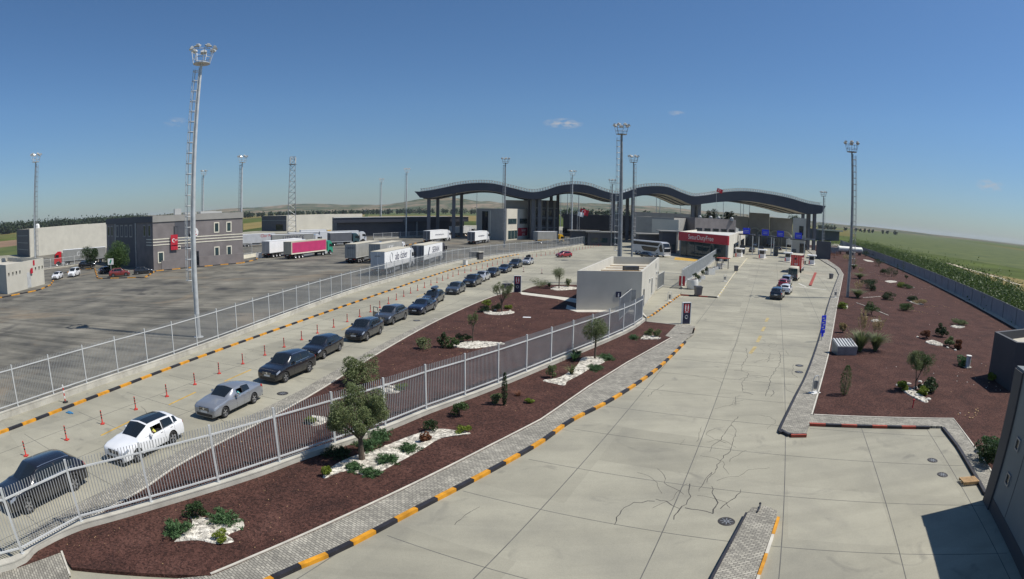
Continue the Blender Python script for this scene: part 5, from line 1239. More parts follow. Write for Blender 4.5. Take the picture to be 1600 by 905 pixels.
c_open = place_car('suv', (-11.89,56.27,-1.808), M['p_grey'], 'grey crossover whose far front door stands open', GQ)
place_car('sedan', (-9.64,62.30,-1.804), M['p_blue'], 'dark blue saloon behind the crossover with the open door', GQ)
c_box = place_car('wagon', (-9.33,68.69,-1.706), M['p_dark'], 'dark estate car carrying a grey roof box', GQ)
place_car('hatch', (-7.46,77.04,-1.758), M['p_grey'], 'dark grey hatchback behind the car with the roof box', GQ)
place_car('suv', (-5.77,85.05,-1.788), P0, 'boxy black off roader in front of a pale silver compact', GQ)
place_car('compact', (-4.69,91.23,-1.789), M['p_lsilver'], 'pale silver compact behind the boxy black off roader', GQ)
place_car('hatch', (-3.24,97.20,-1.790), P0, 'black hatchback behind the pale silver compact', GQ)
place_car('sedan', (-1.34,104.11,-1.819), M['p_blue'], 'dark blue saloon in front of the last dark crossover', GQ)
place_car('suv', (0.63,113.21,-1.824), M['p_dark'], 'dark crossover second from the end of the queue', GQ)
c_last = place_car('compact', (3.15,119.97,-1.856), M['p_lsilver'], 'small silver hatchback with luggage on its roof at the queue end', GQ)
place_car('compact', (*(12.32,140.48), R(215)), M['p_red'], 'red hatchback alone on the open concrete far up the lane')
# roof box, open door, roof luggage
b = MB(); b.lathe([(0, -1.0), (.22, -.95), (.34, -.6), (.38, 0), (.36, .6), (.25, .95), (0, 1.0)], (0, 0, 0), 14, 'y'); o = b.build('roof_box', M['p_grey'], c_box, True); o.location = (-.55, 0, 1.72); o.rotation_euler = (0, 0, R(90)); o.scale = (1, 1, .55)
b = MB(); b.box((-.5, 0, .0), (1.05, .06, .62)); b.box((-.9, 0, .52), (.06, .05, .5)); b.box((-.45, 0, .76), (.85, .05, .06)); b.box((-.06, 0, .5), (.06, .05, .45), 0, None, Matrix.Rotation(R(-25), 3, 'Y'))
o = b.build('open_door', M['p_grey'], c_open); o.location = (1.05, -.93, .72); o.rotation_euler = (0, 0, R(58))
b = MB(); b.box((0, 0, .16), (1.0, .9, .3), .1); b.box((-.1, .1, .36), (.6, .5, .2), .4); o = b.build('roof_luggage', M['black_plastic'], c_last); o.location = (-.4, 0, 1.5)
# right lanes
GR = 'cars waiting in the right lanes'
place_car('suv', (*(38.03,76.39), R(57)), M['p_dark'], 'dark grey crossover seen from behind, last in the right lane', GR)
place_car('hatch', (*(42.38,82.06), R(57)), M['p_white'], 'white hatchback beside the dark grey crossover in the right lane', GR)
place_car('compact', (*(45.51,89.28), R(58)), M['p_red'], 'red compact ahead of the dark grey crossover in the right lane', GR)
place_car('van', (*(47.82,92.56), R(58)), M['p_lsilver'], 'pale silver people carrier ahead of the white hatchback', GR)
for (p_, nm, pt, lab, hd) in (((80.76,184.68), 'suv', 'p_grey', 'grey crossover driving between the two left white booths', 58), ((101.56,204.57), 'hatch', 'p_black', 'black hatchback in front of the second blue lane sign', 58), ((86.32,213.79), 'suv', 'p_silver', 'silver crossover at the far side wall of the duty free shop', 58), ((121.90,262.11), 'van', 'p_white', 'white van beneath the second blue lane sign', 58), ((100.08,225.65), 'compact', 'p_white', 'small white car between the far lane booths', 58), ((110.05,229.63), 'compact', 'p_red', 'small red and white car in front of a far white lorry', 58), ((120.40,233.90), 'hatch', 'p_dark', 'dark car in front of the far white lorry at the right', 58), ((83.91,201.84), 'hatch', 'p_lsilver', 'silver car at the leftmost far booth', 58), ((105.59,251.09), 'van', 'p_red', 'red van waiting beneath the leftmost blue lane sign', 58), ((58.23,169.12), 'hatch', 'p_dark', 'dark car parked in front of the duty free shop window', 200), ((34.26,145.63), 'hatch', 'p_black', 'black car parked beside the silver coach', 300), ((73.43,184.07), 'compact', 'p_blue', 'dark blue car at the side of the duty free shop', 240),
      ((55.08,190.62), 'wagon', 'p_silver', 'silver estate car left of the duty free shop', 300), ((62.95,216.27), 'hatch', 'p_black', 'black car left of the duty free shop by the red kiosk', 300)):
    place_car(nm, (*p_, R(hd)), M[pt], lab, 'cars under the far canopy')

def open_window(carobj, x0, x1, z0, z1):
    """opens the driver's side window of one car so that the cabin shows"""
    body = [c for c in carobj.children if c.name.startswith('body')][0]
    for c in list(carobj.children):
        if c.name.startswith('side_window') and max(v.co.y for v in c.data.vertices) > 0 and max(v.co.x for v in c.data.vertices) > .1: bpy.data.objects.remove(c)
    b = MB(); b.prism([(x0, .02), (x1, .02), (x1, 1.4), (x0, 1.4)], z0, z1); cu = b.build('cutter', M['black_plastic'])
    bpy.context.view_layer.update()
    tmp = bpy.data.objects.new('tmp', body.data.copy()); col.objects.link(tmp)
    md = tmp.modifiers.new('w', 'BOOLEAN'); md.operation = 'DIFFERENCE'; md.object = cu; md.solver = 'EXACT'; md.material_mode = 'TRANSFER'
    dg = bpy.context.evaluated_depsgraph_get(); me = bpy.data.meshes.new_from_object(tmp.evaluated_get(dg))
    pm = [sl_.material for sl_ in body.material_slots]
    if len(me.polygons) > 300:
        body.data = me
        for k, sl_ in enumerate(body.material_slots):
            sl_.link = 'OBJECT'; sl_.material = pm[0] if k == 0 else M['black_plastic']
    bpy.data.objects.remove(tmp); bpy.data.objects.remove(cu)
open_window(c_white, -.62, .16, .98, 1.30)
open_window(c_silver, -.55, .20, .96, 1.26)

# ================================================================ LORRIES AND COACH
def wheel_pair(t, x, y, rad, wid, proto_, steel='rim'):
    if proto_[0] is None:
        ty = MB(); ty.lathe([(rad*.55, -wid/2), (rad*.94, -wid/2), (rad, -wid/4), (rad, wid/4), (rad*.94, wid/2), (rad*.55, wid/2)], n=18, axis='y')
        rm = MB(); rm.lathe([(0, wid/2-.1), (rad*.2, wid/2-.06), (rad*.3, wid/2-.12), (rad*.56, wid/2-.02), (rad*.57, -wid/2)], n=18, axis='y')
        w = ty.build('wheel', M['rubber'], t, True); r_ = rm.build('rim', M[steel], w, True); proto_[0] = (w, r_)
    else:
        w = proto_[0][0].copy(); col.objects.link(w); w.parent = t; r_ = proto_[0][1].copy(); col.objects.link(r_); r_.parent = w
    w.location = (x, y, rad); w.rotation_euler = (0, 0, 0 if y > 0 else math.pi)
WP = [None]
def cab(t, x0, paint_, h=3.7, w=2.46):
    """lorry cab, its back at x0, facing +X"""
    b = MB(); hw = w/2
    prof = [(0, .75), (0, h-.3), (.25, h-.02), (1.1, h), (1.75, h-.45), (2.12, h-1.35), (2.28, 1.5), (2.3, .55), (1.6, .5), (1.55, 1.05), (.95, 1.3), (.4, 1.05), (.35, .75)]
    n = len(prof); vs = []
    for f, k in ((-1, .93), (-.88, 1), (.88, 1), (1, .93)):
        for (x, z) in prof: vs.append((x0+1.15+(x-1.15)*(1 if abs(f) < .95 else .965), f*hw, 1.6+(z-1.6)*(1 if abs(f) < .95 else .97)))
    fs = [tuple(range(n)), tuple(range(4*n-1, 3*n-1, -1))]
    for k in range(3):
        for i in range(n): j = (i+1) % n; fs.append((k*n+j, k*n+i, (k+1)*n+i, (k+1)*n+j))
    b.add(vs, fs); b.build('cab', paint_, t, True)
    g = MB(); g.add([(x0+1.80, -hw*.86, h-.52), (x0+1.80, hw*.86, h-.52), (x0+2.19, hw*.88, h-1.45), (x0+2.19, -hw*.88, h-1.45)], [(0, 1, 2, 3)]); 
    for v in range(4): g.v[v] = (g.v[v][0]+.03, g.v[v][1], g.v[v][2]+.012)
    g.build('windshield', M['glass'], t)
    for s in (-1, 1):
        g = MB(); y = s*(hw+.004); q = [(x0+.75, y, h-1.6), (x0+1.95, y, h-1.6), (x0+1.72, y, h-.85), (x0+.75, y, h-.85)]; g.add(q, [(0, 1, 2, 3) if s < 0 else (3, 2, 1, 0)]); g.build('side_window', M['glass'], t)
        m = MB(); m.box((x0+2.05, s*(hw+.22), h-1.15), (.14, .3, .75)); m.box((x0+2.0, s*(hw+.05), h-.85), (.06, .24, .06)); m.build('door_mirror', M['black_plastic'], t)
        m = MB(); m.box((x0+2.30, s*hw*.72, .95), (.06, .5, .28)); m.build('headlight', M['headlamp'], t)
        m = MB(); m.box((x0+.75, s*(hw-.12), .55), (.9, .3, .6)); m.build('step', M['frame_dark'], t)
    m = MB(); m.box((x0+2.30, 0, 1.55), (.04, hw*1.5, .62)); m.box((x0+2.31, 0, .6), (.05, hw*1.9, .3)); m.build('grille', M['black_plastic'], t)
def lorry(rear, label, body='white_box', cabp='p_white', L=13.6, rigid=False, side_txt=None, rear_m=None, side_m=None, box_z=(1.15, 4.0), group='lorries parked in the truck yard', corner=1, cab_on=True, rear_txt=None, roof=None, cabh=3.75, skirt=None):
    """rear = ground point under the rear corner on the lorry's right side (corner=-1: left side), heading"""
    hd = rear[2]; d = Vector((math.cos(hd), math.sin(hd))); rt = Vector((d.y, -d.x))
    c = Vector(rear[:2])-rt*1.275*corner
    t = thing('lorry', label, 'lorry', (c.x, c.y, .006), hd, group)
    z0, z1 = box_z; W = 2.55
    b = MB(); b.prism([(0, -W/2), (L, -W/2), (L, W/2), (0, W/2)], z0, z1); b.build('trailer' if not rigid else 'cargo_box', M[body], t)
    r_ = MB(); r_.box((L/2, 0, z1+.03), (L+.08, W+.06, .07)); r_.build('roof_panel', M[roof or 'white_box'], t)
    for s in (-1, 1):
        q = MB(); q.box((L/2, s*(W/2+.012), z0+.06), (L, .05, .16)); q.build('side_rail', M[skirt or 'galv'], t)
        if side_m: q = MB(); q.box((L/2+.1, s*(W/2+.008), (z0+z1)/2+.05), (L-.5, .016, z1-z0-.45)); q.build('side_curtain', M[side_m], t)
        q = MB(); q.box((L*.45, s*(W/2-.15), z0-.45), (L*.28, .08, .5)); q.build('side_guard', M['galv_dark'], t)
    for s in (-1, 1):
        q = MB(); q.box((-.012, s*W/4, (z0+z1)/2), (.03, W/2-.1, z1-z0-.16)); 
        o = q.build('rear_door', M[rear_m or body], t)
        lk = MB(); 
        for yy in (.25, .85): lk.cyl((-.045, s*yy, z0+.1), (-.045, s*yy, z1-.1), .02, n=5)
        lk.build('lock_bar', M['galv'], o)
        q = MB(); q.box((-.03, s*W*.36, z0-.22), (.05, .42, .14)); q.build('tail_light', M['taillamp'], t)
    q = MB(); q.box((.0, 0, z0-.5), (.1, W*.92, .14)); q.box((L/2, 0, z0-.16), (L-.3, 1.0, .28)); q.build('chassis', M['frame_dark'], t)
    q = MB(); q.box((-.04, 0, z0-.24), (.02, .55, .12)); q.build('number_plate', M['plate'], t)
    for s in (-1, 1):
        q = MB(); q.box((.6, s*1.05, .55), (.03, .5, .6)); q.build('mud_flap', M['rubber'], t)
    axles = [1.6, 2.9, 4.2] if not rigid else [1.5, 2.8]
    if L < 9: axles = [1.6]
    x0 = L+.45 if rigid else L-.95+1.5
    if cab_on: axles += [x0+1.35, x0-1.9 if not rigid else x0+1.35][:1 if rigid else 2]
    for x in axles:
        for s in (-1, 1): wheel_pair(t, x, s*1.06, .5, .36, WP)
    if cab_on:
        q = MB(); q.box((x0-.9, 0, .92), (4.2, .9, .3)); q.build('tractor_frame', M['frame_dark'], t)
        for s in (-1, 1):
            q = MB(); q.box((x0-.55, s*1.0, .75), (1.0, .5, .55)); q.build('fuel_tank', M['galv'], t)
        cab(t, x0, M[cabp], cabh)
    if side_txt:
        for (s_, sz, m_, xx, zz, sx) in side_txt:
            text_mesh('lettering', s_, sz, M[m_], t, (xx, -W/2-.022, zz), (R(90), 0, 0), .003, 'CENTER', sx)
    if rear_txt:
        for (s_, sz, m_, yy, zz) in rear_txt: text_mesh('lettering', s_, sz, M[m_], t, (-.05, yy, zz), (R(90), 0, R(-90)), .003)
    return t
lorry((-58.10,130.46,1.292), 'white trailer parked left of the magenta sided lorry in the yard', 'white_box', 'p_white', rear_m='pale_box')
lorry((-50.67,126.63,1.228), 'lorry with magenta curtain sides and a green cab', 'cream_box', 'cab_green', side_m='magenta', roof='cream_box', skirt='trim_cream', cabh=3.6)
lorry((-32.10,116.85,1.428), 'grey curtain lorry with a beige roof standing leftmost of the near yard trailers', 'grey_box', 'cab_blue', roof='cream_box', side_m='grey_box', rear_txt=[('CAFIRO', .55, 'ink_navy', 0, 3.2)])
t_ = lorry((-26.89,116.86,1.421), 'grey curtain lorry with beige roof directly behind the white blue lettered trailer', 'grey_box', 'p_white', roof='cream_box', rear_m='grey_box', side_txt=[('LKW', 1.0, 'ink_white', 6, 3.1, 1.6)])
t_ = lorry((-21.22,95.54,1.427), 'white trailer with large navy blue haulier lettering nearest the yard fence', 'white_box', 'p_white', rear_m='pale_box', side_txt=[('alp özler', 1.9, 'ink_navy', 8.6, 2.85, 1.0)], rear_txt=[('alp özler', .3, 'ink_navy', 0, 3.3)], roof='cream_box')
b = MB(); b.tube([(3.2+.62*math.cos(a), -1.30, 2.9+.8*math.sin(a)) for a in [2*math.pi*k/16 for k in range(17)]], .07, 4); b.cyl((3.2, -1.30, 2.1), (3.5, -1.30, 2.0), .06, n=4); b.build('logo_ring', M['ink_grey'], t_)
t_ = lorry((-17.23,113.24,1.423), 'white trailer with slanted stripe and navy lettering and a dark cab', 'white_box', 'cab_navy', rear_m='dark_box', side_txt=[('SERAN', 1.75, 'ink_navy', 8.4, 2.75, 1.0)], roof='cream_box')
b = MB(); b.add([(2.4, -1.31, 1.7), (2.9, -1.31, 1.7), (4.1, -1.31, 3.5), (3.6, -1.31, 3.5)], [(0, 1, 2, 3)]); b.build('stripe', M['ink_navy'], t_)
lorry((-27.17,191.83,1.239), 'white lorry with a web address on its side leaving the yard, left of two', 'white_box', 'p_white', rear_m='dark_box', side_txt=[('www.ertansha.com', .85, 'ink_navy', 7, 2.6, 1.0)])
lorry((-11.93,185.24,1.308), 'white lorry with a web address on its side, right of two alike', 'white_box', 'p_white', L=12.5, rear_m='dark_box', side_txt=[('www.ertansha.com', .8, 'ink_navy', 6.5, 2.6, 1.0)])
lorry((*(-25.44,244.48), R(35)), 'white lorry half hidden behind the two web address lorries', 'white_box', 'p_white', L=8.2)
lorry((*(8.30,195.88), R(32)), 'box lorry with a grey body and a bright yellow cab', 'grey_box', 'cab_yellow', L=8.4, rigid=True, side_m='grey_box', skirt='cab_yellow', roof='white_box', cabh=3.2)
lorry((*(-88.81,171.96), R(38)), 'pale grey curtain trailer with red lettering behind the office car park', 'pale_box', 'p_white', side_txt=[('Clor Fenc', 1.3, 'ink_red', 11.0, 3.3, 1.0), ('+', 1.2, 'ink_red', 1.2, 3.4, 1.)], cab_on=False)
lorry((*(-73.33,166.74), R(32)), 'dark curtain trailer with black lettering behind the white trailer', 'grey_box', 'p_white', side_m='grey_box', side_txt=[('LITFORCE', 1.6, 'ink_navy', 7, 2.9, 1.0)])
lorry((*(-56.68,175.48), R(40)), 'lorry with a dark teal cab and dark trailer behind the green cab', 'dark_box', 'cab_teal', L=7.5)
lorry((*(-64.11,187.05), R(28)), 'white trailer and white cab in the back row in front of the dark shed', 'white_box', 'p_white', L=13.6, roof='white_box')
lorry((*(-73.62,182.26), R(32)), 'lorry with a blue cab in the back row behind the magenta lorry', 'pale_box', 'cab_blue', L=11)
lorry((*(-78.14,205.28), R(32)), 'white lorry with a yellow cab, farthest in the back row', 'white_box', 'cab_yellow', L=10)
# lorry behind the trees on the far left, facing left
hd_ = math.atan2(*(Vector((-113.29,105.03))-Vector((-106.30,120.35)))[::-1]) if False else R(218)
t_ = lorry((*(-106.53,122.09), R(219)), 'grey trailer with a red cab behind the two round trees by the white block', 'grey_box', 'cab_red', L=13, corner=-1, side_m='grey_box')
text_mesh('lettering', 'GN', 1.6, M['ink_white'], t_, (7.5, 1.31, 2.7), (R(90), 0, R(180)))
# right lanes
t_ = lorry((*(62.66,114.33), R(57)), 'box lorry with a bright red rear waiting at the right hand booth', 'cab_red', 'p_white', L=7, rigid=True, group='lorries in the right lanes', side_m=None, roof='cream_box', box_z=(.95, 3.9), cabh=3.0)
b = MB(); b.box((-.06, .2, 3.1), (.03, .5, .4)); b.build('rear_emblem', M['ink_black'], t_); b = MB(); b.box((-.06, 0, 2.0), (.02, .9, .12)); b.build('lettering', M['ink_white'], t_); b = MB(); b.box((-.06, 0, 1.75), (.02, .6, .1)); b.build('lettering', M['ink_white'], t_)
for (p_, lab, bd, cb) in (((108.71,226.83), 'dark backed lorry under the second blue lane sign', 'dark_box', 'p_white'), ((120.79,230.11), 'white lorry under the third blue lane sign', 'white_box', 'p_white'), ((124.89,254.38), 'white lorry between the second and third blue lane signs', 'white_box', 'p_white'), ((115.20,257.54), 'white lorry under the first canopy bay left of the dark backed lorry', 'cream_box', 'p_white')):
    lorry((*p_, R(57)), lab, bd, cb, L=7.2, rigid=True, group='lorries in the right lanes')
# high roofed van in front of the red lorry
def hvan(pos, hd, label):
    t = thing('delivery_van', label, 'van', (pos[0], pos[1], .006), hd); L, W, H = 5.4, 2.0, 2.55
    prof = [(-L/2, .35), (-L/2+.05, H-.25), (-L/2+.3, H), (1.0, H), (1.5, H-.25), (2.1, 1.4), (2.6, 1.15), (2.7, .4)]
    b = MB(); n = len(prof); vs = []
    for f, k in ((-1, .94), (-.82, 1), (.82, 1), (1, .94)):
        for x, z in prof: vs.append((x*(.985 if abs(f) == 1 else 1), f*W/2*(1 if z < 1.3 else .93), 1.2+(z-1.2)*(k if abs(f) == 1 else 1)))
    fs = [tuple(range(n))[::-1], tuple(range(3*n, 4*n))]
    for k in range(3):
        for i in range(n): j = (i+1) % n; fs.append((k*n+i, k*n+j, (k+1)*n+j, (k+1)*n+i))
    b.add(vs, fs); b.build('body', M['cream_box'], t, True)
    b = MB(); b.box((-L/2+.01, 0, .95), (.03, 1.7, .55)); b.build('tailgate', M['dark_box'], t)
    for s in (-1, 1):
        b = MB(); b.box((-L/2-.0, s*.46, 1.8), (.03, .88, 1.1)); b.build('rear_window', M['glass_teal'], t)
        b = MB(); b.box((-L/2-.0, s*.86, 1.0), (.04, .12, .5)); b.build('tail_light', M['taillamp'], t)
        b = MB(); b.box((-.6, s*.955, 1.75), (2.6, .03, .7)); b.build('side_window', M['glass'], t)
    b = MB(); b.box((-L/2-.02, 0, .5), (.06, 1.9, .3)); b.build('rear_bumper', M['black_plastic'], t)
    b = MB(); b.box((-L/2-.01, 0, .9), (.03, .5, .12)); b.build('number_plate', M['plate'], t)
    for x in (-1.6, 1.75):
        for s in (-1, 1):
            ty = MB(); ty.lathe([(0, -.1), (.34, -.1), (.34, .1), (.2, .1), (0, .06)], n=16, axis='y'); o = ty.build('wheel', M['rubber'], t, True); o.location = (x, s*.88, .34); o.rotation_euler = (0, 0, 0 if s > 0 else math.pi)
hvan((54.08,101.67), R(57), 'cream high roofed van directly behind the red backed lorry')

def coach(a, b_, label):
    d = (Vector(b_)-Vector(a)).normalized(); hd = math.atan2(d.y, d.x); rt = Vector((d.y, -d.x)); L = 13.2; W = 2.55; H = 3.9
    c = Vector(b_)-d*L-rt*W/2
    t = thing('coach', label, 'coach', (c.x, c.y, .006), hd)
    prof = [(0, .4), (.02, H-.35), (.3, H), (L-1.5, H), (L-.7, H-.25), (L-.15, H-1.6), (L, 1.4), (L-.05, .4)]
    b = MB(); n = len(prof); vs = []
    for f, k in ((-1, .975), (-.9, 1), (.9, 1), (1, .975)):
        for x, z in prof: vs.append((x, f*W/2, 1.8+(z-1.8)*(k if abs(f) == 1 else 1)))
    fs = [tuple(range(n))[::-1], tuple(range(3*n, 4*n))]
    for k in range(3):
        for i in range(n): j = (i+1) % n; fs.append((k*n+i, k*n+j, (k+1)*n+j, (k+1)*n+i))
    b.add(vs, fs); b.build('body', M['bus_silver'], t, True)
    for s in (-1, 1):
        y = s*(W/2+.006); fl = (0, 1, 2, 3) if s < 0 else (3, 2, 1, 0)
        g = MB(); g.add([(.4, y, 2.75), (L-2.3, y, 2.75), (L-1.6, y, 3.55), (.4, y, 3.6)], [fl]); g.build('upper_window', M['glass'], t)
        g = MB(); g.add([(4.6, y, 1.75), (5.3, y, 1.25), (L-3.4, y, 1.25), (L-2.2, y, 2.35), (4.2, y, 2.45)], [tuple(range(5)) if s < 0 else tuple(range(4, -1, -1))]); g.build('lower_window', M['glass'], t)
        g = MB(); g.add([(L-1.5, y, 1.3), (L-.35, y, 1.3), (L-.45, y, 1.9), (L-.95, y, 3.2), (L-1.3, y, 3.3), (L-2.0, y, 2.4)], [tuple(range(6)) if s < 0 else tuple(range(5, -1, -1))]); g.build('front_side_window', M['glass'], t)
        m = MB(); m.box((L+.1, s*(W/2+.1), 2.5), (.2, .2, .6)); m.cyl((L-.4, s*W/2*.9, 3.2), (L+.1, s*(W/2+.1), 2.7), .04, n=5); m.build('door_mirror', M['black_plastic'], t)
        m = MB(); m.box((L-.03, s*.95, .85), (.1, .45, .25)); m.build('headlight', M['headlamp'], t)
        for x in (2.2, 3.6, L-2.6): wheel_pair(t, x, s*(W/2-.17), .5, .34, WP)
    for z0, z1, nm in ((1.35, 2.25, 'lower_windshield'), (2.5, 3.55, 'upper_windshield')):
        def X(z): return L+.02-(0 if z < 1.4 else (z-1.4)*.15/.9 if z < 2.3 else .15+(z-2.3)*.55/1.35)
        g = MB(); g.add([(X(z0), -W*.47, z0), (X(z0), W*.47, z0), (X(z1)+.0, W*.45, z1), (X(z1), -W*.45, z1)], [(0, 1, 2, 3)]); g.build(nm, M['glass'], t)
    m = MB(); m.box((L-.02, 0, .55), (.1, W*.96, .3)); m.build('bumper', M['white_box'], t)
coach((32.26,159.15), (38.92,147.14), 'silver grey double deck coach with dark tinted windows behind the toilet block')

# ================================================================ BOOTHS, SIGNS, LANE FURNITURE
def booth(pos, hd, label):
    t = thing('control_booth', label, 'booth', (pos[0], pos[1], 0), hd, 'white control booths across the right lanes')
    b = MB(); b.box((0, 0, .1), (7.5, 1.9, .2)); b.build('island', M['kerb_grey'], t)
    b = MB(); b.box((0, 0, .75), (2.2, 1.6, 1.1)); b.build('booth_base', M['white_box'], t)
    for x in (-1.05, 1.05):
        for y in (-.75, .75): p = MB(); p.box((x, y, 1.8), (.12, .12, 1.0)); p.build('corner_post', M['white_box'], t)
    b = MB(); b.box((0, 0, 1.8), (2.05, 1.44, .98)); b.build('booth_window', M['glass'], t)
    b = MB(); b.box((.0, 0, 2.48), (3.2, 2.6, .26)); b.box((0, 0, 2.33), (2.4, 1.8, .06)); b.build('roof', M['white_box'], t)
    b = MB(); b.box((-2.6, .55, .65), (.25, .25, 1.1)); b.build('barrier_post', M['orange_post'], t)
    b = MB(); b.box((-2.6, 2.3, 1.05), (.08, 3.4, .1)); b.build('barrier_arm', M['ink_white'], t)
HB = R(57)
for p_, lab in (((64.78,157.54), 'white glazed booth in front of the side of the duty free shop'), ((71.64,155.86), 'white glazed booth second from the duty free shop'), ((76.06,147.31), 'white glazed booth just left of the red backed lorry'), ((80.26,140.40), 'white glazed booth rightmost beside the right kerb')): booth(p_, HB, lab)
def lane_sign(pos, z, hd, label):
    t = thing('lane_canopy', label, 'lane sign', (pos[0], pos[1], 0), hd, 'blue lane signs over the inspection lanes')
    b = MB(); b.box((0, 0, z), (.2, 2.3, 1.9)); b.build('blue_panel', M['blue_sign'], t)
    for y in (-2.1, 2.1): p = MB(); p.box((.3, y, (z-.9)/2), (.28, .28, z-.9)); p.build('post', M['galv'], t)
    b = MB(); b.box((1.8, 0, z-1.15), (4.4, 5.2, .35)); b.build('roof_slab', M['canopy_face'], t)
    b = MB(); b.box((2.0, 1.4, 1.35), (2.4, 1.5, 2.7)); b.build('kiosk', M['render_dark'], t)
    b = MB(); b.box((2.0, 1.4, 1.7), (2.44, 1.54, .9)); b.build('kiosk_window', M['glass_teal'], t)
    for k in (-.35, .15): b = MB(); b.box((-.11, 0, z+k), (.02, 1.5, .14)); b.build('lettering', M['ink_grey'], t)
for p_, z, lab in (((72.65,171.23), 7.33, 'blue lane sign farthest left beside the duty free shop'), ((79.16,170.52), 7.17, 'blue lane sign second from the left over the dark backed lorry'), ((83.69,168.34), 7.09, 'blue lane sign third from the left'), ((87.15,162.05), 6.97, 'blue lane sign rightmost in front of the pale control building')): lane_sign(p_, z, R(60), lab)
# dark inspection booths left of the duty free shop
for p_, w, h, lab in (((23.58,194.58), 9, 4.6, 'dark glazed inspection booth behind the lorry with the yellow cab'), ((29.93,193.70), 11, 4.4, 'wide dark inspection booth left of the masts'), ((40.32,171.32), 7, 5.0, 'dark inspection booth with round signs left of the tall dark cabin'), ((44.93,166.03), 4.5, 6.2, 'tall dark cabin beside the red kiosk left of the duty free shop')):
    t = thing('inspection_booth', lab, 'booth', (p_[0], p_[1], 0), R(5)); b = MB(); b.box((0, 0, h/2), (w, 3, h)); b.build('wall', M['render_dark'], t); b = MB(); b.box((0, 0, h+.15), (w+1.6, 4.6, .3)); b.build('roof', M['grey_render'], t)
    for k in range(3): g = MB(); g.box(((k-1)*w*.3, -1.51, 1.8), (w*.22, .06, 1.5)); g.build('window', M['glass_teal'], t)
    g = MB(); g.box((w*.5+.2, -1.6, h*.55), (.3, .3, h*1.1)); g.build('post', M['lamp_head'], t)
t = thing('red_kiosk', 'small red kiosk standing left of the duty free shop', 'kiosk', (*(50.46,185.35), 0), R(10)); b = MB(); b.box((0, 0, 1.4), (2, 1.6, 2.8)); b.build('wall', M['red_sign'], t); b = MB(); b.box((0, 0, 2.9), (2.3, 1.9, .2)); b.build('roof', M['grey_render'], t); g = MB(); g.box((0, -.81, 1.6), (1.3, .04, 1.0)); g.build('window', M['glass'], t)
# flags on poles
def flag_pole(pos, h, zf, w, fh, label, m='flag_red', crest=True):
    t = thing('flag_pole', label, 'flag', (pos[0], pos[1], 0), 0); b = MB(); b.cyl((0, 0, 0), (0, 0, h), .08, .05, 8); b.build('pole', M['galv'], t)
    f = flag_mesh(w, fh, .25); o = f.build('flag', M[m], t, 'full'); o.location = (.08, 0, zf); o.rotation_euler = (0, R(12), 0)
    if crest: e = MB(); crescent(e, (w*.36, -.3, fh*.5), fh*.26, (1, 0, 0), (0, 0, 1), (0, -1, 0), .0); q = e.build('crescent_emblem', M['ink_white'], o)
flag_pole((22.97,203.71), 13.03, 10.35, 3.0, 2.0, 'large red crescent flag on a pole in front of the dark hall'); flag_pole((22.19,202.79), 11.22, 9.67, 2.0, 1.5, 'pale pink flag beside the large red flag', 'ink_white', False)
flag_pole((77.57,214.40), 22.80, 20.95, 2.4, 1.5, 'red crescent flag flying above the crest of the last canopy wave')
# totem signs
def totem(pos, hd, label):
    t = thing('totem_sign', label, 'sign', (pos[0], pos[1], .13), hd, None); H = 2.15; W = .86
    b = MB(); b.box((0, 0, H/2), (W, .2, H)); b.build('panel', M['navy_sign'], t)
    for s in (-1, 1): b = MB(); b.box((s*(W/2+.03), 0, H/2+.02), (.06, .24, H+.04)); b.build('side_frame', M['white_box'], t)
    b = MB(); b.box((0, 0, H+.03), (W, .24, .06)); b.build('top_frame', M['white_box'], t)
    b = MB(); b.box((0, -.104, H-.55), (W*.72, .012, .9)); b.build('red_field', M['red_sign'], t)
    b = MB()
    for s in (-1, 1):
        x = s*.15; b.lathe([(0, -.004), (.055, -.004), (.055, .004), (0, .004)], (x, -.114, H-.22), 10, 'y'); b.box((x, -.114, H-.47), (.13, .01, .32)); b.box((x, -.114, H-.72), (.09, .01, .2))
    b.box((0, -.114, H-.92), (.34, .01, .07)); b.build('pictogram', M['ink_white'], t)
    b = MB(); b.tube([(.16*math.cos(2*math.pi*k/16), -.11, .72+.16*math.sin(2*math.pi*k/16)) for k in range(17)], .035, 5); b.build('emblem_ring', M['ink_grey'], t)
totem((17.62,56.45), R(8), 'navy and red restroom totem sign at the kerb corner in front of the toilet block'); totem((0.73,77.82), R(-5), 'navy and red restroom totem sign at the path behind the forked olive tree')
# blue upright sign on the right pavement
t = thing('direction_sign', 'tall narrow blue sign on a post on the right pavement', 'sign', (*(29.27,47.89), .13), R(15)); b = MB(); b.cyl((0, 0, 0), (0, 0, 2.4), .04, n=8); b.build('post', M['galv'], t); b = MB(); b.box((0, -.06, 1.55), (.62, .05, 1.7)); b.build('blue_panel', M['blue_sign'], t); b = MB(); b.box((0, -.06, .62), (.28, .05, .5)); b.build('blue_plate', M['blue_sign'], t)
b = MB()
for k in range(6): b.box((-.08+.16*(k % 2), -.09, 2.15-.22*k), (.3, .01, .09), 0)
b.build('lettering', M['ink_grey'], t)
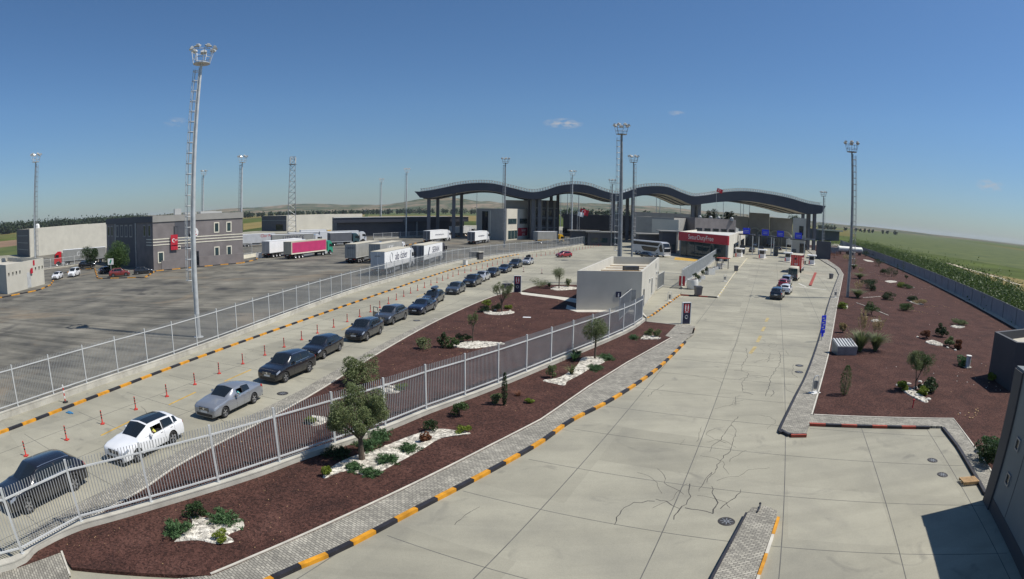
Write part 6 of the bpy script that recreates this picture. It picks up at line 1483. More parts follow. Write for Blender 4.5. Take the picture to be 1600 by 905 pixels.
# lane delineators
dline = [(-23.60,17.82),(-22.87,20.54),(-22.38,23.39),(-21.85,26.31),(-21.25,29.31),(-20.71,32.23),(-20.26,35.40),(-19.67,38.29),(-19.06,41.09),(-18.51,44.14),(-17.98,47.07),(-17.45,50.15),(-16.76,52.78),(-16.21,55.86),(-15.65,58.79),(-15.18,61.92),(-13.23,76.86),(-9.42,98.25),(-2.70,120.00),(6.00,141.36),(16.79,164.10),(29.40,192.67),(47.11,231.85)]
first = None
for p in resample(dline, 2.95):
    if first is None:
        t = thing('delineator_post', 'thin red plastic lane post with dark bands in the row along the queue lane', 'lane post', (p[0], p[1], .004), 0, 'red lane posts beside the queue lane')
        b = MB(); b.box((0, 0, .03), (.24, .24, .05), .4); b.build('base', M['orange_post'], t)
        b = MB(); b.lathe([(.08, .055), (.042, .12), (.036, .80), (0, .82)], n=10); b.build('post', M['orange_post'], t, True)
        for z in (.34, .50, .66): b = MB(); b.lathe([(.042, z), (.042, z+.08)], n=10); b.build('band', M['ink_black'], t)
        first = t
    else: dup(first, (p[0], p[1], .004), rnd.uniform(-.4, .4))
def warn_post(pos, label, z=.13, h=1.05):
    t = thing('warning_post', label, 'warning post', (pos[0], pos[1], z), 0); b = MB(); b.lathe([(.2, 0), (.2, .06), (.06, .1)], n=12); b.build('base', M['rubber'], t)
    for k in range(6): b = MB(); b.cyl((0, 0, .08+k*h/6), (0, 0, .08+(k+1)*h/6), .045, n=8); b.build('stripe', M['orange_post'] if k % 2 == 0 else M['ink_white'], t)
warn_post((-27.36,25.36), 'red and white striped warning post standing on the yard side kerb pavement'); warn_post((2.02,105.01), 'red and white warning post beside the silver hatchback with luggage', .004, .9); warn_post((5.19,102.81), 'slim white warning post on the concrete left of the ball tree', .004, .9)
# bins, boxes, planters
def bin_(pos, label, w=.9, h=1.15, z=.13, hd=0, m='bin_grey', cat='bin'):
    t = thing('waste_bin', label, cat, (pos[0], pos[1], z), hd); b = MB(); vs = []
    for zz, k in ((.08, .82), (h*.85, 1.)):
        for x, y in ((-1, -1), (1, -1), (1, 1), (-1, 1)): vs.append((x*w/2*k, y*w*.42*k, zz))
    b.add(vs, [(3, 2, 1, 0), (4, 5, 6, 7), (0, 1, 5, 4), (1, 2, 6, 5), (2, 3, 7, 6), (3, 0, 4, 7)]); b.build('bin_body', M[m], t)
    b = MB(); b.box((0, 0, h*.85+.05), (w*1.1, w*.92, .1)); b.box((0, .1, h*.85+.13), (w*.9, w*.6, .07)); b.build('lid', M[m], t)
    for s in (-1, 1): b = MB(); b.cyl((s*w*.36, w*.36, .09), (s*w*.42, w*.36, .09), .09, n=10); b.build('wheel', M['rubber'], t)
bin_((25.72,77.27), 'large dark grey wheeled bin at the red kerb end of the planter pavement', 1.0, 1.35, .13, .1)
bin_((46.14,113.60), 'grey litter bin at the kerb right of the small kiosk', .75, 1.2, .13, .2)
bin_((65.16,104.82), 'dark bin with white front against the right kerb beside the dark mast', .8, 1.1, .004, .4)
t = thing('waste_bin', 'twin grey bins on a stand beside the restroom totem in the gravel bed', 'bin', (*(-0.67,77.06), .1), .2)
for s in (-1, 1): b = MB(); b.box((s*.33, 0, .95), (.55, .45, .55)); b.box((s*.33, 0, 1.25), (.6, .5, .06)); b.build('bin_body', M['bin_grey'], t)
b = MB(); b.cyl((0, 0, 0), (0, 0, .9), .05, n=6); b.box((0, 0, .7), (1.2, .1, .05)); b.build('stand', M['galv_dark'], t)
t = thing('utility_cabinet', 'dark concrete box with pale lid set into the yard wall', 'cabinet', (*(-8.01,129.27), .0), R(60)); b = MB(); b.box((0, .0, .85), (1.6, 2.6, 1.7)); b.build('cabinet_body', M['wall_dark'], t); b = MB(); b.box((0, 0, 1.77), (1.9, 3.0, .14)); b.build('lid', M['wall_conc'], t)
t = thing('utility_cabinet', 'small white cabinet on the pavement beside the yard wall, left of the concrete box', 'cabinet', (*(-9.30,115.52), .12), R(60)); b = MB(); b.box((0, 0, .5), (.7, .7, 1.0)); b.build('cabinet_body', M['planter'], t); b = MB(); b.box((0, 0, 1.03), (.8, .8, .06)); b.build('lid', M['wall_conc'], t)
t = thing('concrete_block', 'dark and white concrete block on the lot edge left of the white trailer', 'block', (*(-61.54,131.54), 0), .4); b = MB(); b.box((0, 0, .6), (1.5, 1.5, 1.2)); b.build('block_body', M['planter'], t); b = MB(); b.box((-.77, 0, .6), (.04, 1.4, 1.1)); b.build('dark_face', M['wall_dark'], t)
def planter(pos, s, label, rnd_=False, hd=.25):
    t = thing('planter', label, 'planter', (pos[0], pos[1], .13), hd); b = MB()
    if rnd_: b.lathe([(s*.42, 0), (s*.5, .1), (s*.55, s*.55), (s*.5, s*.85), (s*.42, s*.86), (s*.40, s*.75)], n=16)
    else: b.prism([(-s/2, -s/2), (s/2, -s/2), (s/2, s/2), (-s/2, s/2)], 0, s*.8)
    b.build('pot', M['planter'], t, rnd_); b = MB(); b.lathe([(0, s*.82), (s*.4, s*.82)], n=12); b.build('soil', M['bed'], t)
planter((26.96,83.99), 1.7, 'largest white barrel planter behind the dark wheeled bin', True); planter((33.08,97.51), .8, 'small white box planter between the barrel and the cube planter'); planter((30.86,93.11), .8, 'small white box planter right behind the barrel planter'); planter((37.47,105.91), 1.5, 'white cube planter left of the small kiosk')
planter((42.00,115.16), .9, 'white box planter against the fence beside the small kiosk'); planter((52.22,139.14), .9, 'white box planter farthest along the fence behind the small kiosk')
t = thing('guard_kiosk', 'small open kiosk with a brown roof at the end of the planters', 'kiosk', (*(44.77,118.44), .13), R(25))
for x in (-1, 1):
    for y in (-.8, .8): b = MB(); b.box((x, y, 1.1), (.12, .12, 2.2)); b.build('post', M['steel_dark'], t)
b = MB(); b.box((0, 0, 2.28), (2.7, 2.2, .16)); b.build('roof', M['kerb_red'], t); b = MB(); b.box((0, .7, .55), (1.9, .1, 1.1)); b.box((0, -.2, .95), (1.6, .6, .06)); b.build('counter', M['planter'], t)
def litter_stand(pos, label, hd=.3):
    t = thing('litter_stand', label, 'litter stand', (pos[0], pos[1], .13), hd); b = MB(); pts = [(-.28, 0, 0), (-.28, 0, .9)]+[(.28*-math.cos(a), 0, .9+.28*math.sin(a)) for a in [math.pi*k/8 for k in range(9)]]+[(.28, 0, .9), (.28, 0, 0)]
    b.tube(pts, .03, 6); b.build('frame', M['galv'], t, True); b = MB(); b.lathe([(.13, .3), (.17, .8), (.15, .8), (.12, .32)], n=12); b.build('bin_body', M['galv_dark'], t, True)
    b = MB(); b.box((0, 0, .02), (.8, .5, .04)); b.build('base', M['planter'], t)
litter_stand((19.79,32.38), 'oval steel litter stand on the right cobbled pavement near the driveway'); litter_stand((20.02,71.73), 'steel litter stand on the pavement right of the toilet block', .1); litter_stand((36.47,94.84), 'steel litter stand on the planter pavement near the kerb', .1); litter_stand((49.04,77.11), 'small steel litter stand on the far right pavement by the dark mast')
# ground fittings
def manhole(pos, r, label, grate=False):
    t = thing('manhole_cover', label, 'manhole', (pos[0], pos[1], .004), .4); b = MB(); b.lathe([(0, .012), (r*.86, .012), (r*.9, .006), (r, .012), (r*1.05, 0)], n=24); b.build('cover', M['iron'], t)
    b = MB(); b.lathe([(r*.15, .017), (r*.3, .017)], n=16)
    for k in range(8): a = 2*math.pi*k/8; b.box((r*.5*math.cos(a), r*.5*math.sin(a), .014), (r*.5, r*.1, .008), a)
    b.build('grate', M['galv_dark'], t)
manhole((8.10,17.90), .33, 'large round iron manhole cover beside the near traffic island'); manhole((21.01,20.41), .3, 'round manhole cover farther of two on the right driveway'); manhole((20.35,18.72), .3, 'round manhole cover nearer of two on the right driveway'); manhole((22.42,39.71), .34, 'dark round cover farther of two beside the right pavement'); manhole((21.45,37.92), .34, 'dark round cover nearer of two beside the right pavement'); manhole((-13.96,32.13), .36, 'dark round cover on the queue lane beside the black crossover'); manhole((-9.46,57.08), .36, 'dark round cover on the queue lane beside the blue saloon')
t = thing('pallet', 'small pale wooden slatted pallet at the driveway kerb beside the blue grey wall', 'pallet', (*(21.11,17.34), .02), R(-14))
for k in range(9): b = MB(); b.box((-.46+.115*k, 0, .17), (.075, .62, .03)); b.build('slat', M['wood'], t)
for y in (-.26, 0, .26): b = MB(); b.box((0, y, .1), (1.0, .08, .1)); b.build('bearer', M['wood'], t)
t = thing('slatted_container', 'grey box container with a slatted lid in the right gravel bed beside pampas grass', 'container', (*(28.60,42.47), .14), R(-8)); b = MB(); vs = [(-1.0, -.7, 0), (1.0, -.7, 0), (1.0, .7, 0), (-1.0, .7, 0), (-1.05, -.75, .75), (1.05, -.75, .75), (1.05, .75, 1.15), (-1.05, .75, 1.15)]
b.add(vs, [(3, 2, 1, 0), (4, 5, 6, 7), (0, 1, 5, 4), (1, 2, 6, 5), (2, 3, 7, 6), (3, 0, 4, 7)]); b.build('container_body', M['galv_dark'], t)
for k in range(7): b = MB(); b.box((-.9+.3*k, 0, .99), (.13, 1.5, .05), 0, None, Matrix.Rotation(R(15), 3, 'X')); b.build('slat', M['fence_white'], t)
t = thing('pipe_pillar', 'white capped cylindrical pillar beside a low juniper near the dark guard building', 'pillar', (*(38.65,35.37), .14), 0); b = MB(); b.lathe([(.24, 0), (.24, 1.0)], n=16); b.build('shaft', M['pale_box'], t, True); b = MB(); b.lathe([(0, 1.08), (.29, 1.06), (.29, 1.0), (0, 1.0)][::-1], n=16); b.build('cap', M['planter'], t); b = MB(); b.box((0, 0, .04), (.7, .6, .08)); b.build('base', M['white_gravel'], t)
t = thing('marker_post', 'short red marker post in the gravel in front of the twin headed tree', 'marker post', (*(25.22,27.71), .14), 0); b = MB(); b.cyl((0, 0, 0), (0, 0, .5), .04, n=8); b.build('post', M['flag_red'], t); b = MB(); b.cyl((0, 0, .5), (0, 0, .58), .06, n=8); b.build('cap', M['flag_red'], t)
for p_, lab in (((127.21,195.81), 'white horizontal tank on a dark base, left of two beside the mast'), ((132.09,193.77), 'white horizontal tank on a dark base, right of two beside the mast')):
    t = thing('storage_tank', lab, 'tank', (*p_, .14), R(-8), 'white tanks in the gravel bed'); b = MB(); b.lathe([(0, -3.0), (.8, -2.9), (1.15, -2.5), (1.15, 2.5), (.8, 2.9), (0, 3.0)], (0, 0, 0), 18, 'y'); o = b.build('tank_shell', M['tank'], t, True); o.location = (0, 0, 2.0); o.rotation_euler = (0, 0, R(90))
    
    for x in (-1.8, 1.8): b = MB(); b.box((x, 0, .5), (.5, 2, 1.0)); b.build('saddle', M['steel_dark'], t)
t = thing('utility_cabinet', 'green grey technical cabinet left of the white tanks', 'cabinet', (*(122.95,196.69), .14), R(-8)); b = MB(); b.box((0, 0, 1.2), (4, 2.2, 2.4)); b.build('cabinet_body', M['galv_dark'], t); b = MB(); b.box((0, 0, 2.45), (4.3, 2.5, .12)); b.build('lid', M['grey_render'], t)
b = MB(); pts = [(rnd.uniform(-.35, .35), rnd.uniform(-.18, .18)) for _ in range(9)]
for k in range(8): b.cyl((*pts[k], .03), (*pts[k+1], .04), .035, .02, 5)
o = b.build('plastic_scrap', M['blue_tarp']); o.location = (*(-25.82,24.21), .005); tag(o, 'crumpled blue plastic scrap on the queue lane near the yellow kerb', 'litter')
b = MB(); b.sheet([(-.42, -.2), (.4, -.26), (.44, .2), (-.36, .25)], .03); b.box((0, 0, .012), (.5, .3, .02), .2); o = b.build('paper_sheet', M['ink_white']); o.location = (*(1.55,59.21), .12); tag(o, 'white sheet lying on the red gravel in the middle bed', 'litter')
t = thing('hose_bracket', 'dark curved pipe end lying on the tip of the near traffic island', 'pipe', (*(9.65,18.30), .16), R(50)); b = MB(); b.tube([(-.35, 0, .04), (0, .02, .06), (.35, .1, .05)], .035, 6); b.build('pipe', M['steel_dark'], t); b = MB(); b.cyl((.33, .1, .05), (.4, .12, .05), .05, n=8); b.build('collar', M['iron'], t)
t = thing('road_sign', 'square white and green sign on a post behind the red car in the lot', 'sign', (*(-78.17,91.33), 0), R(25)); b = MB(); b.cyl((0, 0, 0), (0, 0, 3.2), .05, n=6); b.build('post', M['galv'], t); b = MB(); b.box((0, -.06, 2.9), (1.3, .06, 1.2)); b.build('sign_plate', M['ink_white'], t); b = MB(); b.box((0, -.1, 2.9), (.35, .02, .8), 0, None, Matrix.Rotation(R(25), 3, 'Y')); b.build('sign_mark', M['cab_green'], t)
# cars of the lot
GL = 'cars parked around the office building'
place_car('hatch', (*(-90.83,86.53), R(-62)), M['p_white'], 'white car facing the lot beside the small white block', GL)
place_car('van', (*(-89.56,90.94), R(-66)), M['p_white'], 'white van facing the lot, right of the white car', GL)
place_car('suv', (*(-75.82,91.41), R(38)), M['p_maroon'], 'dark red car side on below the round tree', GL)
place_car('hatch', (*(-72.65,95.91), R(40)), M['p_dark'], 'dark car parked at the corner of the brown office', GL)
place_car('hatch', (*(-84.05,96.84), R(60)), M['p_blue'], 'dark blue car in the shade left of the dark red car', GL)
place_car('suv', (*(-102.11,109.02), R(35)), P0, 'black car in front of the grey trailer behind the left tree', GL)

# drivers seen through the open windows
def driver(carobj, shirt, label, off):
    mw = Matrix.Translation(carobj.location) @ Matrix.Rotation(carobj.rotation_euler.z, 4, 'Z')
    P = [(0, 0, .42), (0, 0, .62), (0, 0, .86), (-.02, 0, .98), (0, 0, 1.05), (.02, 0, 1.16), (0, .19, .86), (.02, .33, .80), (.22, .46, .93), (.36, .50, .98), (0, -.19, .86), (.16, -.22, .66), (.40, -.12, .78), (.30, .1, .40), (.62, .12, .46), (.66, .12, .2), (.30, -.1, .40), (.62, -.12, .46), (.66, -.12, .2), (.05, 0, 1.22)]
    E_ = [(0, 1), (1, 2), (2, 3), (3, 4), (4, 5), (2, 6), (6, 7), (7, 8), (8, 9), (2, 10), (10, 11), (11, 12), (0, 13), (13, 14), (14, 15), (0, 16), (16, 17), (17, 18), (5, 19)]
    rr = [.15, .15, .15, .065, .07, .10, .07, .055, .042, .04, .07, .055, .042, .085, .075, .055, .085, .075, .055, .07]
    me = bpy.data.meshes.new('person'); me.from_pydata(P, E_, []); o = bpy.data.objects.new('person', me); col.objects.link(o)
    md = o.modifiers.new('skin', 'SKIN'); ly = me.skin_vertices[0].data
    for i, r_ in enumerate(rr): ly[i].radius = (r_, r_)
    ly[0].use_root = True
    s2 = o.modifiers.new('sub', 'SUBSURF'); s2.levels = 2; s2.render_levels = 2
    dg = bpy.context.evaluated_depsgraph_get(); m2 = bpy.data.meshes.new_from_object(o.evaluated_get(dg)); o.modifiers.clear(); o.data = m2
    m2.materials.clear(); m2.materials.append(M[shirt]); m2.materials.append(M['skin'])
    for p in m2.polygons:
        p.use_smooth = True; c = p.center
        p.material_index = 1 if c.z > .99 or (c.x > .30 and c.z > .60) else 0
    o.matrix_world = mw @ Matrix.Translation((off[0], off[1], off[2]))
    tag(o, label, 'person')
    h = MB(); h.lathe([(0, .115), (.07, .10), (.105, .04), (.10, -.02)], n=12); q = h.build('hair', M['hair'], o, 'full'); q.location = (0, 0, 1.18)
driver(c_white, 'cloth_yellow', 'driver in a yellow shirt at the open window of the white estate car', (-.22, .42, .13))
driver(c_silver, 'cloth_teal', 'driver in a teal shirt at the window of the silver saloon', (-.18, .40, .09))

# ================================================================ PLANTS
nrng = np.random.default_rng(5)
def leaves_mesh(name, pts, size, m, parent=None, aspect=.55, normals=None, up=0., jit=.5):
    """many small leaf faces, one quad each, at the points; size may vary per leaf"""
    n = len(pts); P_ = np.asarray(pts, float)
    a = nrng.normal(size=(n, 3)); a[:, 2] += up
    if normals is not None: a = a*jit+normals
    a /= np.linalg.norm(a, axis=1)[:, None]+1e-9
    b = nrng.normal(size=(n, 3)); b -= (b*a).sum(1)[:, None]*a; b /= np.linalg.norm(b, axis=1)[:, None]+1e-9
    c = np.cross(a, b); s = size*nrng.uniform(.65, 1.35, n)[:, None] if np.isscalar(size) else size
    v = np.stack([P_-b*s*.5, P_+c*s*aspect*.5, P_+b*s*.5, P_-c*s*aspect*.5], 1).reshape(-1, 3)
    f = np.arange(4*n).reshape(n, 4)
    me = bpy.data.meshes.new(name); me.vertices.add(4*n); me.vertices.foreach_set('co', v.ravel()); me.loops.add(4*n); me.loops.foreach_set('vertex_index', f.ravel().astype(np.int32))
    me.polygons.add(n); me.polygons.foreach_set('loop_start', (np.arange(n)*4).astype(np.int32)); me.polygons.foreach_set('loop_total', np.full(n, 4, np.int32)); me.update(calc_edges=True)
    me.materials.append(m); o = bpy.data.objects.new(name, me); col.objects.link(o)
    if parent: o.parent = parent
    return o
def blob_pts(n, c, r, lumps=9, shell=.55, lump=.42):
    """points of an uneven crown: clumps scattered over an ellipsoid with gaps between them"""
    c = np.array(c, float); r = np.array(r, float)
    d = nrng.normal(size=(lumps, 3)); d /= np.linalg.norm(d, axis=1)[:, None]
    ctr = d*nrng.uniform(.35, .85, lumps)[:, None]; rad = nrng.uniform(.7, 1.25, lumps)*lump
    k = nrng.integers(0, lumps, n); q = nrng.normal(size=(n, 3)); q /= np.linalg.norm(q, axis=1)[:, None]
    q = ctr[k]+q*(rad[k]*nrng.uniform(shell, 1., n)**.6)[:, None]
    return c+q*r
def limbs(name, segs, m, parent):
    b = MB()
    for p0, p1, r0, r1 in segs: b.cyl(p0, p1, r0, r1, 7)
    return b.build(name, m, parent, True)
def stalks(name, n, h, spread, w, m, parent, droop=.4, base_r=.1, tilt=1.0):
    """long thin blades rising from one root and bending over"""
    b = MB()
    for i in range(n):
        a = rnd.uniform(0, 6.28); sp_ = spread*rnd.uniform(.15, 1.)*tilt; hh = h*rnd.uniform(.6, 1.); r0 = base_r*rnd.random()
        d = Vector((math.cos(a), math.sin(a), 0)); s = Vector((-d.y, d.x, 0)); P = []
        for k in range(5):
            f = k/4; P.append(d*(r0+sp_*f**1.5)+Vector((0, 0, hh*(f-droop*f**3*.6))))
        vs = []
        for k, p in enumerate(P): ww = w*(1-.85*k/4); vs += [p-s*ww/2, p+s*ww/2]
        b.add(vs, [(2*k, 2*k+1, 2*k+3, 2*k+2) for k in range(4)])
    return b.build(name, m, parent)
def juniper(t, r, h, m='juniper', n=1500):
    """low spreading needle shrub made of feathery sprays"""
    pts = []; b = MB()
    for i in range(26):
        a = rnd.uniform(0, 6.28); el = rnd.uniform(.1, 1.2); L = r*rnd.uniform(.55, 1.1)*(1 if el < .8 else .8)
        d = Vector((math.cos(a)*math.cos(el), math.sin(a)*math.cos(el), math.sin(el)*h/r))
        if i % 3 == 0: b.cyl((0, 0, .02), tuple(d*L*.8), .02, .006, 4)
        k = n//26
        for q in range(k):
            f = rnd.uniform(.12, 1.)**.7; w = .20*r*(1.05-f)+.02; pts.append((d.x*L*f+rnd.gauss(0, w), d.y*L*f+rnd.gauss(0, w), max(.02, d.z*L*f+rnd.gauss(0, w*.7)-.12*L*f*f)))
    leaves_mesh('foliage', pts, .13, L_[m], t, .22); b.build('stem', M['bark'], t)
def bush(t, r, h, m='green', n=1300, leaf=.10, lumps=9):
    leaves_mesh('foliage', blob_pts(n, (0, 0, h*.55), (r, r, h*.55), lumps), leaf, L_[m], t)
    limbs('stem', [((0, 0, 0), (rnd.uniform(-.3, .3)*r, rnd.uniform(-.3, .3)*r, h*.6), .03, .012) for _ in range(4)], M['bark'], t)
def grass_clump(t, r, h, m='olive', plume=True, n=420):
    stalks('foliage', n, h*.78, r*1.4, .075, L_[m], t, .55, .18)
    if plume:
        pts = []
        for i in range(16):
            a = rnd.uniform(0, 6.28); f = rnd.uniform(.1, .55)*r; zz = h*rnd.uniform(.85, 1.08)
            for k in range(70): u = rnd.random(); pts.append((math.cos(a)*f*(.6+.5*u)+rnd.gauss(0, .035), math.sin(a)*f*(.6+.5*u)+rnd.gauss(0, .035)*1.4, zz-.55*h*.55*(1-u)))
        leaves_mesh('plume', pts, .13, L_['dry'], t, .3)
def yucca(t, r, h, m='green', m2=None):
    stalks('foliage', 60, h, r, .05, L_[m], t, .35, .06)
    if m2: stalks('dry_leaf', 30, h*.8, r*1.05, .045, L_[m2], t, .5, .06)
def column_shrub(t, r, h, m='dark', n=1200):
    z = nrng.uniform(.02, 1, n); rr = r*np.sin(np.pi*np.clip(z*.9+.08, 0, 1))**.6*nrng.uniform(.55, 1.05, n); a = nrng.uniform(0, 6.28, n)
    leaves_mesh('foliage', np.stack([rr*np.cos(a), rr*np.sin(a), z*h], 1), .09, L_[m], t, .4, None, .5); limbs('trunk', [((0, 0, 0), (0, 0, h*.9), .04, .01)], M['bark'], t)
def olive(t, h, cw, n=9000, m='olive', fork=True, heads=None, leaf=.085, trunk_r=.13):
    segs = []; tips = []
    if heads is None: heads = [(-.25*cw, .05, h*.68, .42), (.22*cw, -.1, h*.74, .46), (.02, .15*cw, h*.80, .36), (-.05*cw, -.2*cw, h*.6, .36), (.33*cw, .15*cw, h*.58, .28), (-.38*cw, .1*cw, h*.56, .28)]
    fk = (0, 0, h*.30)
    segs.append(((0, 0, -.05), fk, trunk_r, trunk_r*.75))
    if fork: segs += [((.07, .03, -.05), (.03, .02, h*.3), trunk_r*.7, trunk_r*.5), ((-.08, -.02, -.05), (-.04, 0, h*.3), trunk_r*.6, trunk_r*.5)]
    pts = []
    tot = sum(q[3]**2 for q in heads)
    for (x, y, z, rr) in heads:
        mid = (x*.5, y*.5, h*.3+(z-h*.3)*.55); segs += [(fk, mid, trunk_r*.5, trunk_r*.32), (mid, (x, y, z), trunk_r*.32, .02)]
        for _ in range(4):
            e = (x+rnd.gauss(0, .5)*rr*cw*.6, y+rnd.gauss(0, .5)*rr*cw*.6, z+rnd.uniform(-.2, .6)*rr*cw*.6); segs.append((mid, e, trunk_r*.16, .008))
        pts.append(blob_pts(int(n*rr**2/tot), (x, y, z), (rr*cw*.72, rr*cw*.72, rr*cw*.74), 10, .3, .46))
    limbs('trunk', segs, M['bark'], t)
    leaves_mesh('crown', np.concatenate(pts), leaf, L_[m], t, .38)
def ball_tree(t, h, r, n=4500, m='green', leaf=.075, tr=.07, cz=None):
    z = cz if cz else h-r; limbs('trunk', [((0, 0, -.05), (.03, 0, z*.6), tr, tr*.8), ((.03, 0, z*.6), (0, 0, z), tr*.8, tr*.5)]+[((0, 0, z*.75), (rnd.uniform(-.7, .7)*r, rnd.uniform(-.7, .7)*r, z+rnd.uniform(-.2, .5)*r), .025, .008) for _ in range(7)], M['bark'], t)
    leaves_mesh('crown', blob_pts(n, (0, 0, z), (r, r, r*.95), 16, .35, .5), leaf, L_[m], t, .45)
def plant(name, label, cat, pos, z=.14, group=None, rz=None): return thing(name, label, cat, (pos[0], pos[1], z), rnd.uniform(0, 6.28) if rz is None else rz, group)

# ---- white stone patches and loose rocks
def patch(pts, z, h=.05):
    P = smooth_line(list(pts)+[pts[0]], 4)[:-1]; cx_ = sum(p[0] for p in P)/len(P); cy_ = sum(p[1] for p in P)/len(P)
    b = MB(); n = len(P); vs = [(x, y, z-.02) for x, y in P]+[(cx_+(x-cx_)*.94, cy_+(y-cy_)*.94, z+h) for x, y in P]
    b.add(vs, [(i, (i+1) % n, n+(i+1) % n, n+i) if area2(P) > 0 else (n+i, n+(i+1) % n, (i+1) % n, i) for i in range(n)]+[tuple(range(n, 2*n)) if area2(P) > 0 else tuple(range(2*n-1, n-1, -1))])
    for _ in range(70):
        q = (rnd.uniform(min(p[0] for p in P), max(p[0] for p in P)), rnd.uniform(min(p[1] for p in P), max(p[1] for p in P)))
        if inside(q, P): s_ = rnd.uniform(.03, .10); b.box((q[0], q[1], z+h+s_*.15), (s_*1.4, s_, s_*.6), rnd.uniform(0, 3))
    kind(b.build('white_gravel', M['white_gravel']), 'stuff')
ZB = .15
for q in ([(-7.83,21.19),(-7.65,22.36),(-6.84,23.74),(-6.28,24.22),(-5.48,25.44),(-4.61,26.65),(-3.63,27.55),(-2.68,27.47),(-1.85,27.10),(-2.73,26.60),(-3.40,26.12),(-4.02,24.78),(-5.00,22.92),(-5.83,21.60),(-6.93,21.90),(-7.64,20.97)],
          [(-11.46,14.36),(-11.42,15.74),(-11.73,16.31),(-10.20,16.45),(-9.74,16.81),(-9.35,16.24),(-9.71,15.54),(-9.30,15.21),(-9.85,14.84),(-10.65,14.81)],
          [(2.03,36.40),(3.21,37.16),(4.62,40.06),(5.37,42.62),(6.10,43.02),(7.09,43.03),(6.96,41.50),(5.68,39.73),(4.76,38.09),(3.64,36.29),(3.41,35.44),(2.86,35.71),(2.15,36.26)],
          [(11.21,49.09),(12.28,51.22),(13.15,49.33)]): patch(q, ZB)
for q in ([(-5.08,45.91),(-3.66,47.67),(-2.06,47.81),(-0.46,47.23),(-1.48,46.24),(-3.22,45.21)], [(-3.09,62.99),(-1.67,61.93),(0.04,62.88),(0.24,61.71),(-1.29,60.43),(-2.79,61.05)], [(-7.94,33.71),(-7.31,34.62),(-6.55,34.32),(-6.83,33.23),(-7.61,33.12)], [(-10.72,27.47),(-10.01,28.33),(-9.60,27.62),(-10.10,26.93)], [(5.29,81.52),(6.49,84.41),(9.16,84.02),(8.94,81.93),(6.36,80.33)]): patch(q, .11)
for q in ([(27.09,31.36),(28.13,31.75),(27.98,30.48),(27.73,29.14),(27.33,28.36),(26.91,28.63),(26.85,30.15)], [(41.88,45.72),(43.56,46.11),(43.27,43.95),(42.25,43.52),(41.55,44.54)], [(52.98,53.02),(55.05,53.67),(55.46,52.34),(53.29,51.75)], [(42.46,57.62),(43.87,58.40),(44.01,57.11),(42.30,56.80)], [(46.05,69.68),(47.02,70.27),(44.52,66.43),(43.74,66.42)], [(63.00,75.15),(63.48,73.15),(62.84,69.93),(61.50,71.17)], [(78.49,102.34),(81.75,104.03),(82.04,101.86),(77.90,99.55)], [(119.92,170.99),(120.59,167.70),(118.16,161.05),(115.54,162.25)]): patch(q, ZB)
# long pale edging strips lying in the right bed
ce = MB()
for l in ([(49.42,71.50),(49.25,67.51),(48.41,63.84),(47.89,60.93)], [(54.58,76.78),(57.25,77.61),(59.60,78.46)]): ce.ribbon(l, .14, .13, .2)
kind(ce.build('edging_strip', M['white_gravel']), 'structure')
def rock(pos, s, label, grp=None):
    t = bpy.data.meshes.new('rock'); bm = bmesh.new(); bmesh.ops.create_icosphere(bm, subdivisions=2, radius=s)
    off = Vector((rnd.random()*9, rnd.random()*9, 0))
    for v in bm.verts: k = 1+.35*mnoise.noise(v.co/s*1.1+off); v.co = Vector((v.co.x*k*1.2, v.co.y*k, v.co.z*k*.62))
    bm.to_mesh(t); bm.free(); t.materials.append(M['rock']); o = bpy.data.objects.new('rock', t); col.objects.link(o); o.location = (pos[0], pos[1], .14+s*.25); o.rotation_euler = (0, 0, rnd.uniform(0, 6)); tag(o, label, 'rock', grp)
for pts, lab, s in (([(27.51,32.41),(28.24,32.92),(27.57,31.73),(28.64,32.48),(27.80,31.01),(28.58,31.47),(30.18,32.80),(29.62,31.88),(27.45,29.84),(28.53,30.17),(27.74,28.84)], 'white rock around the twin headed tree in the right bed', .2), ([(42.52,47.90),(43.96,48.73),(41.67,45.13),(41.75,44.20),(42.97,44.31),(42.60,42.57),(42.71,41.39)], 'white rock in the curved row right of the pampas grass', .16),
      ([(-7.93,33.85),(-7.72,34.42),(-7.35,34.20),(-7.08,34.51),(-6.77,34.15),(-7.27,33.42)], 'white rock in the small heap behind the front fence picket row', .18), ([(-10.65,27.68),(-10.50,28.12),(-10.16,27.99),(-9.87,27.66)], 'white rock at the left end of the fenced gravel bed', .18), ([(-2.95,63.01),(-2.28,61.87),(-1.77,63.12),(-0.91,61.61),(-0.17,62.86)], 'white rock around the forked olive tree', .18), ([(80.04,98.85),(76.99,93.38),(78.22,92.58),(78.60,91.68)], 'white rock below the small tree by the boundary fence', .22)):
    for p in pts: rock(p, s*rnd.uniform(.7, 1.2), lab, lab+' group' if False else 'rocks: '+lab)
# ---- front bed
t = plant('olive_tree', 'large rounded olive tree with a thick trunk beside the front fence', 'tree', (-6.51,23.15), rz=.3); olive(t, 3.45, 2.75, 26000)
for u in (([(-6.55,24.71)][0], 'low spreading juniper close behind the trunk of the large olive tree', .95, .75), ([(-7.78,23.55)][0], 'dark juniper in the shade left of the large olive tree', .95, .6), ([(-5.39,23.13)][0], 'feathery blue green juniper right of the olive trunk on white stones', .8, .75), ([(-4.58,24.56)][0], 'feathery juniper at the right side of the olive stone patch', .75, .6), ([(-5.86,21.85)][0], 'small flat juniper at the front of the olive stone patch', .6, .35), ([(-6.70,22.15)][0], 'thin low juniper in front of the olive trunk', .55, .4), ([(-6.19,25.82)][0], 'bright juniper spray reaching right behind the olive tree', .8, .8)):
    juniper(plant('juniper', u[1], 'shrub', u[0]), u[2], u[3], 'juniper' if 'dark' not in u[1] else 'dark', 2000)
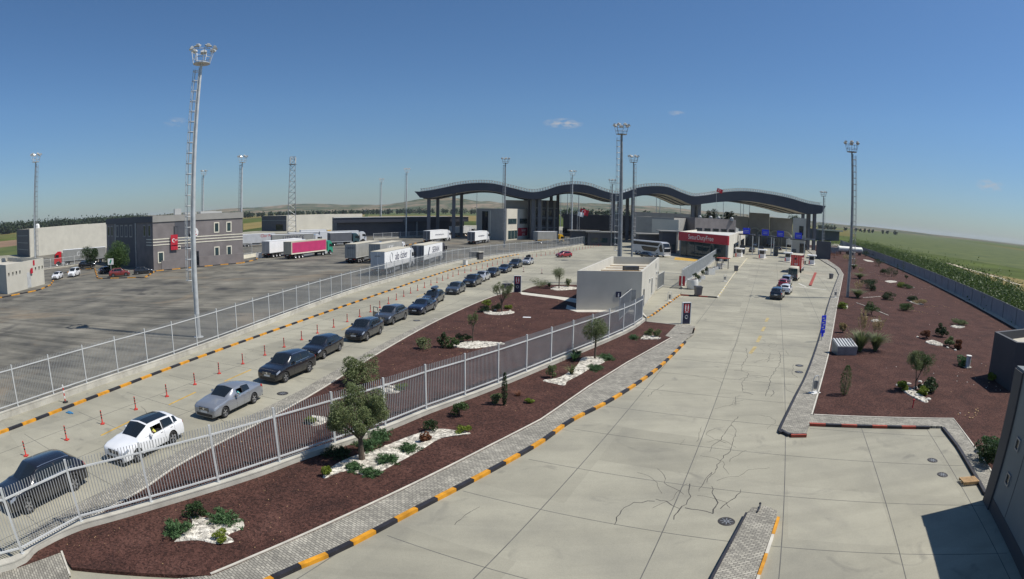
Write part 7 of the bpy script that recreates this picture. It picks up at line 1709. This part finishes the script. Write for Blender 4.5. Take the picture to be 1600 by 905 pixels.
for p, lab, r, h, m, lf in (((-7.57,21.31), 'small yellow green ball shrub at the left tip of the olive stone patch', .28, .42, 'lime', .06), ((-4.04,27.15), 'round dark green shrub at the fence end of the olive stone patch', .45, .6, 'dark', .07), ((-4.07,25.80), 'brownish round shrub on the olive stone patch', .38, .55, 'red', .07), ((-2.30,27.15), 'low yellow green shrub at the right tip of the olive stone patch', .45, .36, 'lime', .06), ((-2.66,29.45), 'bright green round bush between the olive stones and the wall', .55, .75, 'green', .08), ((-0.85,31.81), 'small olive green bush left of the column cypress', .42, .62, 'olive', .08),
      ((-11.46,16.30), 'dark green bushy pine shrub above the bottom left stone patch', .55, .6, 'dark', .08), ((-9.73,15.15), 'yellow green ball shrub at the corner of the bottom left stone patch', .36, .42, 'lime', .055), ((1.06,32.02), 'small lime green tuft right of the column cypress', .28, .28, 'lime', .06), ((2.74,37.15), 'small spiky green bush left of the yucca', .4, .85, 'olive', .08)):
    bush(plant('shrub', lab, 'shrub', p), r, h, m, 1500, lf)
juniper(plant('juniper', 'tall feathery juniper left of the bottom left stone patch', 'shrub', (-11.70,14.97)), .75, 1.0, n=2200); juniper(plant('juniper', 'wide juniper right of the bottom left stone patch', 'shrub', (-10.14,16.37)), .85, .75, n=2400)
column_shrub(plant('cypress', 'slim dark column cypress against the front wall', 'shrub', (-0.33,31.51)), .17, 1.95, 'dark')
t = plant('yucca', 'spiky yucca with dry brown leaves on the second stone patch', 'shrub', (4.09,37.93)); yucca(t, .75, .95, 'green', 'dry')
t = plant('agave', 'blue green agave with long drooping leaves behind the ball tree trunk', 'shrub', (4.64,41.67)); stalks('foliage', 60, 1.0, .95, .09, L_['juniper'], t, .6, .1)
t = plant('dry_grass', 'dry orange grass tuft right of the column cypress', 'grass tuft', (0.48,33.29)); stalks('foliage', 70, .42, .5, .025, L_['red'], t, .5, .1)
t = plant('ball_tree', 'ball headed olive tree with a bare trunk on the second stone patch', 'tree', (6.25,42.25)); ball_tree(t, 3.1, .92, 8000, 'olive', tr=.085)
juniper(plant('juniper', 'spreading juniper right of the ball headed olive tree', 'shrub', (7.17,42.25)), .95, .65, n=2200); juniper(plant('juniper', 'low juniper in front of the ball headed olive tree', 'shrub', (5.90,39.39)), .9, .45, n=2000); juniper(plant('juniper', 'dark juniper left of the ball headed olive tree', 'shrub', (4.92,43.00)), .7, .8, 'dark', 1600)
juniper(plant('juniper', 'green juniper on the third small stone patch near the totem sign', 'shrub', (10.69,49.34)), .75, .6); bush(plant('shrub', 'leafy shrub on the third stone patch, left of two', 'shrub', (12.40,50.67)), .5, .8, 'olive', 900); bush(plant('shrub', 'leafy shrub on the third stone patch, right of two', 'shrub', (13.05,50.13)), .45, .75, 'olive', 900)
# ---- bed behind the front fence
t = plant('olive_bush', 'big round olive bush just behind the front fence', 'shrub', (-9.52,34.54), .11); bush(t, 1.35, 1.75, 'olive', 8000, .09, 14)
t = plant('sapling', 'sparse young tree with thin bare branches in the middle of the red bed', 'tree', (-3.17,47.48), .11); olive(t, 2.6, 1.5, 1900, 'olive', False, [(-.25, .1, 2.0, .3), (.3, 0, 2.2, .32), (0, -.25, 1.8, .25), (.1, .3, 2.4, .25), (-.35, -.1, 1.5, .2)], .08, .06)
t = plant('olive_tree', 'forked olive tree with two leafy heads beside the path totem', 'tree', (-1.06,62.38), .11, rz=.15); olive(t, 3.0, 2.2, 5200, 'olive', False, [(-.75, 0, 2.35, .33), (-.4, .2, 2.75, .28), (.75, 0, 2.35, .36), (.35, -.2, 2.0, .3), (1.0, .1, 2.75, .24), (.1, .3, 2.5, .25)], .09, .1)
for p, lab, r, h, m in (((-7.02,44.60), 'round olive green bush left in the middle stone row', .85, .95, 'olive'), ((-5.54,45.42), 'small dark twig bush in the middle stone row', .4, 1.1, 'dark'), ((-4.72,45.50), 'bright green bush in the middle stone row', .6, .75, 'green'), ((-3.96,47.41), 'dark green bush right in the middle stone row', .7, .7, 'dark'), ((-2.86,65.55), 'yellow green bush left of the forked olive tree', .7, .8, 'lime'), ((-2.92,62.21), 'dark low bush left of the forked olive tree', .7, .6, 'dark'), ((-1.72,63.53), 'dark bush at the foot of the forked olive tree', .65, .8, 'dark'), ((-0.46,64.49), 'yellowish bush right of the forked olive trunk', .5, .5, 'lime'),
      ((3.90,82.71), 'wide olive green bush beside the path behind the totem', 1.6, 1.3, 'olive'), ((8.12,83.90), 'small round bush left of the toilet block corner', .5, 1.3, 'olive'), ((-6.64,33.91), 'low green plant in the rocks behind the front fence', .4, .4, 'lime'), ((-10.35,27.35), 'low green plant at the left end of the fenced bed', .35, .35, 'lime')):
    bush(plant('shrub', lab, 'shrub', p, .11), r, h, m, 1300, .1)
t = plant('ball_tree', 'ball headed tree in front of the open concrete left of the toilet block', 'tree', (6.65,82.34), .1); ball_tree(t, 3.2, 1.05, 5000, 'olive', tr=.09)
t = plant('agave', 'dark agave with arching leaves left of the far ball tree', 'shrub', (5.36,84.27), .1); stalks('foliage', 50, 1.1, 1.2, .12, L_['dark'], t, .6, .1)
# ---- big bed on the right
t = plant('twin_head_tree', 'small tree with two round leafy heads in the right bed', 'tree', (28.47,31.33), rz=.2)
limbs('trunk', [((0, 0, 0), (-.15, 0, .7), .06, .05), ((-.15, 0, .7), (-.35, 0, 1.5), .045, .03), ((-.1, 0, .6), (.42, 0, 1.35), .045, .03)], M['bark'], t)
for x, z, r, m in ((-.62, 2.15, .62, 'olive'), (.68, 1.80, .74, 'green')): leaves_mesh('crown', blob_pts(4200, (x, 0, z), (r, r, r*1.1), 14, .35, .5), .085, L_[m], t, .45)
t = plant('sapling', 'slim upright dark shrub in the right bed left of the twin headed tree', 'shrub', (21.76,31.54)); column_shrub(t, .42, 2.0, 'green', 1500)
grass_clump(plant('pampas_grass', 'tall pampas grass with pale plumes beside the slatted container, left of two', 'grass', (30.90,43.12)), 1.35, 3.5); grass_clump(plant('pampas_grass', 'tall pampas grass with pale plumes beside the slatted container, right of two', 'grass', (32.78,43.10)), 1.25, 3.0)
for p, lab, r, h in (((53.32,76.71), 'pampas grass clump right of the dark mast foot', 1.6, 2.6), ((73.28,105.27), 'pampas grass with yellow plumes behind the dark mast', 1.8, 2.4), ((88.49,130.37), 'far yellowish pampas grass by the mast', 1.4, 2.4)): grass_clump(plant('pampas_grass', lab, 'grass', p), r, h)
for p, lab, r, h, m in (((45.32,61.49), 'green bush beside the long pale edging strip', .8, 1.0, 'green'), ((54.52,64.77), 'low bush with white stones in the middle of the right bed', .9, .7, 'green'), ((58.56,74.97), 'low dark bush below the pale strip end', .9, .7, 'dark'), ((46.32,47.72), 'round dark bush in the curved rock row', .55, .9, 'dark'), ((43.31,47.13), 'reddish low plant left in the curved rock row', .5, .6, 'red'), ((43.59,43.29), 'olive low plant right in the curved rock row', .45, .6, 'olive'), ((43.54,41.81), 'reddish low plant at the right end of the curved rock row', .4, .6, 'red'), ((55.68,54.04), 'low green plant on the stone row near the boundary fence', .9, .5, 'olive'), ((38.45,36.11), 'low bright juniper beside the white capped pillar', .55, .5, 'juniper'),
      ((29.20,30.63), 'dark leafy bush right of the twin headed tree', .55, .6, 'dark'), ((27.25,31.48), 'yellow green plant left of the twin headed tree', .35, .4, 'lime'), ((28.04,29.98), 'small green plant among the rocks below the twin headed tree', .35, .35, 'lime'), ((89.20,113.38), 'dark bush on the stone patch near the boundary fence', 1.2, 1.5, 'dark'), ((64.22,89.06), 'blue green bush behind the pampas grass', 1.2, 1.1, 'dark'), ((62.65,85.54), 'dark bush right of the pampas clump', .9, 1.4, 'dark'), ((43.63,66.42), 'small bush in white stones left of the mast foot', .5, .5, 'lime'), ((33.93,51.15), 'dry yellow plant beside the right pavement', .3, .6, 'dry'), ((75.87,90.43), 'low plants with white stones beside the small far tree', .9, .5, 'green'), ((75.31,92.21), 'low green plant left of the small far tree', .7, .6, 'lime'),
      ((62.32,70.55), 'dry grass bush in the second stone row', .8, .5, 'dry'), ((63.11,73.81), 'dark plant at the start of the second stone row', .6, .6, 'dark'), ((106.43,170.10), 'reddish shrub left of the white tanks', 1.8, 1.6, 'red'), ((104.64,157.99), 'dry brown shrub in front of the white tanks', 1.4, 1.6, 'dry'), ((132.18,186.72), 'dark bush right of the white tanks', 1.3, 1.5, 'dark'), ((137.21,186.28), 'dark bush at the boundary fence behind the stones', 1.0, 1.6, 'dark'), ((89.98,117.54), 'low dark bush on the gravel by the fence', .8, .9, 'dark'), ((106.76,142.88), 'bush in front of the boundary fence far along', 1.1, 1.6, 'dark'), ((136.66,220.46), 'far green bush right of the equipment shed', 1.8, 2.2, 'green'), ((158.25,248.93), 'far dark bush beside the equipment shed', 2.0, 2.6, 'dark'), ((23.89,18.64), 'dark juniper at the foot of the blue grey wall', .75, .7, 'dark'), ((25.14,19.45), 'blue green juniper behind the one at the wall foot', .6, .55, 'juniper'), ((37.89,31.26), 'small pale plant beside the dark guard building', .3, .35, 'lime')):
    bush(plant('shrub', lab, 'shrub', p), r*1.6, h*1.5, m, 1900, .14)
for p, lab, h, r in (((78.73,94.59), 'small thin tree with a round top on white stones near the boundary fence', 2.4, .45), ((102.63,124.99), 'slim dark conifer in front of the boundary fence', 2.9, .4), ((102.91,128.15), 'short slim conifer left of the dark conifer at the fence', 2.0, .35), ((81.79,78.16), 'slim dark conifer against the boundary fence, nearer one', 2.2, .4), ((74.16,64.22), 'dark conifer nearest along the boundary fence', 2.2, .5)):
    t = plant('conifer', lab, 'tree', p)
    if 'round' in lab: ball_tree(t, h, r, 1200, 'dark', .09, .04)
    else: column_shrub(t, r, h, 'dark', 900)
# plants standing in the planters and along the planter fence
for p, lab, h in (((28.94,88.72), 'bare dark potted plant behind the barrel planter', 2.3), ((33.71,99.05), 'small potted palm in the middle planter', 1.7), ((36.75,105.77), 'potted bush between barrel and cube planter', 1.6), ((42.86,117.97), 'tall potted tree left of the small kiosk', 3.2), ((44.61,121.13), 'second potted tree left of the small kiosk', 2.6), ((58.53,150.91), 'potted tree at the shop end of the fence', 3.0), ((30.92,93.12), 'low potted flowers beside the barrel planter', 1.3)):
    t = plant('potted_plant', lab, 'plant', p, .7); limbs('stem', [((0, 0, -.5), (0, 0, h-1.2), .05, .03)], M['bark'], t); leaves_mesh('foliage', blob_pts(500, (0, 0, h-1.1), (.5, .5, .5), 7), .14, L_['dark'], t)
# trees by the office
t = plant('round_tree', 'broad round green tree beside the brown office, larger of two', 'tree', (-81.09,96.88), .0); ball_tree(t, 5.6, 3.5, 12000, 'green', .24, .16, 3.5)
t = plant('round_tree', 'smaller round tree in front of the grey trailer with the red cab', 'tree', (-97.88,106.00), .0); ball_tree(t, 4.6, 2.4, 6500, 'dark', .22, .13, 3.4)

# ---- scrub belt beyond the boundary fence (nobody could count its plants)
def scrub_belt():
    base = bw; pts = []; sz = []
    P = [Vector(p) for p in smooth_line(base, 8)]; R_ = []
    cum = [0]
    for a, b in zip(P, P[1:]): cum.append(cum[-1]+(b-a).length)
    tot = cum[-1]; n_cl = 2600
    for i in range(n_cl):
        s = tot*rnd.random()
        k = max(j for j in range(len(cum)) if cum[j] <= s); k = min(k, len(P)-2); a, b = P[k], P[k+1]; d = (b-a).normalized(); out = Vector((d.y, -d.x)); q = a+d*(s-cum[k])
        if d.y < 0: out = -out
        far = rnd.random()**.9*(24 if q.y > 80 else 17)+1.0
        c = q+out*far; h = rnd.choice([1.2, 1.8, 2.4, 3.9])*rnd.uniform(.8, 1.2)*(1 if far < 18 else .6); r = rnd.uniform(.7, 1.7)
        m_ = int(34 if q.y > 110 else 62); pp = nrng.normal(size=(m_, 3))*np.array([r*.5, r*.5, h*.30])+np.array([c.x, c.y, h*.5-.3]); pp[:, 2] = np.maximum(pp[:, 2], -.3)
        pts.append(pp); sz.append(np.full((m_, 1), .30 if q.y < 70 else .42)*nrng.uniform(.6, 1.4, (m_, 1)))
    o = leaves_mesh('scrub_belt', np.concatenate(pts), np.concatenate(sz), L_['hedge'], None, .6, None, .4); kind(o, 'stuff')
scrub_belt()
g = MB(); P_ = smooth_line(bw, 4); g.ribbon(P_[::-1], 27, -.34, -.22); kind(g.build('scrub_ground', M['scrub']), 'structure')
# ---- far tree lines
def treeline(name, spans, n, leaf):
    pts = []
    for (u, dist, h, w, k) in spans:
        for i in range(k):
            x = u[0]+rnd.uniform(-w, w); y = u[1]+rnd.uniform(-w*.25, w*.25); r = h*rnd.uniform(.35, .6)
            pts.append(nrng.normal(size=(n, 3))*np.array([r*.45, r*.45, h*.22])+np.array([x, y, h*.5]))
    o = leaves_mesh(name, np.concatenate(pts), leaf, L_['far'], None, .7); kind(o, 'stuff')
treeline('far_woods', [((-1041.00,778.67), 0, 21, 80, 44), ((-1039.73,861.09), 0, 22, 80, 44), ((-1033.17,944.75), 0, 21, 80, 44), ((-1021.31,1029.29), 0, 17, 80, 30), ((-955.71,1023.05), 0, 19, 80, 40), ((-918.36,1056.70), 0, 20, 80, 40), ((-929.08,1177.63), 0, 20, 40, 16), ((-865.52,1225.11), 0, 15, 90, 26), ((-748.36,1299.98), 0, 13, 110, 26)], 90, 4.2)
treeline('far_woods', [(DIR(u_, v_, d_), 0, h_, w_, k_) for (u_, v_, d_, h_, w_, k_) in ()] or [((-642.29,1355.53), 0, 12, 130, 30), ((-533.66,1401.86), 0, 12, 150, 34), ((-417.30,1544.62), 0, 12, 160, 34), ((-245.83,1581.00), 0, 14, 160, 40), ((115.17,892.60), 0, 14, 60, 40), ((211.94,874.69), 0, 12, 90, 40), ((273.22,751.90), 0, 13, 70, 40), ((846.21,1238.52), 0, 9, 160, 24)], 50, 4.5)
for p_, h_, r_, lab in (((81.62,231.00), 14.5, 2.6, 'dark round tree rising behind the customs building roof'), ((90.36,233.10), 14, 2.4, 'dark round tree between the customs building and the tall gate building'), ((135.23,256.54), 15, 2.8, 'dark tree far behind the pale control building')):
    t = plant('far_tree', lab, 'tree', p_, 0); ball_tree(t, h_, r_, 1500, 'dark', .45, .25)
# distant village specks on the slopes
b = MB()
for k in range(150):
    u_ = rnd.choice([(-11, 3), (-3, 5), (12, 4), (18, 4), (-20, 5), (28, 4)]); a = R(rnd.gauss(u_[0], u_[1]*.6)); d = rnd.uniform(3150, 4300); s = rnd.uniform(7, 17)
    b.box((d*math.sin(a), d*math.cos(a), (d-3000)/2200*60*.55+s*.25), (s*1.6, s, s*.7), rnd.uniform(0, 3))
kind(b.build('distant_village', M['panel_white']), 'stuff')

# pale grit, chips and litter specks scattered through the gravel beds
def specks(name, poly, n, z, m, smin=.02, smax=.07, clusters=14):
    xs_ = [p[0] for p in poly]; ys_ = [p[1] for p in poly]; b = MB(); ctr = []
    while len(ctr) < clusters:
        q = (rnd.uniform(min(xs_), max(xs_)), rnd.uniform(min(ys_), max(ys_)))
        if inside(q, poly): ctr.append((q, rnd.uniform(.6, 4.), rnd.uniform(0, 3.1)))
    k = 0
    while k < n:
        if rnd.random() < .6:
            (cx_, cy_), sp_, a = rnd.choice(ctr); u, v = rnd.gauss(0, sp_), rnd.gauss(0, sp_*.3); q = (cx_+u*math.cos(a)-v*math.sin(a), cy_+u*math.sin(a)+v*math.cos(a))
        else: q = (rnd.uniform(min(xs_), max(xs_)), rnd.uniform(min(ys_), max(ys_)))
        if not inside(q, poly): continue
        s = rnd.uniform(smin, smax); b.box((q[0], q[1], z+s*.25), (s*1.5, s, s*.6), rnd.uniform(0, 3)); k += 1
    kind(b.build(name, m), 'stuff')
specks('stone_chips', bedA, 300, .11, M['wood'], .015, .05); specks('stone_chips', bedB, 110, .15, M['wood'], .01, .03); specks('stone_chips', bedC, 600, .145, M['rock'], .02, .07, 40); specks('straw_litter', bedC, 500, .145, M['wood'], .02, .09, 30)

# ================================================================ AIR
hz = MB(); hz.box((0, 6000, 30), (17000, 14500, 66)); ho = hz.build('haze', M['glass']); ho.data.materials.clear()
hm = bpy.data.materials.new('haze_air'); hm.use_nodes = True; ht = NT(hm); ht.n.clear()
pvn = ht.add('ShaderNodeVolumePrincipled'); pvn.inputs['Color'].default_value = (.82, .89, 1.0, 1); pvn.inputs['Density'].default_value = 5e-5; pvn.inputs['Anisotropy'].default_value = .1
hout = ht.add('ShaderNodeOutputMaterial'); ht.link(pvn.outputs[0], hout.inputs['Volume']); ho.data.materials.append(hm); kind(ho, 'stuff')
for root, cs in proto.values():
    for o in list(root.children_recursive)+[root]: bpy.data.objects.remove(o)
